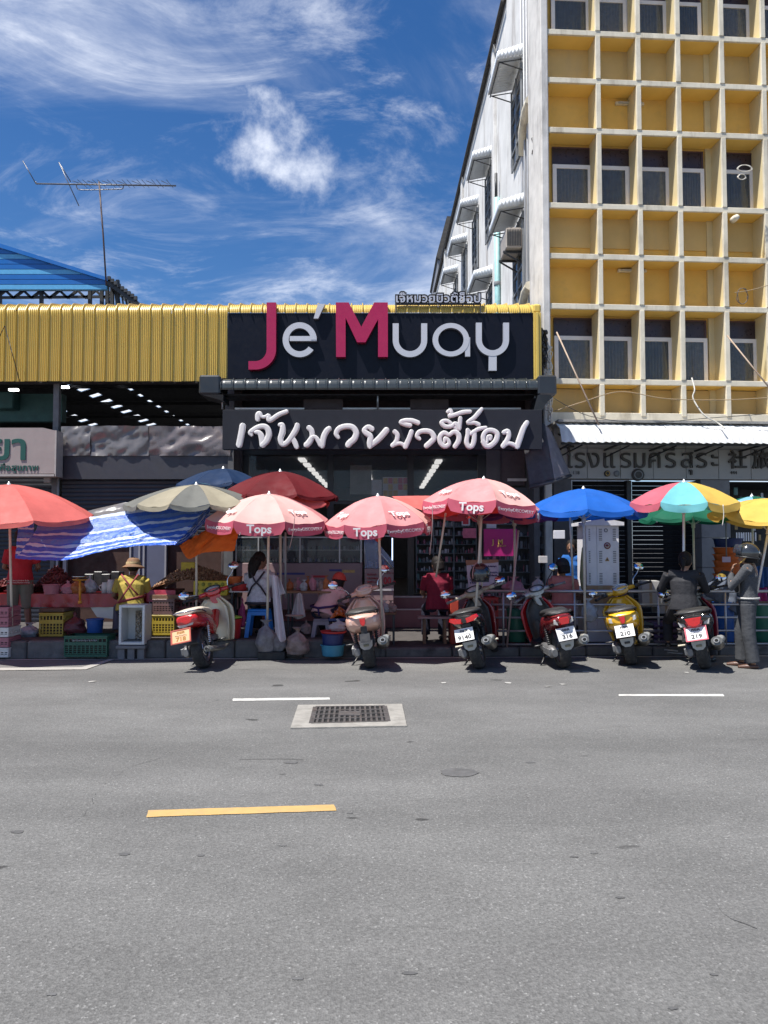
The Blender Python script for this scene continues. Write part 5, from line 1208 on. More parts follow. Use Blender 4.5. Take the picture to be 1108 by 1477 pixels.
def scooter(px,py,label,body,rz=0,lean=10,steer=18,shield=None,style='round',plate=M_PLATE,ptxt='219',seat=None,trim=None,plate_off=(0,0),tailw=.15,tail=M_TAIL,mir=(1.0,1.0),flap=True,inner=None,engine=True,head=None,pfr=None):
    shield=shield or body; seat=seat or M_SEAT; inner=inner or M_BPL; trim=trim or body; head=head or body
    g=gnd(px,py); g=Vector((g.x,g.y+.0,0))
    t=thing('scooter',g,label,'scooter',rz=rz,lean=radians(-lean))
    t.scale=SCL; MW[t.name]=MW[t.name] @ Matrix.Diagonal((*SCL,1))
    def B(mb,name,m,p=None,**k):
        mb.v=[tuple(MW[t.name] @ Vector(q)) for q in mb.v]; return mb.build(name,m,p or t,**k)
    R=.265; y0=.26
    def wheel(name,T,w):
        mb=MB(); mb.T=T
        pr=[(R*.66,-w*.42),(R*.80,-w*.52),(R*.93,-w*.44),(R*.985,-w*.25),(R,0),(R*.985,w*.25),(R*.93,w*.44),(R*.80,w*.52),(R*.66,w*.42)]
        mb.lathe(pr,(0,0,0),36,'x'); tr=B(mb,name,M_TYRE)
        mb=MB(); mb.T=T; mb.lathe([(R*.68,-w*.38),(R*.62,-w*.30),(R*.60,0),(R*.62,w*.30),(R*.68,w*.38)],(0,0,0),28,'x')
        mb.lathe([(.001,-w*.5),(.035,-w*.5),(.045,-w*.2),(.045,w*.2),(.035,w*.5),(.001,w*.5)],(0,0,0),14,'x')
        for k in range(5):
            a=2*pi*k/5; mb.bar((0,.03*cos(a),.03*sin(a)),(0,R*.63*cos(a),R*.63*sin(a)),.03,.02,up=(1,0,0))
        B(mb,'rim',M_RIM,tr)
        mb=MB(); mb.T=T; mb.lathe([(.075,w*.34),(.115,w*.34),(.115,w*.37),(.075,w*.37)],(0,0,0),20,'x'); B(mb,'brake_disc',M_CHR,tr)
    wheel('rear_wheel',Matrix.Translation((0,y0,R)),.125)
    yf=1.52; SA=Matrix.Translation((0,1.22,.95)) @ Matrix.Rotation(radians(25),4,'X') @ Matrix.Rotation(radians(steer),4,'Z') @ Matrix.Rotation(radians(-25),4,'X') @ Matrix.Translation((0,-1.22,-.95))
    Tf=SA @ Matrix.Translation((0,yf,R)); wheel('front_wheel',Tf,.10)
    cub = style=='cub'; zt=.76; w=tailw
    # tail body
    if cub: secs=[((0,-.12,.70),w*.62,.055,3),((0,-.08,.70),w*.80,.085,3),((0,.10,.69),w*.85,.10,2.6),((0,.35,.66),w*.80,.12,2.6),((0,.62,.60),w*.62,.13,2.4),((0,.78,.52),w*.5,.13,2.4)]
    elif style=='retro': secs=[((0,-.17,.69),w*.62,.05,2.6),((0,-.13,.685),w*.95,.095,2.8),((0,.0,.67),w*1.18,.13,3),((0,.22,.64),w*1.22,.15,3),((0,.50,.58),w*1.05,.15,2.6),((0,.74,.50),w*.8,.14,2.4),((0,.90,.42),w*.7,.1,2.4)]
    else: secs=[((0,-.22,.74),w*.55,.035,2.4),((0,-.16,.725),w*.90,.06,2.6),((0,.02,.70),w*1.08,.10,2.6),((0,.25,.66),w*1.10,.14,2.6),((0,.50,.60),w*.95,.15,2.4),((0,.74,.50),w*.75,.15,2.4),((0,.90,.40),w*.62,.11,2.4)]
    mb=MB(); mb.loft(secs,20); B(mb,'rear_body',body)
    # seat with a raised rear lip
    mb=MB(); mb.loft([((0,-.10,zt+.035),w*.55,.018),((0,-.04,zt+.05),w*.92,.035),((0,.18,zt+.05),w*1.02,.045),((0,.42,zt+.02),w*.92,.045),((0,.62,zt-.02),w*.68,.045),((0,.72,zt-.05),w*.5,.025)],18,e=2.6); s_=B(mb,'seat',seat)
    # grab rail
    mb=MB(); a=[( w*1.02,.20,zt+.0),(w*1.05,-.02,zt+.05),(w*.72,-.17,zt+.055),(0,-.21,zt+.06),(-w*.72,-.17,zt+.055),(-w*1.05,-.02,zt+.05),(-w*1.02,.20,zt+.0)]
    mb.tube(catmull(a,4),.014 if not cub else .010,8); B(mb,'grab_rail',M_BPL if not cub else M_CHR)
    # tail light and indicators
    def lens(name,pts,y,m,dep=.03,b=.0,par=None):
        mb=MB(); n=len(pts); c=Vector((sum(p[0] for p in pts)/n,0,sum(p[1] for p in pts)/n))
        vs=[(x,y,z) for x,z in pts]+[(c.x+(x-c.x)*.82,y-dep,c.z+(z-c.z)*.82) for x,z in pts]; mb._add(vs,[tuple(range(n,2*n))]+[(i,(i+1)%n,(i+1)%n+n,i+n) for i in range(n)]); return B(mb,name,m,par)
    if style=='retro':
        lens('tail_light',[(-.035,.735),(.035,.735),(.03,.66),(.012,.63),(-.012,.63),(-.03,.66)],-.175,tail,.035)
        for s in (-1,1): lens('indicator',[(s*.06,.735),(s*.15,.72),(s*.15,.66),(s*.09,.64)],-.135,M_CLR if body.name!='paint_pink' else trim,.02)
        mb=MB(); mb.box(-.035,.035,-.16,-.10,.50,.63,.01); B(mb,'plate_stay',M_BPL)
    elif style=='tri':
        lens('tail_light',[(-.10,.755),(.10,.755),(.07,.655),(.02,.625),(-.02,.625),(-.07,.655)],-.19,tail,.04)
        lens('light_rim',[(-.112,.77),(.112,.77),(.078,.645),(.022,.61),(-.022,.61),(-.078,.645)],-.185,mat('light_rim_red',(.6,.06,.08),.15,var=.1,coat=.5),.012)
        for s in (-1,1): lens('indicator',[(s*.115,.73),(s*.165,.70),(s*.15,.63),(s*.09,.64)],-.14,M_CLR,.02)
    elif style=='wing':
        for s in (-1,1): lens('tail_light',[(s*.012,.745),(s*.15,.775),(s*.165,.735),(s*.11,.69),(s*.02,.675)],-.20,tail,.03)
        mb=MB(); mb.box(-.05,.05,-.16,-.05,.62,.70,.01); B(mb,'tail_core',M_BPL)
    elif style=='round':
        lens('tail_light',[(-.055,.76),(.055,.76),(.065,.72),(.05,.66),(-.05,.66),(-.065,.72)],-.20,tail,.035)
        for s in (-1,1): lens('indicator',[(s*.07,.755),(s*.105,.74),(s*.11,.68),(s*.065,.655)],-.17,M_CLR,.025)
    else:
        lens('tail_light',[(-.105,.70),(.105,.72),(.10,.665),(.02,.645),(-.09,.65)],-.13,tail,.03)
        lens('light_lens',[(-.105,.655),(.09,.668),(.07,.63),(-.08,.615)],-.13,M_CLR,.02)
    # rear fender, plate, reflector flap
    mb=MB(); Rm=R+.035
    def fn(u,v):
        a=radians(35+125*u); x=(v-.5)*.15; return (x,y0-Rm*cos(radians(0))*cos(pi-a)*-1 if False else y0+Rm*cos(a),R+Rm*sin(a)-abs(v-.5)**2*.05)
    mb.grid(fn,16,4); B(mb,'rear_fender',M_BPL,fix=False,thick=.008)
    px_,pz_=plate_off; noplate=plate is None; plate=plate or M_BPL
    mb=MB(); mb.T=Matrix.Translation((px_,-.20,.535+pz_)) @ Matrix.Rotation(radians(-22),4,'X')
    PW_,PH_=(.102,.086)
    if noplate: PW_,PH_=.055,.06
    mb.box(-PW_,PW_,-.004,.0,-PH_,PH_,.0); pl=B(mb,'number_plate' if not noplate else 'plate_bracket',plate)
    if pfr:
        mb=MB(); mb.T=Matrix.Translation((px_,-.20,.535+pz_)) @ Matrix.Rotation(radians(-22),4,'X')
        for q in ((-PW_-.012,-PW_+.004,-PH_-.012,PH_+.012),(PW_-.004,PW_+.012,-PH_-.012,PH_+.012),(-PW_,PW_,PH_-.004,PH_+.012),(-PW_,PW_,-PH_-.012,-PH_+.004)): mb.box(q[0],q[1],-.010,.002,q[2],q[3])
        B(mb,'plate_frame',pfr,pl)
    for (s,z,sz) in ((ptxt,-.040,.075),('กขค',.052,.050),('ภูเก็ต' if False else '',0,.03)):
        if s and not noplate: text(s,sz,M_PTXT if plate is M_PLATE else mat('plate_red',(.35,.16,.02),.5),'plate_lettering',pl,MW[t.name] @ Matrix.Translation((px_,-.20,.535+pz_)) @ Matrix.Rotation(radians(-22),4,'X') @ Matrix.Translation((0,-.006,z)) @ Matrix.Rotation(pi/2,4,'X'),.001,.002)
    if not noplate:
        mb=MB(); mb.T=Matrix.Translation((px_,-.20,.535+pz_)) @ Matrix.Rotation(radians(-22),4,'X')
        for k in range(9): mb.bar((-.065+.015*k,-.007,.004*(k%2)+.008),(-.056+.015*k,-.007,.012-.006*(k%3)),.003,.005)
        o=B(mb,'plate_small_print',M_PTXT,pl); o['kind']='stuff'
    if flap:
        mb=MB(); mb.poly([(-.075,-.165,.43),(.075,-.165,.43),(.065,-.15,.35),(.03,-.145,.31),(-.03,-.145,.31),(-.065,-.15,.35)],(0,.02,0)); f=B(mb,'mud_flap',mat('flap_pale',(.40,.40,.37),.5) if style!='retro' or body.name=='paint_yellow' else mat('flap_silver',(.33,.33,.34),.35,metal=.5))
        mb=MB(); mb.box(-.03,.03,-.170,-.15,.355,.385,.005); B(mb,'flap_badge',M_BPL if body.name=='paint_yellow' else mat('flap_mark',(.18,.16,.10),.5),f)
    # engine, muffler, shocks, stand
    mb=MB(); mb.loft([((-.115,.02,.27),.03,.05),((-.12,.12,.275),.05,.085),((-.12,.34,.28),.05,.085),((-.12,.55,.28),.045,.075),((-.10,.66,.29),.03,.05)],12); B(mb,'engine_case',M_ENG)
    mb=MB(); 
    for k in range(5): mb.box(-.15,-.168,.05+k*.07,.08+k*.07,.24,.33,.005)
    mb.loft([((0,.48,.33),.09,.08),((0,.62,.34),.08,.09),((0,.80,.36),.07,.06)],12); B(mb,'engine_block',M_ENG)
    if cub: mt=[(.15,.85,.22),(.17,.55,.21),(.17,.2,.24),(.17,-.10,.28)]; mr=[.018,.035,.042,.04]
    else: mt=[(.10,.66,.22),(.16,.50,.24),(.185,.32,.29),(.19,.0,.365),(.185,-.16,.405)]; mr=[.02,.045,.062,.066,.058]
    mb=MB(); mb.tube(mt,mr,14); mu=B(mb,'muffler',M_MUF)
    e=Vector(mt[-1]); d=(Vector(mt[-1])-Vector(mt[-2])).normalized(); mb=MB(); mb.tube([e-d*.01,e+d*.035],.030 if not cub else .022,12); B(mb,'exhaust_tip',mat('muffler_end',(.42,.40,.37),.35,metal=.5),mu)
    mb=MB(); mb.tube([e+d*.0365,e+d*.037],.02,10); B(mb,'outlet',mat('soot',(.006,.006,.006),.9),mu)
    if not cub:
        mb=MB(); mb.tube([Vector(mt[-2])+Vector((.035,.02,.04)),Vector(mt[-1])+Vector((.03,.03,.03))],[.05,.035],10); B(mb,'heat_shield',mat('heat_shield',(.45,.43,.38),.35,metal=.4) if body.name!='paint_crimson' else body,mu)
    for s in (-1,1):
        if s==1 and style in('round','tri'): continue
        mb=MB(); mb.tube([(s*.115,.20,.30),(s*.12,.28,.62)],.012,6)
        for k in range(9): mb.lathe([(.018,0),(.028,.01),(.018,.02)],(s*.1165,.215+.007*k,.34+.026*k),8)
        B(mb,'shock_absorber',M_CHR if cub else M_BPL)
    mb=MB(); mb.tube([(-.10,.60,.20),(-.17,.52,.10),(-.23,.46,.03)],.011,6); mb.tube([(-.23,.46,.03),(-.26,.40,.025)],.011,6); B(mb,'side_stand',M_BPL)
    for s in (-1,1): mb=MB(); mb.tube([(s*.10,.46,.33),(s*.25,.42,.34)],.014,6); B(mb,'foot_peg',M_GRID if style=='wing' or style=='tri' else M_BPL)
    # floor / spine, leg shield
    mb=MB(); 
    if cub: mb.tube([(0,.55,.55),(0,.75,.46),(0,.95,.52),(0,1.12,.72)],[.07,.06,.055,.06],12)
    else: mb.loft([((0,.72,.28),.15,.06,4),((0,.85,.27),.17,.045,4),((0,1.08,.28),.17,.045,4),((0,1.14,.33),.15,.06,4)],16)
    B(mb,'floor_panel',inner if not cub else body)
    W_=(.20 if style=='retro' else .178) if not cub else .195
    def sh(u,v,o=0):
        x=(u-.5)*2; zz=.26+.66*v; ww=W_*(.72+.45*sin(pi*min(1,v*.62+.12))-.50*max(0,v-.72)**1.1*3.0*.5)
        if v>.72: ww*=1-.42*((v-.72)/.28)**1.6
        yy=1.17+.05*v-.10*x*x-o*(1); return (x*ww,yy,zz)
    mb=MB(); mb.grid(lambda u,v: sh(u,v),14,14); B(mb,'leg_shield',shield,fix=False,thick=.018)
    mb=MB(); mb.grid(lambda u,v: (sh(u,v)[0]*.72,sh(u,v)[1]-.03-.03*(1-(2*u-1)**2),sh(u,v)[2]*.96+.03),12,12); B(mb,'inner_shield',inner if not cub else shield,fix=False,thick=.015)
    if not cub:
        mb=MB(); mb.loft([((0,1.20,.30),.12,.05),((0,1.30,.50),.14,.16),((0,1.28,.72),.12,.16)],14); B(mb,'front_cowl',shield)
        mb=MB(); mb.lathe([(.001,0),(.022,0),(.022,.012)],(.045,1.085,.66),10,'y'); B(mb,'key_switch',M_BPL)
        mb=MB(); mb.tube([(-.02,1.09,.60),(-.02,1.05,.60),(-.02,1.04,.57)],.008,5); B(mb,'bag_hook',M_BPL)
    # fork, fender, handlebar set (turned with the steering)
    def SB(): mb=MB(); mb.T=SA; return mb
    mb=SB(); mb.tube([(-.06,yf,R),(-.055,1.33,.62)],.018,8); mb.tube([(.06,yf,R),(.055,1.33,.62)],.018,8); mb.tube([(0,1.30,.62),(0,1.19,.98)],.022,8); B(mb,'fork',M_CHR if cub else M_BPL)
    mb=SB(); Rf=R+.03
    mb.grid(lambda u,v:((v-.5)*.14,yf+Rf*cos(radians(20+130*u)),R+Rf*sin(radians(20+130*u))-abs(v-.5)**2*.25),14,6); B(mb,'front_fender',shield,fix=False,thick=.008)
    hb=head
    mb=SB(); zc=1.01
    if cub: mb.loft([((0,1.02,zc),.075,.04),((0,1.06,zc),.10,.055),((0,1.16,zc-.01),.105,.065),((0,1.26,zc-.02),.07,.055)],16); mb.loft([((0,1.12,zc-.10),.07,.08),((0,1.20,zc-.09),.06,.08)],12)
    elif style=='retro': mb.loft([((0,1.03,zc),.07,.045),((0,1.08,zc),.105,.07),((0,1.18,zc),.11,.08),((0,1.28,zc-.01),.08,.07),((0,1.32,zc-.02),.04,.04)],18)
    else: mb.loft([((0,1.05,zc-.02),.075,.035),((0,1.10,zc-.01),.115,.06),((0,1.20,zc),.12,.07),((0,1.30,zc-.04),.07,.05)],18); mb.loft([((0,1.10,zc-.12),.05,.10),((0,1.18,zc-.10),.05,.10)],12)
    mb.tube([(-.24,1.10,zc-.01),(-.10,1.13,zc),(.10,1.13,zc),(.24,1.10,zc-.01)],[.026,.036,.036,.026],10)
    hc=B(mb,'headset_cover',hb)
    mb=SB(); mb.T=SA @ Matrix.Translation((0,1.075,zc+.045)) @ Matrix.Rotation(radians(38),4,'X'); mb.sphere((0,0,0),.075,18,6,sx=1.15,sy=.75,sz=.30,z0=0); B(mb,'speedometer',M_SPD,hc)
    mb=SB(); mb.T=SA @ Matrix.Translation((0,1.072,zc+.043)) @ Matrix.Rotation(radians(38),4,'X'); mb.lathe([(.078,0),(.092,.006),(.094,.014),(.080,.020)],(0,0,0),20,sx=1.15,sy=.78); B(mb,'speedometer_rim',M_BPL if not style=='retro' else M_CHR if body.name=='paint_yellow' else trim,hc)
    for i,s in enumerate((-1,1)):
        mb=SB(); mb.tube([(s*.22,1.10,zc-.01),(s*.37,1.01,zc-.015)],[.018,.018],8); mb.tube([(s*.365,1.013,zc-.015),(s*.38,1.003,zc-.015)],.022,8); B(mb,'grip',M_BPL if style not in('wing','round') else mat('grip_grey',(.20,.195,.185),.4,metal=.3))
        mb=SB(); mb.tube([(s*.20,1.14,zc-.0),(s*.30,1.10,zc-.01),(s*.38,1.06,zc-.02)],.007,5); B(mb,'brake_lever',M_CHR)
        mb=SB(); mb.lathe([(.001,-.03),(.028,-.03),(.03,.03),(.001,.03)],(s*.22,1.09,zc-.005),10,'x'); B(mb,'switch_pod',M_BPL if style!='wing' else mat('pod_cream',(.42,.37,.29),.45))
        mb=SB(); top=(s*.34,1.10,zc+.20*mir[i]); mb.tube(catmull([(s*.19,1.11,zc+.01),(s*.22,1.11,zc+.09*mir[i]),(s*.30,1.11,zc+.15*mir[i]),top],4),.008,6); B(mb,'mirror_stem',M_CHR if style in('retro','cub') else M_BPL)
        T2=SA @ Matrix.Translation((s*.35,1.10,zc+.225*mir[i])) @ Matrix.Rotation(radians(74-s*4),4,'X') @ Matrix.Rotation(radians(s*8),4,'Y')
        rx,ry=((.060,.066) if style=='retro' else (.066,.062))
        mb=MB(); mb.T=T2; mb.lathe([(.001,-.022),(.7,-.020),(.98,-.006),(1.03,.004),(1.0,.008),(.94,.008)],(0,0,0),20,sx=1,sy=1)
        mb.v=mb.v; mm=MB(); mm.T=T2 @ Matrix.Diagonal((rx,ry,1,1)); mm.lathe([(.001,-.022),(.7,-.020),(.98,-.006),(1.03,.004),(1.0,.010),(.94,.010)],(0,0,0),20); mi=B(mm,'mirror',M_BPL)
        mm=MB(); mm.T=T2 @ Matrix.Diagonal((rx,ry,1,1)); mm.lathe([(.001,.0115),(.95,.0115),(.95,.009)],(0,0,0),20); B(mm,'mirror_glass',M_MIR,mi)
    return t
P=lambda n,c,**k: mat(n,c,.22,var=.05,coat=.6,spec=.6,dust=.08,**k)
P_RED=P('paint_red',(.50,.012,.015)); P_CREAM=P('paint_cream',(.66,.58,.40)); P_PINK=P('paint_pink',(.62,.36,.28)); P_YEL=P('paint_yellow',(.78,.42,.015)); P_CRIM=P('paint_crimson',(.28,.008,.03)); P_BLACK=P('paint_black',(.012,.012,.014)); P_DRED=P('paint_dark_red',(.20,.012,.015))
M_ORP=mat('plate_orange',(.75,.42,.22),.5,var=.05); M_TAN=mat('trim_tan',(.36,.27,.20),.45,var=.08); M_BROWNS=mat('seat_cream',(.52,.45,.36),.5,var=.1)
scooter(287,968,'red and cream step through scooter with orange plate, leftmost of the row',P_RED,rz=radians(-5),lean=12,steer=20,shield=P_CREAM,style='cub',plate=M_ORP,ptxt='718',seat=M_BROWNS,plate_off=(-.06,-.02),tailw=.15,flap=False,pfr=mat('frame_red',(.4,.08,.05),.4),mir=(.35,1.25))
scooter(535,968,'beige pink retro scooter without plate parked under the middle pink umbrella',P_PINK,rz=radians(0),lean=9,steer=22,style='retro',ptxt='',plate=None,trim=mat('trim_pale_pink',(.70,.48,.40),.3),tailw=.165,inner=P_PINK,flap=True,plate_off=(0,-.06))
scooter(690,969,'black and dark red sporty scooter with tan cockpit and black helmet on its bar',P_BLACK,rz=radians(-14),lean=13,steer=20,style='wing',trim=M_TAN,head=M_TAN,shield=P_DRED,ptxt='9140',plate_off=(-.03,0),tailw=.155,mir=(.5,.2))
scooter(822,968,'slim dark red scooter with round tail, plate 316, third from the right',P_DRED,rz=radians(3),lean=11,steer=22,style='round',ptxt='316',head=mat('silver_paint',(.42,.41,.39),.3,metal=.3),tailw=.125,mir=(.35,1.1),shield=P_RED)
scooter(913,963,'bright yellow retro scooter with plate 219 in front of the cabinet',P_YEL,rz=radians(-17),lean=11,steer=24,style='retro',ptxt='210',tailw=.155,inner=P_YEL,mir=(.4,1.1))
scooter(1018,969,'black and crimson scooter with large triangular tail light carrying the rider in a suit',P_BLACK,rz=radians(-24),lean=11,steer=14,style='tri',ptxt='219',tailw=.175,shield=P_CRIM,pfr=mat('frame_pink',(.6,.12,.15),.4),mir=(.35,.5))
# ================================================================ people
def vox(o,size,smooth=4):
    q=o.modifiers.new('remesh','REMESH'); q.mode='VOXEL'; q.voxel_size=size; q.use_smooth_shade=True
    if smooth: q=o.modifiers.new('smooth','SMOOTH'); q.iterations=smooth; q.factor=.5
    return o
M_SKIN=mat('skin_tan',(.36,.20,.13),.55,var=.08,vs=9); M_SKIND=mat('skin_brown',(.17,.085,.052),.55,var=.08,vs=9); M_HAIR=mat('hair_black',(.010,.008,.008),.6,var=.3,vs=60,spec=.25,bump=.4,bs=120); M_HAIRB=mat('hair_brown_tips',(.30,.17,.10),.45,var=.3,vs=50)
def finger_hand(mb,w,d,n,curl=.5,side=1,s=1.0):
    """palm, four bent fingers and a thumb; w wrist, d direction of the hand, n palm normal"""
    d=Vector(d).normalized(); n=Vector(n); n=(n-d*n.dot(d)).normalized(); r=d.cross(n)*side; w=Vector(w)
    mb.tube([w-d*.01,w+d*.03*s,w+d*.075*s,w+d*.09*s],[.022*s,.03*s,.034*s,.026*s],10,flat=.55,up=n)
    for k,(o,l) in enumerate(((-.027,.068),(-.009,.078),(.009,.074),(.026,.058))):
        b=w+d*.082*s+r*o*s; L=l*s; a=curl*.9; p1=b+(d*cos(a*.5)+n*sin(a*.5))*L*.42; p2=p1+(d*cos(a*1.3)+n*sin(a*1.3))*L*.33; p3=p2+(d*cos(a*2.0)+n*sin(a*2.0))*L*.25
        mb.tube([b-d*.02*s,b,p1,p2,p3],[.009*s,.0095*s,.009*s,.008*s,.006*s],7)
    b=w+d*.03*s-r*.026*s; p1=b+(d*.55-r*.7+n*.25).normalized()*.035*s; p2=p1+(d*.85-r*.2+n*.35).normalized()*.03*s
    mb.tube([b,p1,p2],[.013*s,.011*s,.008*s],7)
def person(loc,label,J,rz=0,skin=None,top=None,bottom=None,shoe=None,hair='short',sleeve='short',legs='long',top_len=.0,v=.011,female=True,curl=.6,extra=None,shoe_h=.07,bulk=1.0,hairm=None,feet=True,belly=1.0,flare=1.0):
    skin=skin or M_SKIN; hairm=hairm or M_HAIR
    t=thing('person',loc,label,'person',rz=rz)
    def B(mb,name,m,p=None,vx=v,sm=4):
        mb.v=[tuple(MW[t.name] @ Vector(q)) for q in mb.v]; o=mb.build(name,m,p or t,fix=False)
        if vx: vox(o,vx,sm)
        return o
    g={k:Vector(q) for k,q in J.items()}
    sw=.17 if female else .195; hd=g['head']; fd=Vector(J.get('face',(0,1,0))).normalized()
    ax=(g['shR']-g['shL']).normalized(); pel=g['pelvis']; ch=g['chest']; nk=g['neck']; hw=(g['hipR']-g['hipL']).normalized()
    mid=pel.lerp(ch,.45)
    # ---- body: one continuous skin surface
    mb=MB()
    def torso(mb,o,b=1.0,full=True):
        mb.tube([pel-(ch-pel).normalized()*.04,pel,mid,ch,ch.lerp(nk,.62)],[(.10+o)*b,(.115+o)*b,(.095+o)*b*belly,(.108+o)*b,(.055+o)*b],14,flat=1.48,up=hw.lerp(ax,.5))
        mb.tube([g['shL'],ch.lerp(nk,.45),g['shR']],[.055+o,.075+o,.055+o],10)
    torso(mb,0,bulk)
    mb.tube([ch.lerp(nk,.4),nk,hd-Vector((0,0,.06))],[.07,.048,.05],10)
    R3=fd.to_track_quat('Y','Z').to_matrix().to_4x4(); HM=Matrix.Translation(hd) @ R3
    mb.T=HM; mb.sphere((0,0,.01),.098,16,12,sx=.80,sy=.98,sz=1.16); mb.sphere((0,.035,-.065),.058,12,8,sx=.85,sy=.9,sz=.9)
    mb.tube([(0,.088,.02),(0,.112,-.018),(0,.098,-.03)],[.010,.016,.010],7)
    for s in (-1,1): mb.sphere((s*.079,-.005,-.005),.024,8,6,sx=.45,sy=.8,sz=1.3)
    mb.tube([(-.022,.090,-.058),(0,.099,-.060),(.022,.090,-.058)],[.006,.009,.006],6)
    mb.T=None
    for s in ('L','R'):
        sh,el,wr=g['sh'+s],g['el'+s],g['wr'+s]
        mb.tube([sh,sh.lerp(el,.5),el,el.lerp(wr,.35),wr],[.050,.043,.037,.037,.024],9)
        dd=J.get('hand'+s,(wr-el).normalized()); nn=J.get('palm'+s,(0,1,0)); finger_hand(mb,wr,dd,nn,curl,1 if s=='L' else -1)
        hp,kn,an=g['hip'+s],g['knee'+s],g['ank'+s]; toe=Vector(J.get('toe'+s,(0,1,0))).normalized()
        mb.tube([hp,hp.lerp(kn,.5),kn,kn.lerp(an,.35),an],[.088,.072,.052,.052,.034],10)
        mb.tube([an-toe*.035-Vector((0,0,.035)),an+toe*.06-Vector((0,0,.04)),an+toe*.16-Vector((0,0,.055))],[.032,.036,.024],8,flat=.75)
    B(mb,'body',skin,vx=min(v,.009))
    for s in (-1,1):
        mb=MB(); mb.T=HM; mb.sphere((s*.031,.082,.012),.0115,8,6); B(mb,'eye',mat('eye_dark',(.03,.02,.02),.2,var=0),vx=0)
    # ---- clothes
    if top:
        mb=MB(); torso(mb,.016,bulk)
        if top_len: mb.tube([pel+(pel-ch).normalized()*top_len,pel],[.135*bulk,.132*bulk],14,flat=1.45,up=hw)
        for s in ('L','R'):
            sh,el,wr=g['sh'+s],g['el'+s],g['wr'+s]
            if sleeve=='short': mb.tube([sh,sh.lerp(el,.75)],[.068,.062],10)
            elif sleeve=='long': mb.tube([sh,sh.lerp(el,.5),el,el.lerp(wr,.5),el.lerp(wr,.93)],[.068,.058,.054,.048,.041],10)
            else: mb.tube([sh,sh.lerp(el,.3)],[.066,.06],10)
        B(mb,'shirt' if sleeve=='short' else 'jacket',top)
    if bottom:
        mb=MB(); mb.tube([pel+(ch-pel).normalized()*.06,pel,g['hipL'].lerp(g['hipR'],.5)],[.118,.128,.12],14,flat=1.45,up=hw)
        for s in ('L','R'):
            hp,kn,an=g['hip'+s],g['knee'+s],g['ank'+s]
            if legs=='long': mb.tube([hp,hp.lerp(kn,.5),kn,kn.lerp(an,.5),kn.lerp(an,.98)],[.104,.090,.072*flare,.068*flare,.070*flare],12)
            else: mb.tube([hp,hp.lerp(kn,.5),hp.lerp(kn,1.12)],[.106,.095,.085],12)
        B(mb,'trousers' if legs=='long' else 'shorts',bottom)
    if shoe and feet:
        for s in ('L','R'):
            an=g['ank'+s]; toe=Vector(J.get('toe'+s,(0,1,0))).normalized(); mb=MB()
            mb.tube([an-toe*.06-Vector((0,0,.045)),an-Vector((0,0,.042)),an+toe*.09-Vector((0,0,.050)),an+toe*.19-Vector((0,0,.062))],[.030,.042,.044,.026],10,flat=.8); B(mb,'shoe',shoe)
    # ---- hair / headgear
    mb=MB(); mb.T=HM
    if hair:
        mb.sphere((0,-.022,.035),.108,16,12,sx=.88,sy=.98,sz=1.08)
        if hair in('pony','low'):
            mb.tube([(0,-.10,.02),(0,-.15,.0),(0,-.155,-.08),(0,-.135,-.16 if hair=='pony' else -.22)],[.03,.036,.030,.010],8)
        if hair=='long': mb.tube([(0,-.06,.02),(0,-.10,-.08),(0,-.105,-.22),(0,-.10,-.36)],[.09,.085,.06,.02],10,flat=1.3,up=(1,0,0))
        if hair=='bob': mb.tube([(0,-.05,.02),(0,-.06,-.09)],[.095,.09],12,flat=1.0)
        B(mb,'hair',hairm,vx=.009,sm=2)
    if extra: extra(t,B,HM,g)
    return t
def stand(h=1.6,lean=0,aL=None,aR=None,**o):
    k=h/1.6; J=dict(pelvis=(0,0,.86*k),chest=(0,lean*.5,1.20*k),neck=(0,lean*.8,1.36*k),head=(0,lean+.01,1.48*k),shL=(-.17,lean*.6,1.30*k),shR=(.17,lean*.6,1.30*k),
        elL=(-.23,-.03,1.03*k),elR=(.23,-.03,1.03*k),wrL=(-.24,.06,.80*k),wrR=(.24,.06,.80*k),hipL=(-.09,0,.84*k),hipR=(.09,0,.84*k),
        kneeL=(-.10,.02,.46*k),kneeR=(.10,.02,.46*k),ankL=(-.10,0,.075),ankR=(.10,0,.075),face=(0,1,0)); J.update(o); return J
def sit(seat=.45,fwd=.05,kz=.46,kf=.40,**o):
    J=dict(pelvis=(0,0,seat+.09),chest=(0,fwd*.7,seat+.42),neck=(0,fwd*1.0,seat+.57),head=(0,fwd*1.3+.02,seat+.69),shL=(-.17,fwd*.8,seat+.50),shR=(.17,fwd*.8,seat+.50),
        elL=(-.22,fwd+.10,seat+.26),elR=(.22,fwd+.10,seat+.26),wrL=(-.15,fwd+.30,seat+.22),wrR=(.15,fwd+.30,seat+.22),hipL=(-.09,.0,seat+.08),hipR=(.09,.0,seat+.08),
        kneeL=(-.13,kf,kz),kneeR=(.13,kf,kz),ankL=(-.13,kf-.02,.075),ankR=(.13,kf-.02,.075),face=(0,1,-.1)); J.update(o); return J
def clothm(name,c,**k): return mat(name,c,.8,var=k.pop('var',.12),vs=k.pop('vs',5),bump=.6,bs=9,bd=.03,spec=.25,**k)
C_SUIT=clothm('suit_black',(.030,.030,.034)); C_CHAR=clothm('charcoal_wool',(.065,.068,.075),vs=60,var=.35); C_CHARP=clothm('charcoal_trousers',(.060,.063,.070)); C_YSH=clothm('shirt_mustard',(.36,.28,.06)); C_WSH=clothm('shirt_white_print',(.46,.47,.52),var=.25,vs=20)
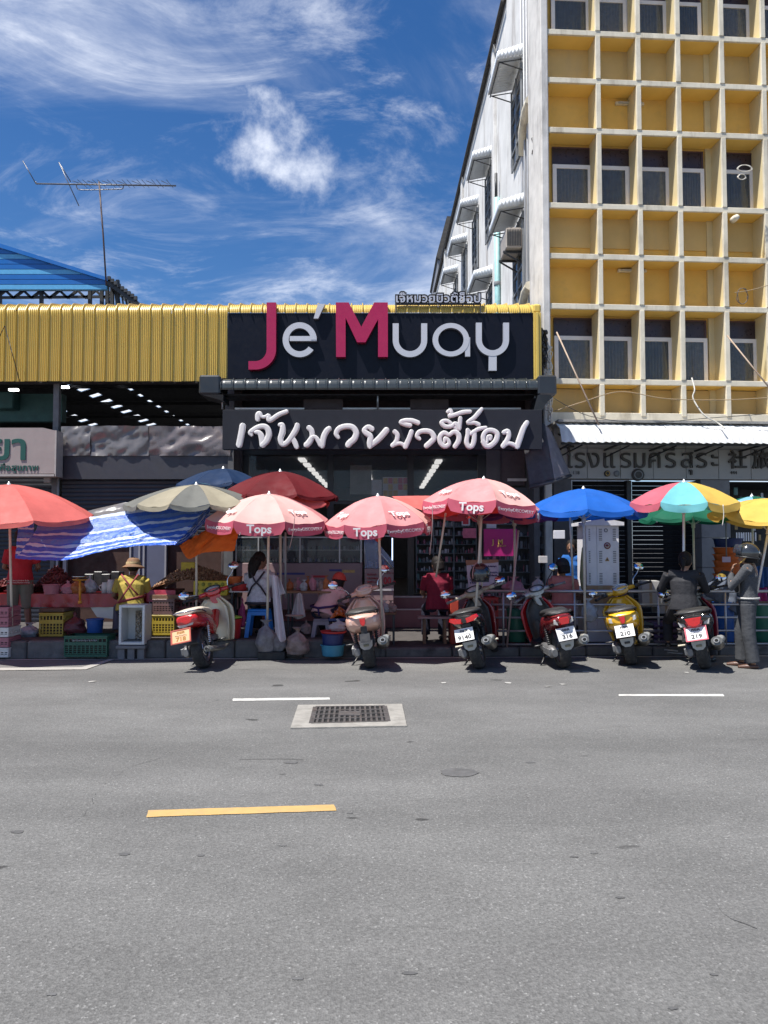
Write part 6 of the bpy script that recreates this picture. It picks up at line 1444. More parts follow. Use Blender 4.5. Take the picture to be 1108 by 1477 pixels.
C_PSH=clothm('shirt_pale_pink',(.62,.38,.38)); C_MAR=clothm('shirt_maroon',(.16,.012,.03)); C_BSH=clothm('shirt_blue',(.015,.09,.30)); C_RSH=clothm('shirt_red',(.32,.02,.03)); C_KHA=clothm('shorts_khaki',(.13,.125,.10)); C_NAV=clothm('trousers_navy',(.02,.022,.04)); C_SALM=clothm('vest_salmon',(.45,.16,.14)); C_STR=clothm('apron_purple',(.045,.025,.10)); C_DKP=clothm('trousers_dark',(.03,.03,.035))
M_SHOE=mat('shoe_brown',(.10,.05,.035),.4,var=.1); M_SHOEB=mat('shoe_black',(.02,.02,.02),.4,var=.1); M_HELM=mat('helmet_black',(.022,.024,.026),.14,var=.2,spec=.7,coat=.6); M_VIS=mat('visor_smoke',(.05,.06,.08),.06,var=0,alpha=.55,spec=1)
def helmet_parts(B,HM,shell,stripe=None,visor_up=True):
    mb=MB(); mb.T=HM; 
    mb.sphere((0,-.012,.035),.138,22,14,sx=.93,sy=1.08,sz=1.02,z0=-.42); h=B(mb,'helmet',shell,vx=0)
    mb=MB(); mb.T=HM
    pr=[(.134,-.028),(.140,-.030),(.142,-.016),(.137,-.012)]; mb.lathe(pr,(0,-.012,.0),24,sx=.95,sy=1.08); B(mb,'helmet_rim',M_BPL,h,vx=0)
    mb=MB(); mb.T=HM; mb.sphere((0,.015,.065),.150,18,6,sx=.90,sy=1.08,sz=.9,z0=-.35,z1=.55)
    keep=[i for i,f in enumerate(mb.f) if sum(mb.v[q][1] if False else (HM.inverted() @ Vector(mb.v[q])).y for q in f)/len(f)>.045]
    mb.f=[mb.f[i] for i in keep]; mb.mi=[mb.mi[i] for i in keep]; mb.sm=[mb.sm[i] for i in keep]; B(mb,'visor',M_VIS,h,vx=0)
    mb=MB(); mb.T=HM; mb.tube([(0,-.155,.06),(0,-.163,.03),(0,-.16,.0)],.02,8,flat=2.2,up=(1,0,0)); B(mb,'vent',M_BPL,h,vx=0)
    return h
# the woman with the helmet, standing at right, in left profile turned slightly away
gp=gnd(1074,963)
def ex(t,B,HM,g):
    h=helmet_parts(B,HM,M_HELM)
    mb=MB(); mb.T=HM; mb.tube(catmull([(.02,-.08,-.10),(.03,-.125,-.20),(.02,-.13,-.32),(.0,-.12,-.42)],3),[.03]*4+[.032]*3+[.028]*2+[.012],8); B(mb,'ponytail',mat('hair_light_brown',(.34,.20,.12),.45,var=.35,vs=40),sm=1,vx=.01)
    mb=MB(); mb.T=HM; mb.tube(catmull([(-.07,.0,-.02),(-.06,.05,-.09),(0,.075,-.115),(.06,.05,-.09),(.07,0,-.02)],4),.008,6); B(mb,'chin_strap',M_GOLD,h,vx=0)
    mb=MB(); a=g['pelvis']+Vector((0,0,.055)); mb.lathe([(.150,-.012),(.160,-.012),(.160,.012),(.150,.012)],tuple(a),24,sx=1.24,sy=.88); B(mb,'white_hem',M_WPAINT,vx=0)
person((gp.x+.07,gp.y,0),'young woman in charcoal jacket and trousers fastening her black helmet',stand(1.61,elL=(-.20,.20,1.06),wrL=(-.05,.20,1.25),elR=(.20,.16,1.02),wrR=(.02,.20,1.24),handL=(.25,-.25,.9),handR=(-.2,-.2,.95),palmL=(0,-1,.2),palmR=(0,-1,.2),face=(0,1,.12),ankL=(-.09,-.05,.075),ankR=(.10,.10,.075),kneeL=(-.1,.0,.44),kneeR=(.10,.10,.46),head=(0,.01,1.48)),rz=radians(62),top=C_CHAR,bottom=C_CHARP,shoe=M_SHOE,hair='bob',sleeve='long',v=.009,extra=ex,flare=1.22)
# rider on the last scooter, seen from behind, black suit
sp=gnd(1018,969)
rid=person((sp.x-.02,sp.y+.62,0),'rider in black suit jacket with ponytail sitting on the crimson scooter',sit(.70,.03,kz=.52,kf=.42,chest=(.0,.04,1.12),neck=(.01,.06,1.27),head=(.03,.10,1.385),shL=(-.20,.05,1.22),shR=(.20,.05,1.22),elL=(-.30,.16,1.0),elR=(.30,.18,1.0),wrL=(-.24,.42,.98),wrR=(.26,.44,.99),kneeL=(-.20,.40,.55),kneeR=(.28,.36,.52),ankL=(-.20,.38,.26),ankR=(.36,.30,.085),face=(.25,1,-.25),toeR=(.3,1,0)),rz=radians(-18),top=C_SUIT,bottom=C_DKP,shoe=M_SHOEB,hair='pony',sleeve='long',top_len=.06,v=.009)
# man in red shirt, far left, back to the street
person((at(28,900,11.75).x,11.75,.26),'man in red printed shirt and khaki shorts standing at the far left stall',stand(1.58,elL=(-.25,.05,1.02),wrL=(-.16,.25,1.0),elR=(.25,.05,1.02),wrR=(.16,.25,1.0),ankR=(.16,-.05,.075),ankL=(-.10,.1,.075)),rz=radians(8),skin=M_SKIND,top=C_RSH,bottom=C_KHA,shoe=M_SHOEB,sleeve='short',legs='short',female=False,top_len=.08,
  extra=lambda t,B,HM,g:[scrawl(12,42,836,842,11.59,M_WPAINT,t,5,2)] and None)
# seller in mustard shirt and brown hat
def hatx(t,B,HM,g):
    mb=MB(); mb.T=HM; mb.lathe([(.001,.135),(.07,.13),(.098,.10),(.108,.04),(.115,.03),(.175,-.01),(.178,-.016),(.112,.018)],(0,-.01,.005),22,sx=.95,sy=1.05); h=B(mb,'bucket_hat',mat('hat_brown',(.20,.11,.06),.8,var=.15,bump=.4),vx=0)
    mb=MB(); mb.T=HM; mb.lathe([(.112,.03),(.114,.055),(.110,.07)],(0,-.01,.005),22,sx=.96,sy=1.06); B(mb,'hat_band',mat('hat_band',(.40,.30,.16),.8,var=.4,vs=40),h,vx=0)
    mb=MB()
    for a,b in (((-.14,-.115,.52),(.13,-.075,.93)),((.14,-.115,.62),(-.12,-.075,.93)),):
        p=[Vector(a).lerp(Vector(b),u)-Vector((0,.035*sin(pi*u),0)) for u in (0,.25,.5,.75,1)]; mb.tube(p,.013,6,flat=.5,up=(0,1,0))
    mb.tube([(-.20,.02,.48),(-.12,-.15,.53),(.12,-.15,.58),(.21,.0,.60)],.022,8,flat=.5,up=(0,1,0)); B(mb,'apron_strap',mat('strap_red',(.22,.03,.035),.7),vx=0)
hp=at(188,890,11.55)
person((hp.x,11.55,.26),'seller in mustard shirt with brown bucket hat and crossed red straps, seen from behind',sit(.34,.10,kz=.42,kf=.35,shL=(-.19,.08,.84),shR=(.19,.08,.84),kneeL=(-.24,.22,.42),ankL=(-.22,.10,.075),kneeR=(.2,.3,.42),elL=(-.28,.12,.60),wrL=(-.24,.32,.52)),rz=radians(4),skin=M_SKIND,top=C_YSH,bottom=mat('striped_track',(.06,.06,.08),.7),shoe=M_SHOEB,sleeve='short',female=False,top_len=.05,extra=hatx,bulk=1.12)
# woman in white print shirt on the blue stool
def strx(t,B,HM,g):
    mb=MB()
    c=g['chest']; p=g['pelvis']
    for s in (-1,1):
        pts=[Vector((s*.15,-.07,p.z-.0+.08)),Vector((s*.07,-.128,p.z+.22)),Vector((-s*.02,-.135,c.z-.02)),Vector((-s*.11,-.075,c.z+.12))]; mb.tube(pts,.014,6,flat=.45,up=(0,1,0))
    B(mb,'apron_strap',M_STR_,vx=0)
    mb=MB(); mb.tube([(-.19,.05,p.z-.02),(-.17,-.12,p.z-.02),(0,-.175,p.z-.02),(.17,-.12,p.z-.02),(.19,.05,p.z-.02)],.02,8,flat=.6,up=(0,1,0)); B(mb,'waist_band',M_STR_,vx=0)
M_STR_=mat('strap_dark',(.025,.02,.03),.7)
wp=at(373,905,11.6)
person((wp.x,11.6,.26),'woman in white printed blouse with long black hair sitting on the blue stool',sit(.43,.03,kz=.45,kf=.38,face=(.8,.6,-.1),elR=(.24,.14,.66),wrR=(.20,.30,.78),elL=(-.22,.12,.68)),rz=radians(-8),skin=M_SKIND,top=C_WSH,bottom=C_DKP,shoe=M_SHOEB,hair='long',sleeve='short',top_len=.04,extra=strx)
# bending seller with red cap
def capx(t,B,HM,g):
    mb=MB(); mb.T=HM; mb.sphere((0,-.015,.035),.117,16,8,sx=.90,sy=1.0,sz=1.0,z0=-.1); mb.tube([(0,.09,.04),(0,.165,.03)],[.065,.05],10,flat=.2,up=(0,0,1)); B(mb,'cap',mat('cap_red',(.48,.05,.035),.7,var=.1),vx=0)
    p=g['pelvis']; mb=MB(); mb.tube([(-.19,.10,p.z+.10),(-.17,-.09,p.z+.09),(0,-.145,p.z+.07),(.17,-.09,p.z+.09),(.19,.10,p.z+.10)],.018,8,flat=.5,up=(0,1,0)); mb.tube([(0,-.15,p.z+.07),(.03,-.17,p.z-.04)],.014,6); B(mb,'apron_tie',C_STR,vx=0)
pp=at(466,920,11.6)
person((pp.x,11.6,.26),'seller in pale pink shirt and red cap bending forward on a low stool',sit(.27,.25,kz=.38,kf=.30,chest=(.04,.16,.62),neck=(.07,.26,.72),head=(.10,.33,.80),shL=(-.13,.17,.70),shR=(.21,.19,.66),elR=(.26,.30,.45),wrR=(.2,.45,.40),elL=(-.18,.3,.48),wrL=(-.05,.5,.42),kneeL=(-.26,.22,.38),kneeR=(.26,.25,.38)),rz=radians(-25),skin=M_SKIND,top=C_PSH,bottom=C_NAV,shoe=M_SHOEB,hair='bob',sleeve='short',top_len=.05,extra=capx)
# woman in maroon on the bench
mp=at(632,905,11.7)
person((mp.x,11.7,.15),'woman in maroon shirt sitting with her back to the street beside the black scooter',sit(.48,.04,kz=.50,kf=.38,face=(-.4,1,-.2)),rz=radians(6),skin=M_SKIND,top=C_MAR,bottom=C_NAV,shoe=M_SHOEB,hair='bob',sleeve='short',top_len=.07)
# standing in blue behind the railing
bp=at(826,850,12.8)
person((bp.x,12.8,.14),'person in blue shirt standing in the shade left of the electrical cabinet',stand(1.55,head=(0,.03,1.44)),rz=radians(150),skin=M_SKIND,top=C_BSH,bottom=C_NAV,shoe=M_SHOEB,sleeve='short',top_len=.1)
# salmon vest and white cap behind the railing
def wcap(t,B,HM,g):
    mb=MB(); mb.T=HM; mb.sphere((0,-.015,.035),.117,16,8,sx=.90,sy=1.0,sz=1.0,z0=-.1); mb.tube([(0,.09,.03),(0,.16,.02)],[.065,.05],10,flat=.2,up=(0,0,1)); B(mb,'cap',mat('cap_black',(.02,.018,.018),.7),vx=0)
sp2=at(812,880,11.75)
person((sp2.x,11.75,.14),'seller in salmon shirt and dark cap sitting behind the railing and the slim red scooter',sit(.45,.02,kz=.45,kf=.38,face=(-.5,1,-.1)),rz=radians(-10),skin=M_SKIND,top=C_SALM,bottom=C_DKP,shoe=M_SHOEB,hair='bob',sleeve='short',top_len=.05,extra=wcap)
# shopper bending inside the left stall, half hidden
# loose helmet on the scooter bar
hb=at(693,840,10.85); ht=thing('helmet',(hb.x,10.85,hb.z),'glossy black helmet with pink stripe resting on the handlebar of the black scooter','helmet',rz=radians(150))
mb=MB(); mb.sphere((0,0,.115),.155,24,14,sx=.92,sy=1.05,sz=1.0,z0=-.62); lbuild(mb,'shell',M_HELM,ht)
mb=MB(); 
for k in range(13):
    pass
mb.tube([(.045,.163*cos(a),.115+.157*sin(a)) for a in [radians(-20+11.5*i) for i in range(19)]],.012,6,flat=.4); lbuild(mb,'stripe',mat('stripe_pink',(.55,.25,.22),.4),ht)
mb=MB(); mb.lathe([(.120,.012),(.128,.008),(.128,.026),(.120,.026)],(0,0,0),24,sx=.95,sy=1.08); lbuild(mb,'rim',M_BPL,ht)
# ================================================================ stall goods, crates, bags, furniture
def plastic(n,c,r=.4,**k): return mat(n,c,r,var=k.pop('var',.08),vs=8,spec=.5,dust=k.pop('dust',.1),**k)
def crate(px0,px1,py0,py1,Y,m,label,dep=.36,rz=0,group=None,rows=4,cols_=7,open_front=False,load=None,lab=None):
    """lattice plastic crate: corner posts, rims and bars; px box of its front face"""
    a=at(px0,py1,Y); b=at(px1,py0,Y); w=b.x-a.x; h=b.z-a.z; t=thing('plastic_crate',((a.x+b.x)/2,Y+dep/2,a.z),label,'crate',rz=rz,group=group)
    x,y=w/2,dep/2; tp=.012
    def face(n,o,ux,L):     # lattice wall
        mb=MB(); o=Vector(o); ux=Vector(ux); k=cols_ if L>.3 else 5
        up=Vector((0,0,1)); nn=ux.cross(up)
        def bar(p,q,wd): mb.bar(p,q,.012,wd,up=nn.cross((q-p).normalized()))
        bar(o+up*.018,o+ux*L+up*.018,.036); bar(o+up*(h-.022),o+ux*L+up*(h-.022),.044)
        mb.bar(o+up*h*.62,o+ux*L+up*h*.62,.014,h*.16)
        for i in range(k+1): p=o+ux*(L*i/k); mb.bar(p+up*.03,p+up*(h-.04),.016,.012,up=nn)
        for j in range(1,rows): z=h*.06+h*.5*j/rows; mb.bar(o+up*z,o+ux*L+up*z,.011,.011)
        lbuild(mb,n,m,t)['kind']='stuff'
    face('lattice_side',(-x,-y,0),(1,0,0),w); face('lattice_side',(-x,y,0),(1,0,0),w); face('lattice_side',(-x,-y,0),(0,1,0),dep); face('lattice_side',(x,-y,0),(0,1,0),dep)
    mb=MB(); mb.box(-x,x,-y,y,.0,.012); lbuild(mb,'base',m,t)
    mb=MB(); mb.box(-x-.012,x+.012,-y-.012,-y+.006,h-.022,h,.004); mb.box(-x-.012,x+.012,y-.006,y+.012,h-.022,h,.004); mb.box(-x-.012,-x+.006,-y+.006,y-.006,h-.022,h,.004); mb.box(x-.006,x+.012,-y+.006,y-.006,h-.022,h,.004); lbuild(mb,'rim',m,t)
    mb=MB(); mb.box(-x+.02,x-.02,-y+.02,y-.02,.014,h*.8); 
    lbuild(mb,'contents',load or M_LOAD,t)
    return t
M_LOAD=mat('crate_load_dark',(.05,.035,.03),.9,var=.5,vs=25)
PC_Y=plastic('crate_yellow',(.42,.30,.03)); PC_G=plastic('crate_green',(.015,.10,.06)); PC_BR=plastic('crate_brown',(.17,.09,.08)); PC_R=plastic('crate_red',(.42,.02,.02)); PC_M=plastic('crate_maroon',(.16,.02,.03)); PC_B=plastic('bucket_blue',(.01,.08,.30)); PC_LB=plastic('basin_lightblue',(.06,.28,.42)); PC_P=plastic('basin_pink',(.36,.13,.17)); PC_OR=plastic('basin_orange',(.55,.13,.03)); PC_GR=plastic('lid_green',(.30,.50,.06)); PC_W=plastic('white_plastic',(.62,.62,.60)); PC_STB=plastic('stool_blue',(.01,.20,.62)); PC_STG=plastic('stool_mauve',(.24,.20,.24)); PC_NB=plastic('basin_navy',(.01,.03,.14)); PC_GRN=plastic('barrel_green',(.02,.14,.09))
def basin(px,py_top,py_bot,hw,Y,m,label,name='basin',cat='basin',taper=.8,fill=None,rim=True,z=None):
    b=at(px,py_bot,Y); R=hw*Y/FOC; h=zat(py_top,Y)-b.z; t=thing(name,(b.x,Y,b.z),label,cat)
    mb=MB(); mb.lathe([(.001,.004),(R*taper*.97,.0),(R*taper,.01),(R*.97,h*.92),(R,h),(R*.965,h),(R*.93,h*.9),(R*taper*.94,.02),(.001,.02)],(0,0,0),24); lbuild(mb,'bowl',m,t)
    if rim: mb=MB(); mb.lathe([(R*.99,h-.012),(R*1.05,h-.006),(R*1.05,h+.004),(R*.99,h+.006)],(0,0,0),24); lbuild(mb,'rim',m,t)
    if fill: mb=MB(); mb.sphere((0,0,h*.72),R*.9,16,6,sz=.32,z0=0); lbuild(mb,'filling',fill,t)
    return t
def bag(px,py_top,py_bot,hw,Y,m,label,knot=True,name='plastic_bag',cat='bag',seed=0,depth=.8,neck=.3):
    b=at(px,py_bot,Y); R=hw*Y/FOC; h=zat(py_top,Y)-b.z; t=thing(name,(b.x,Y,b.z),label,cat)
    def fn(u,v):
        a=2*pi*u; pr=[(0,.0),(.08,.75),(.3,1.0),(.55,.92),(.66,.72),(.78,.36),(.84,.13),(.90,.16),(1,.42 if knot else .10)]
        for i in range(len(pr)-1):
            if v<=pr[i+1][0]+1e-9:
                q=(v-pr[i][0])/(pr[i+1][0]-pr[i][0]); q=q*q*(3-2*q); r=pr[i][1]+(pr[i+1][1]-pr[i][1])*q; break
        uu=abs((u*2)%2-1); f=1+.55*fbm(cos(a)*1.3+seed,sin(a)*1.3,v*2.2)+.10*fbm(cos(a)*6+seed,sin(a)*6,v*9)+.22*sin(a*5+seed*2)*max(0,v-.5)*2+.5*sin(a*2+seed)*max(0,v-.86)*6
        return (R*r*f*cos(a)+R*.7*fbm(v*1.8,seed),R*r*f*sin(a)*depth,h*v*(1+.02*fbm(a,seed)))
    mb=MB(); mb.grid(fn,40,26); lbuild(mb,'sack',m,t,fix=False)
    if knot: mb=MB(); mb.tube([(R*.7*fbm(.84*1.8,seed),0,h*.82),(R*.7*fbm(.86*1.8,seed),0,h*.86)],R*.17,8); lbuild(mb,'tie',m,t)
    else: mb=MB(); mb.tube([(-R*.15,0,h*.95),(0,0,h*1.02),(R*.15,0,h*.95)],.008,5); lbuild(mb,'tie',m,t)
    return t
B_WHT=mat('bag_white',(.50,.46,.47),.45,var=.15,trans=.25,bump=.6,bs=30); B_GRY=mat('bag_grey',(.20,.19,.20),.6,var=.3,vs=9,bump=.8,bs=30); B_PNK=mat('bag_pink',(.45,.20,.26),.4,var=.2,trans=.2,bump=.5); B_CLR=mat('bag_clear',(.45,.48,.52),.2,var=.3,vs=14,trans=.35,spec=.9,bump=.8,bs=24); B_BRN=mat('bag_brownish',(.26,.19,.17),.6,var=.3,vs=8,bump=.7); B_ORG=mat('bag_orange',(.38,.13,.04),.4,var=.15,bump=.6,trans=.15)
def heap(px0,px1,py_base,py_top,Y,dep,m,label,n,r,name='heap',cat='produce',peak=.5,seed=0,base_h=0,el=1.3):
    a=at(px0,py_base,Y); b=at(px1,py_base,Y); w=b.x-a.x; h=zat(py_top,Y)-a.z; R_=random.Random(seed); mb=MB(); ms=m if isinstance(m,list) else [m]
    for k in range(n):
        u=R_.random(); v=R_.random(); e=(1-abs(u-peak)/(peak if u<peak else 1-peak))**.55; z=h*e*(1-abs(v-.5)*1.1)*1.0+R_.uniform(-.01,.006)
        s=r*R_.uniform(.75,1.2); mb.T=Matrix.Translation((a.x+w*u,Y+dep*v,a.z+z)) @ Matrix.Rotation(R_.random()*6,4,'Z') @ Matrix.Rotation(R_.random()*3,4,'X'); mb.cur=R_.randrange(len(ms))
        mb.lathe([(.001,-s*el),(s*.8,-s*.45),(s*.85,s*.3),(.001,s*el)],(0,0,0),6,smooth=True)
    mb.T=None; mb.cur=0
    mb.grid(lambda u,v:(a.x+w*u,Y+dep*v,a.z+h*max(0,(1-abs(u-peak)/(peak if u<peak else 1-peak)))**.55*(1-abs(v-.5)*1.1)-.02),20,8)
    o=solo(mb,name,ms,label,cat,fix=False); o['kind']='stuff'; return o
M_SHAL=mat('shallot_brown',(.20,.095,.045),.6,var=.3,vs=30); M_SHAL2=mat('shallot_light',(.30,.17,.09),.6,var=.3,vs=30); M_CHIL=mat('chilli_dark_red',(.10,.012,.012),.5,var=.4,vs=25); M_CAR=mat('carrot_orange',(.50,.13,.02),.5,var=.2,vs=20); M_GRNV=mat('veg_green',(.08,.16,.03),.6,var=.3,vs=20); M_PNKV=mat('veg_pink',(.50,.26,.20),.35,var=.3,vs=20)
def table(px0,px1,py_top,Y,label,dep=.6,zb=.26,top=None,cloth_=None,drop=0,legs=True,th=.03):
    a=at(px0,py_top,Y); b=at(px1,py_top,Y); t=thing('stall_table',((a.x+b.x)/2,Y+dep/2,zb),label,'table'); z=a.z
    MB().box(a.x,b.x,Y,Y+dep,z-th,z,.005).build('table_top',top or M_WOOD,t)
    if legs:
        for (x,y) in ((a.x+.04,Y+.05),(b.x-.04,Y+.05),(a.x+.04,Y+dep-.05),(b.x-.04,Y+dep-.05)): MB().bar((x,y,zb),(x,y,z-th-.002),.03).build('leg',M_STEEL,t)
    if cloth_:
        def fn(u,v):
            x=a.x-.015+(b.x-a.x+.03)*u; f=.018*sin(u*(b.x-a.x)*26+fbm(u*6,v)*4)*(v)
            return (x,Y-.012-f-.01*v,z+.006-drop*v*(1+.10*fbm(u*5,3)))
        mb=MB(); mb.grid(fn,60,6); mb.grid(lambda u,v:(a.x-.015+(b.x-a.x+.03)*u,Y-.012+(dep+.02)*v,z+.006+.004*fbm(u*9,v*5)),20,6); mb.build('table_cloth',cloth_,t,fix=False)
    return t
M_WOOD=mat('table_wood',(.20,.11,.06),.7,var=.3,vs=4,bump=.3,bs=20); C_REDT=mat('red_oilcloth',(.28,.012,.015),.3,var=.12,vs=4,spec=.6); C_REDT2=mat('pink_oilcloth',(.40,.04,.07),.35,var=.1)
def stool(px0,px1,py0,py1,Y,m,label,wd=None):
    a=at(px0,py1,Y); b=at(px1,py0,Y); w=b.x-a.x; h=b.z-a.z; t=thing('plastic_stool',((a.x+b.x)/2,Y+.16,a.z),label,'stool'); x=w*.40; xb=w*.5
    mb=MB(); mb.box(-x,x,-.15,.15,h-.035,h,.012); lbuild(mb,'seat',m,t)
    mb=MB(); mb.box(-x+.005,x-.005,-.145,-.135,h-.09,h-.036); mb.box(-x+.005,x-.005,.135,.145,h-.09,h-.036); lbuild(mb,'apron',m,t)
    for sx in (-1,1):
        for sy in (-1,1):
            mb=MB(); p=[(sx*(x-.03),sy*.125,h-.036),(sx*(xb-.02),sy*.155,0)]
            mb.bar(p[0],p[1],.06,.035); lbuild(mb,'leg',m,t)
    return t
# ---- left stalls
table(-60,215,857,11.75,'stall table covered with red oilcloth in front of the brown wall',dep=.8,cloth_=C_REDT,drop=.20)
table(213,252,852,11.7,'small table end with red oilcloth between the hat seller and the shallots',dep=.6,cloth_=C_REDT2,drop=.17)
heap(42,100,856,816,11.95,.5,[M_CHIL],'mound of dark red dried chillies behind the basins',420,.018,'chilli_heap',seed=3,el=2.0)
heap(-20,40,856,826,11.95,.5,[M_CHIL],'second mound of dark dried chillies at the far left behind the man in red',260,.018,'chilli_heap',seed=4,el=2.0)
basin(75,843,857,13,11.8,PC_P,'pink basin with yellow rim on the red table, left of the scale',fill=mat('flour_cream',(.48,.40,.20),.8))
bag(97,838,857,10,11.8,B_PNK,'shiny pink bag lying on the red table beside the basin',knot=False,seed=2,depth=.6)
bag(112,834,858,12,11.85,B_ORG,'orange plastic bag behind the weighing scale',knot=False,seed=3)
bag(130,830,856,9,11.9,B_CLR,'blue and white packed bag right of the weighing scale',knot=False,seed=5)
bag(42,898,920,13,11.6,B_CLR,'clear rubbish bag on the pavement behind the legs of the man in red',seed=7)
# weighing scale on the table
sc_=thing('weighing_scale',at(115,868,11.6),'orange weighing scale with round metal pan on the red table','scale')
M_ORG=plastic('scale_orange',(.62,.25,.02))
MB().lathe([(.001,0),(.10,.012),(.125,.03),(.118,.032),(.09,.018),(.001,.008)],tuple(at(115.5,834,11.6)),22).build('pan',M_CHR,sc_)
MB().lathe([(.02,-.03),(.10,-.02),(.11,-.005),(.001,-.004)],tuple(at(115.5,835,11.6)),18).build('pan_holder',M_ORG,sc_)
MB().tube([at(115.5,837,11.6),at(115.5,866,11.6)],.018,8).build('post',M_ORG,sc_); MB().lathe([(.001,-.03),(.03,-.025),(.03,.015),(.001,.02)],tuple(at(115.5,868,11.6)),10).build('foot',M_ORG,sc_)
# jugs and jars
for i,(px,py0,py1,hw) in enumerate(((151,840,857,4.5),(160,836,857,5.5),(167,843,857,3.5))):
    b=at(px,py1,11.9); R=hw*11.9/FOC; h=zat(py0,11.9)-b.z; t=thing('white_jug',b,('small white jug with handle, left of three beside the hat seller','tall white canister, middle of three beside the hat seller','little white jar, right of three beside the hat seller')[i],'container')
    MB().lathe([(.001,0),(R,.004),(R,h*.8),(R*.8,h*.92),(R*.85,h),(.001,h)],tuple(b),16).build('jug_body',PC_W,t)
    MB().tube(catmull([b+Vector((-R,0,h*.8)),b+Vector((-R*1.8,0,h*.6)),b+Vector((-R,0,h*.3))],4),.008,6).build('handle',PC_W,t)
for i,(px,w) in enumerate(((128,10),(141,9),(152,10),(166,9))): 
    b=at(px,846,12.3); MBb=MB().box(b.x-w*12.3/FOC/1.5,b.x+w*12.3/FOC/1.5,12.3,12.55,b.z,b.z+.20+.04*(i%2),.01); solo(MBb,'stock_box',M_BPL,('dark stock box nearest the scale','second dark stock box behind the jugs','third dark stock box behind the jugs','dark stock box nearest the hat seller')[i],'box')
crate(57,91,884,918,11.5,PC_Y,'yellow lattice crate on the pavement under the red table')
mb=MB(); a=at(57,883,11.5); b=at(92,878,11.5); mb.box(a.x-.01,b.x+.01,11.5,11.9,a.z,b.z,.01); solo(mb,'cardboard_sheet',mat('dark_card',(.10,.06,.04),.8),'dark cardboard sheet lying on the yellow crate under the red table','cardboard')
bag(108,884,918,17,11.6,mat('bag_dark_red',(.10,.02,.025),.45,var=.4,vs=6,bump=.5),'dark red and black holdall under the red table',knot=False,seed=9,name='holdall')
basin(137,893,916,12,11.5,PC_B,'blue bucket standing on the pavement under the red table','bucket','bucket',.85)
mb=MB(); a=at(130,893,11.75); b=at(170,874,11.75); mb.poly([at(130,875,11.75),at(168,873,11.75),at(165,893,11.75),at(140,890,11.75)],(0,.3,0)); solo(mb,'styrofoam_box',mat('styrofoam',(.62,.60,.54),.8,var=.04),'white styrofoam box under the red table left of the hat seller','box')
mb=MB(); a=at(204,906,11.85); b=at(220,876,11.85); mb.box(a.x,b.x,11.85,12.15,a.z,b.z,.01); solo(mb,'styrofoam_box',MATS['styrofoam'],'white styrofoam box just right of the hat seller under the table','box')
crate(93,154,917,947.5,10.98,PC_G,'green lattice crate with white print on the road by the kerb',dep=.34,rows=5,cols_=10)
gcr=[o for o in COL.objects if o.get('label','').startswith('green lattice crate')][0]; scrawl(104,140,921,927,10.965,M_WPAINT,gcr,5)
# upright white box with foil on a grey pallet
ub=thing('open_white_box',at(190,930,11.0),'white styrofoam box stood on end with crumpled silver foil inside, by the kerb','box')
a=at(171,930,10.98); b=at(209,873,10.98); x0,x1,z0,z1=a.x,b.x,a.z,b.z; y0=10.98; dd=.30; w=.035; SF=PC_W
for (q,n_) in (((x0,x0+w,y0,y0+dd,z0,z1),'side'),((x1-w,x1,y0,y0+dd,z0,z1),'side'),((x0+w,x1-w,y0,y0+dd,z0,z0+w),'end'),((x0+w,x1-w,y0,y0+dd,z1-w,z1),'end'),((x0,x1,y0+dd,y0+dd+.03,z0,z1),'back')): MB().box(*q,.004).build(n_,SF,ub)
mb=MB(); xa=x0+(x1-x0)*.42
mb.grid(lambda u,v:(xa+(x1-w-xa)*u,y0+dd-.03-.09*abs(fbm(u*3+2,v*6))-.05*abs(fbm(u*9,v*15)),z0+w+(z1-z0-2*w-.06)*v),26,44,False); mb.build('foil_lining',mat('silver_foil',(.42,.38,.33),.25,metal=.9,var=.2),ub,fix=False)
pl_=thing('grey_pallet',at(188,947,10.98),'grey plastic step under the upright white box','stool')
a=at(167,947.5,10.98); b=at(210,931,10.98)
MB().box(a.x,b.x,10.97,11.3,b.z-.05,b.z-.003,.008).build('top',mat('pallet_grey',(.16,.155,.16),.6,var=.15,dust=.2),pl_)
for q in (a.x+.02,(a.x+b.x)/2-.05,b.x-.12): MB().box(q,q+.10,10.99,11.28,0,b.z-.052,.006).build('leg',MATS['pallet_grey'],pl_)
crate(221,251,864,886,11.55,PC_BR,'brown lattice crate stacked on a yellow one left of the red scooter'); crate(220,251,887,916,11.55,PC_Y,'yellow lattice crate at the bottom of the stack left of the red scooter')
# stack of pink and white trays at the far left edge
for i,(m,l) in enumerate(((PC_W,'lowest white tray of the stack at the left edge'),(PC_P,'second tray, pink, in the stack at the left edge'),(PC_W,'third tray, white, in the stack at the left edge'),(PC_P,'fourth tray, pink, in the stack at the left edge'),(PC_P,'topmost pink tray of the stack at the left edge'))):
    y1=948-i*14.6; crate(-28,12,y1-13.6,y1,10.95,m,l,rows=3)
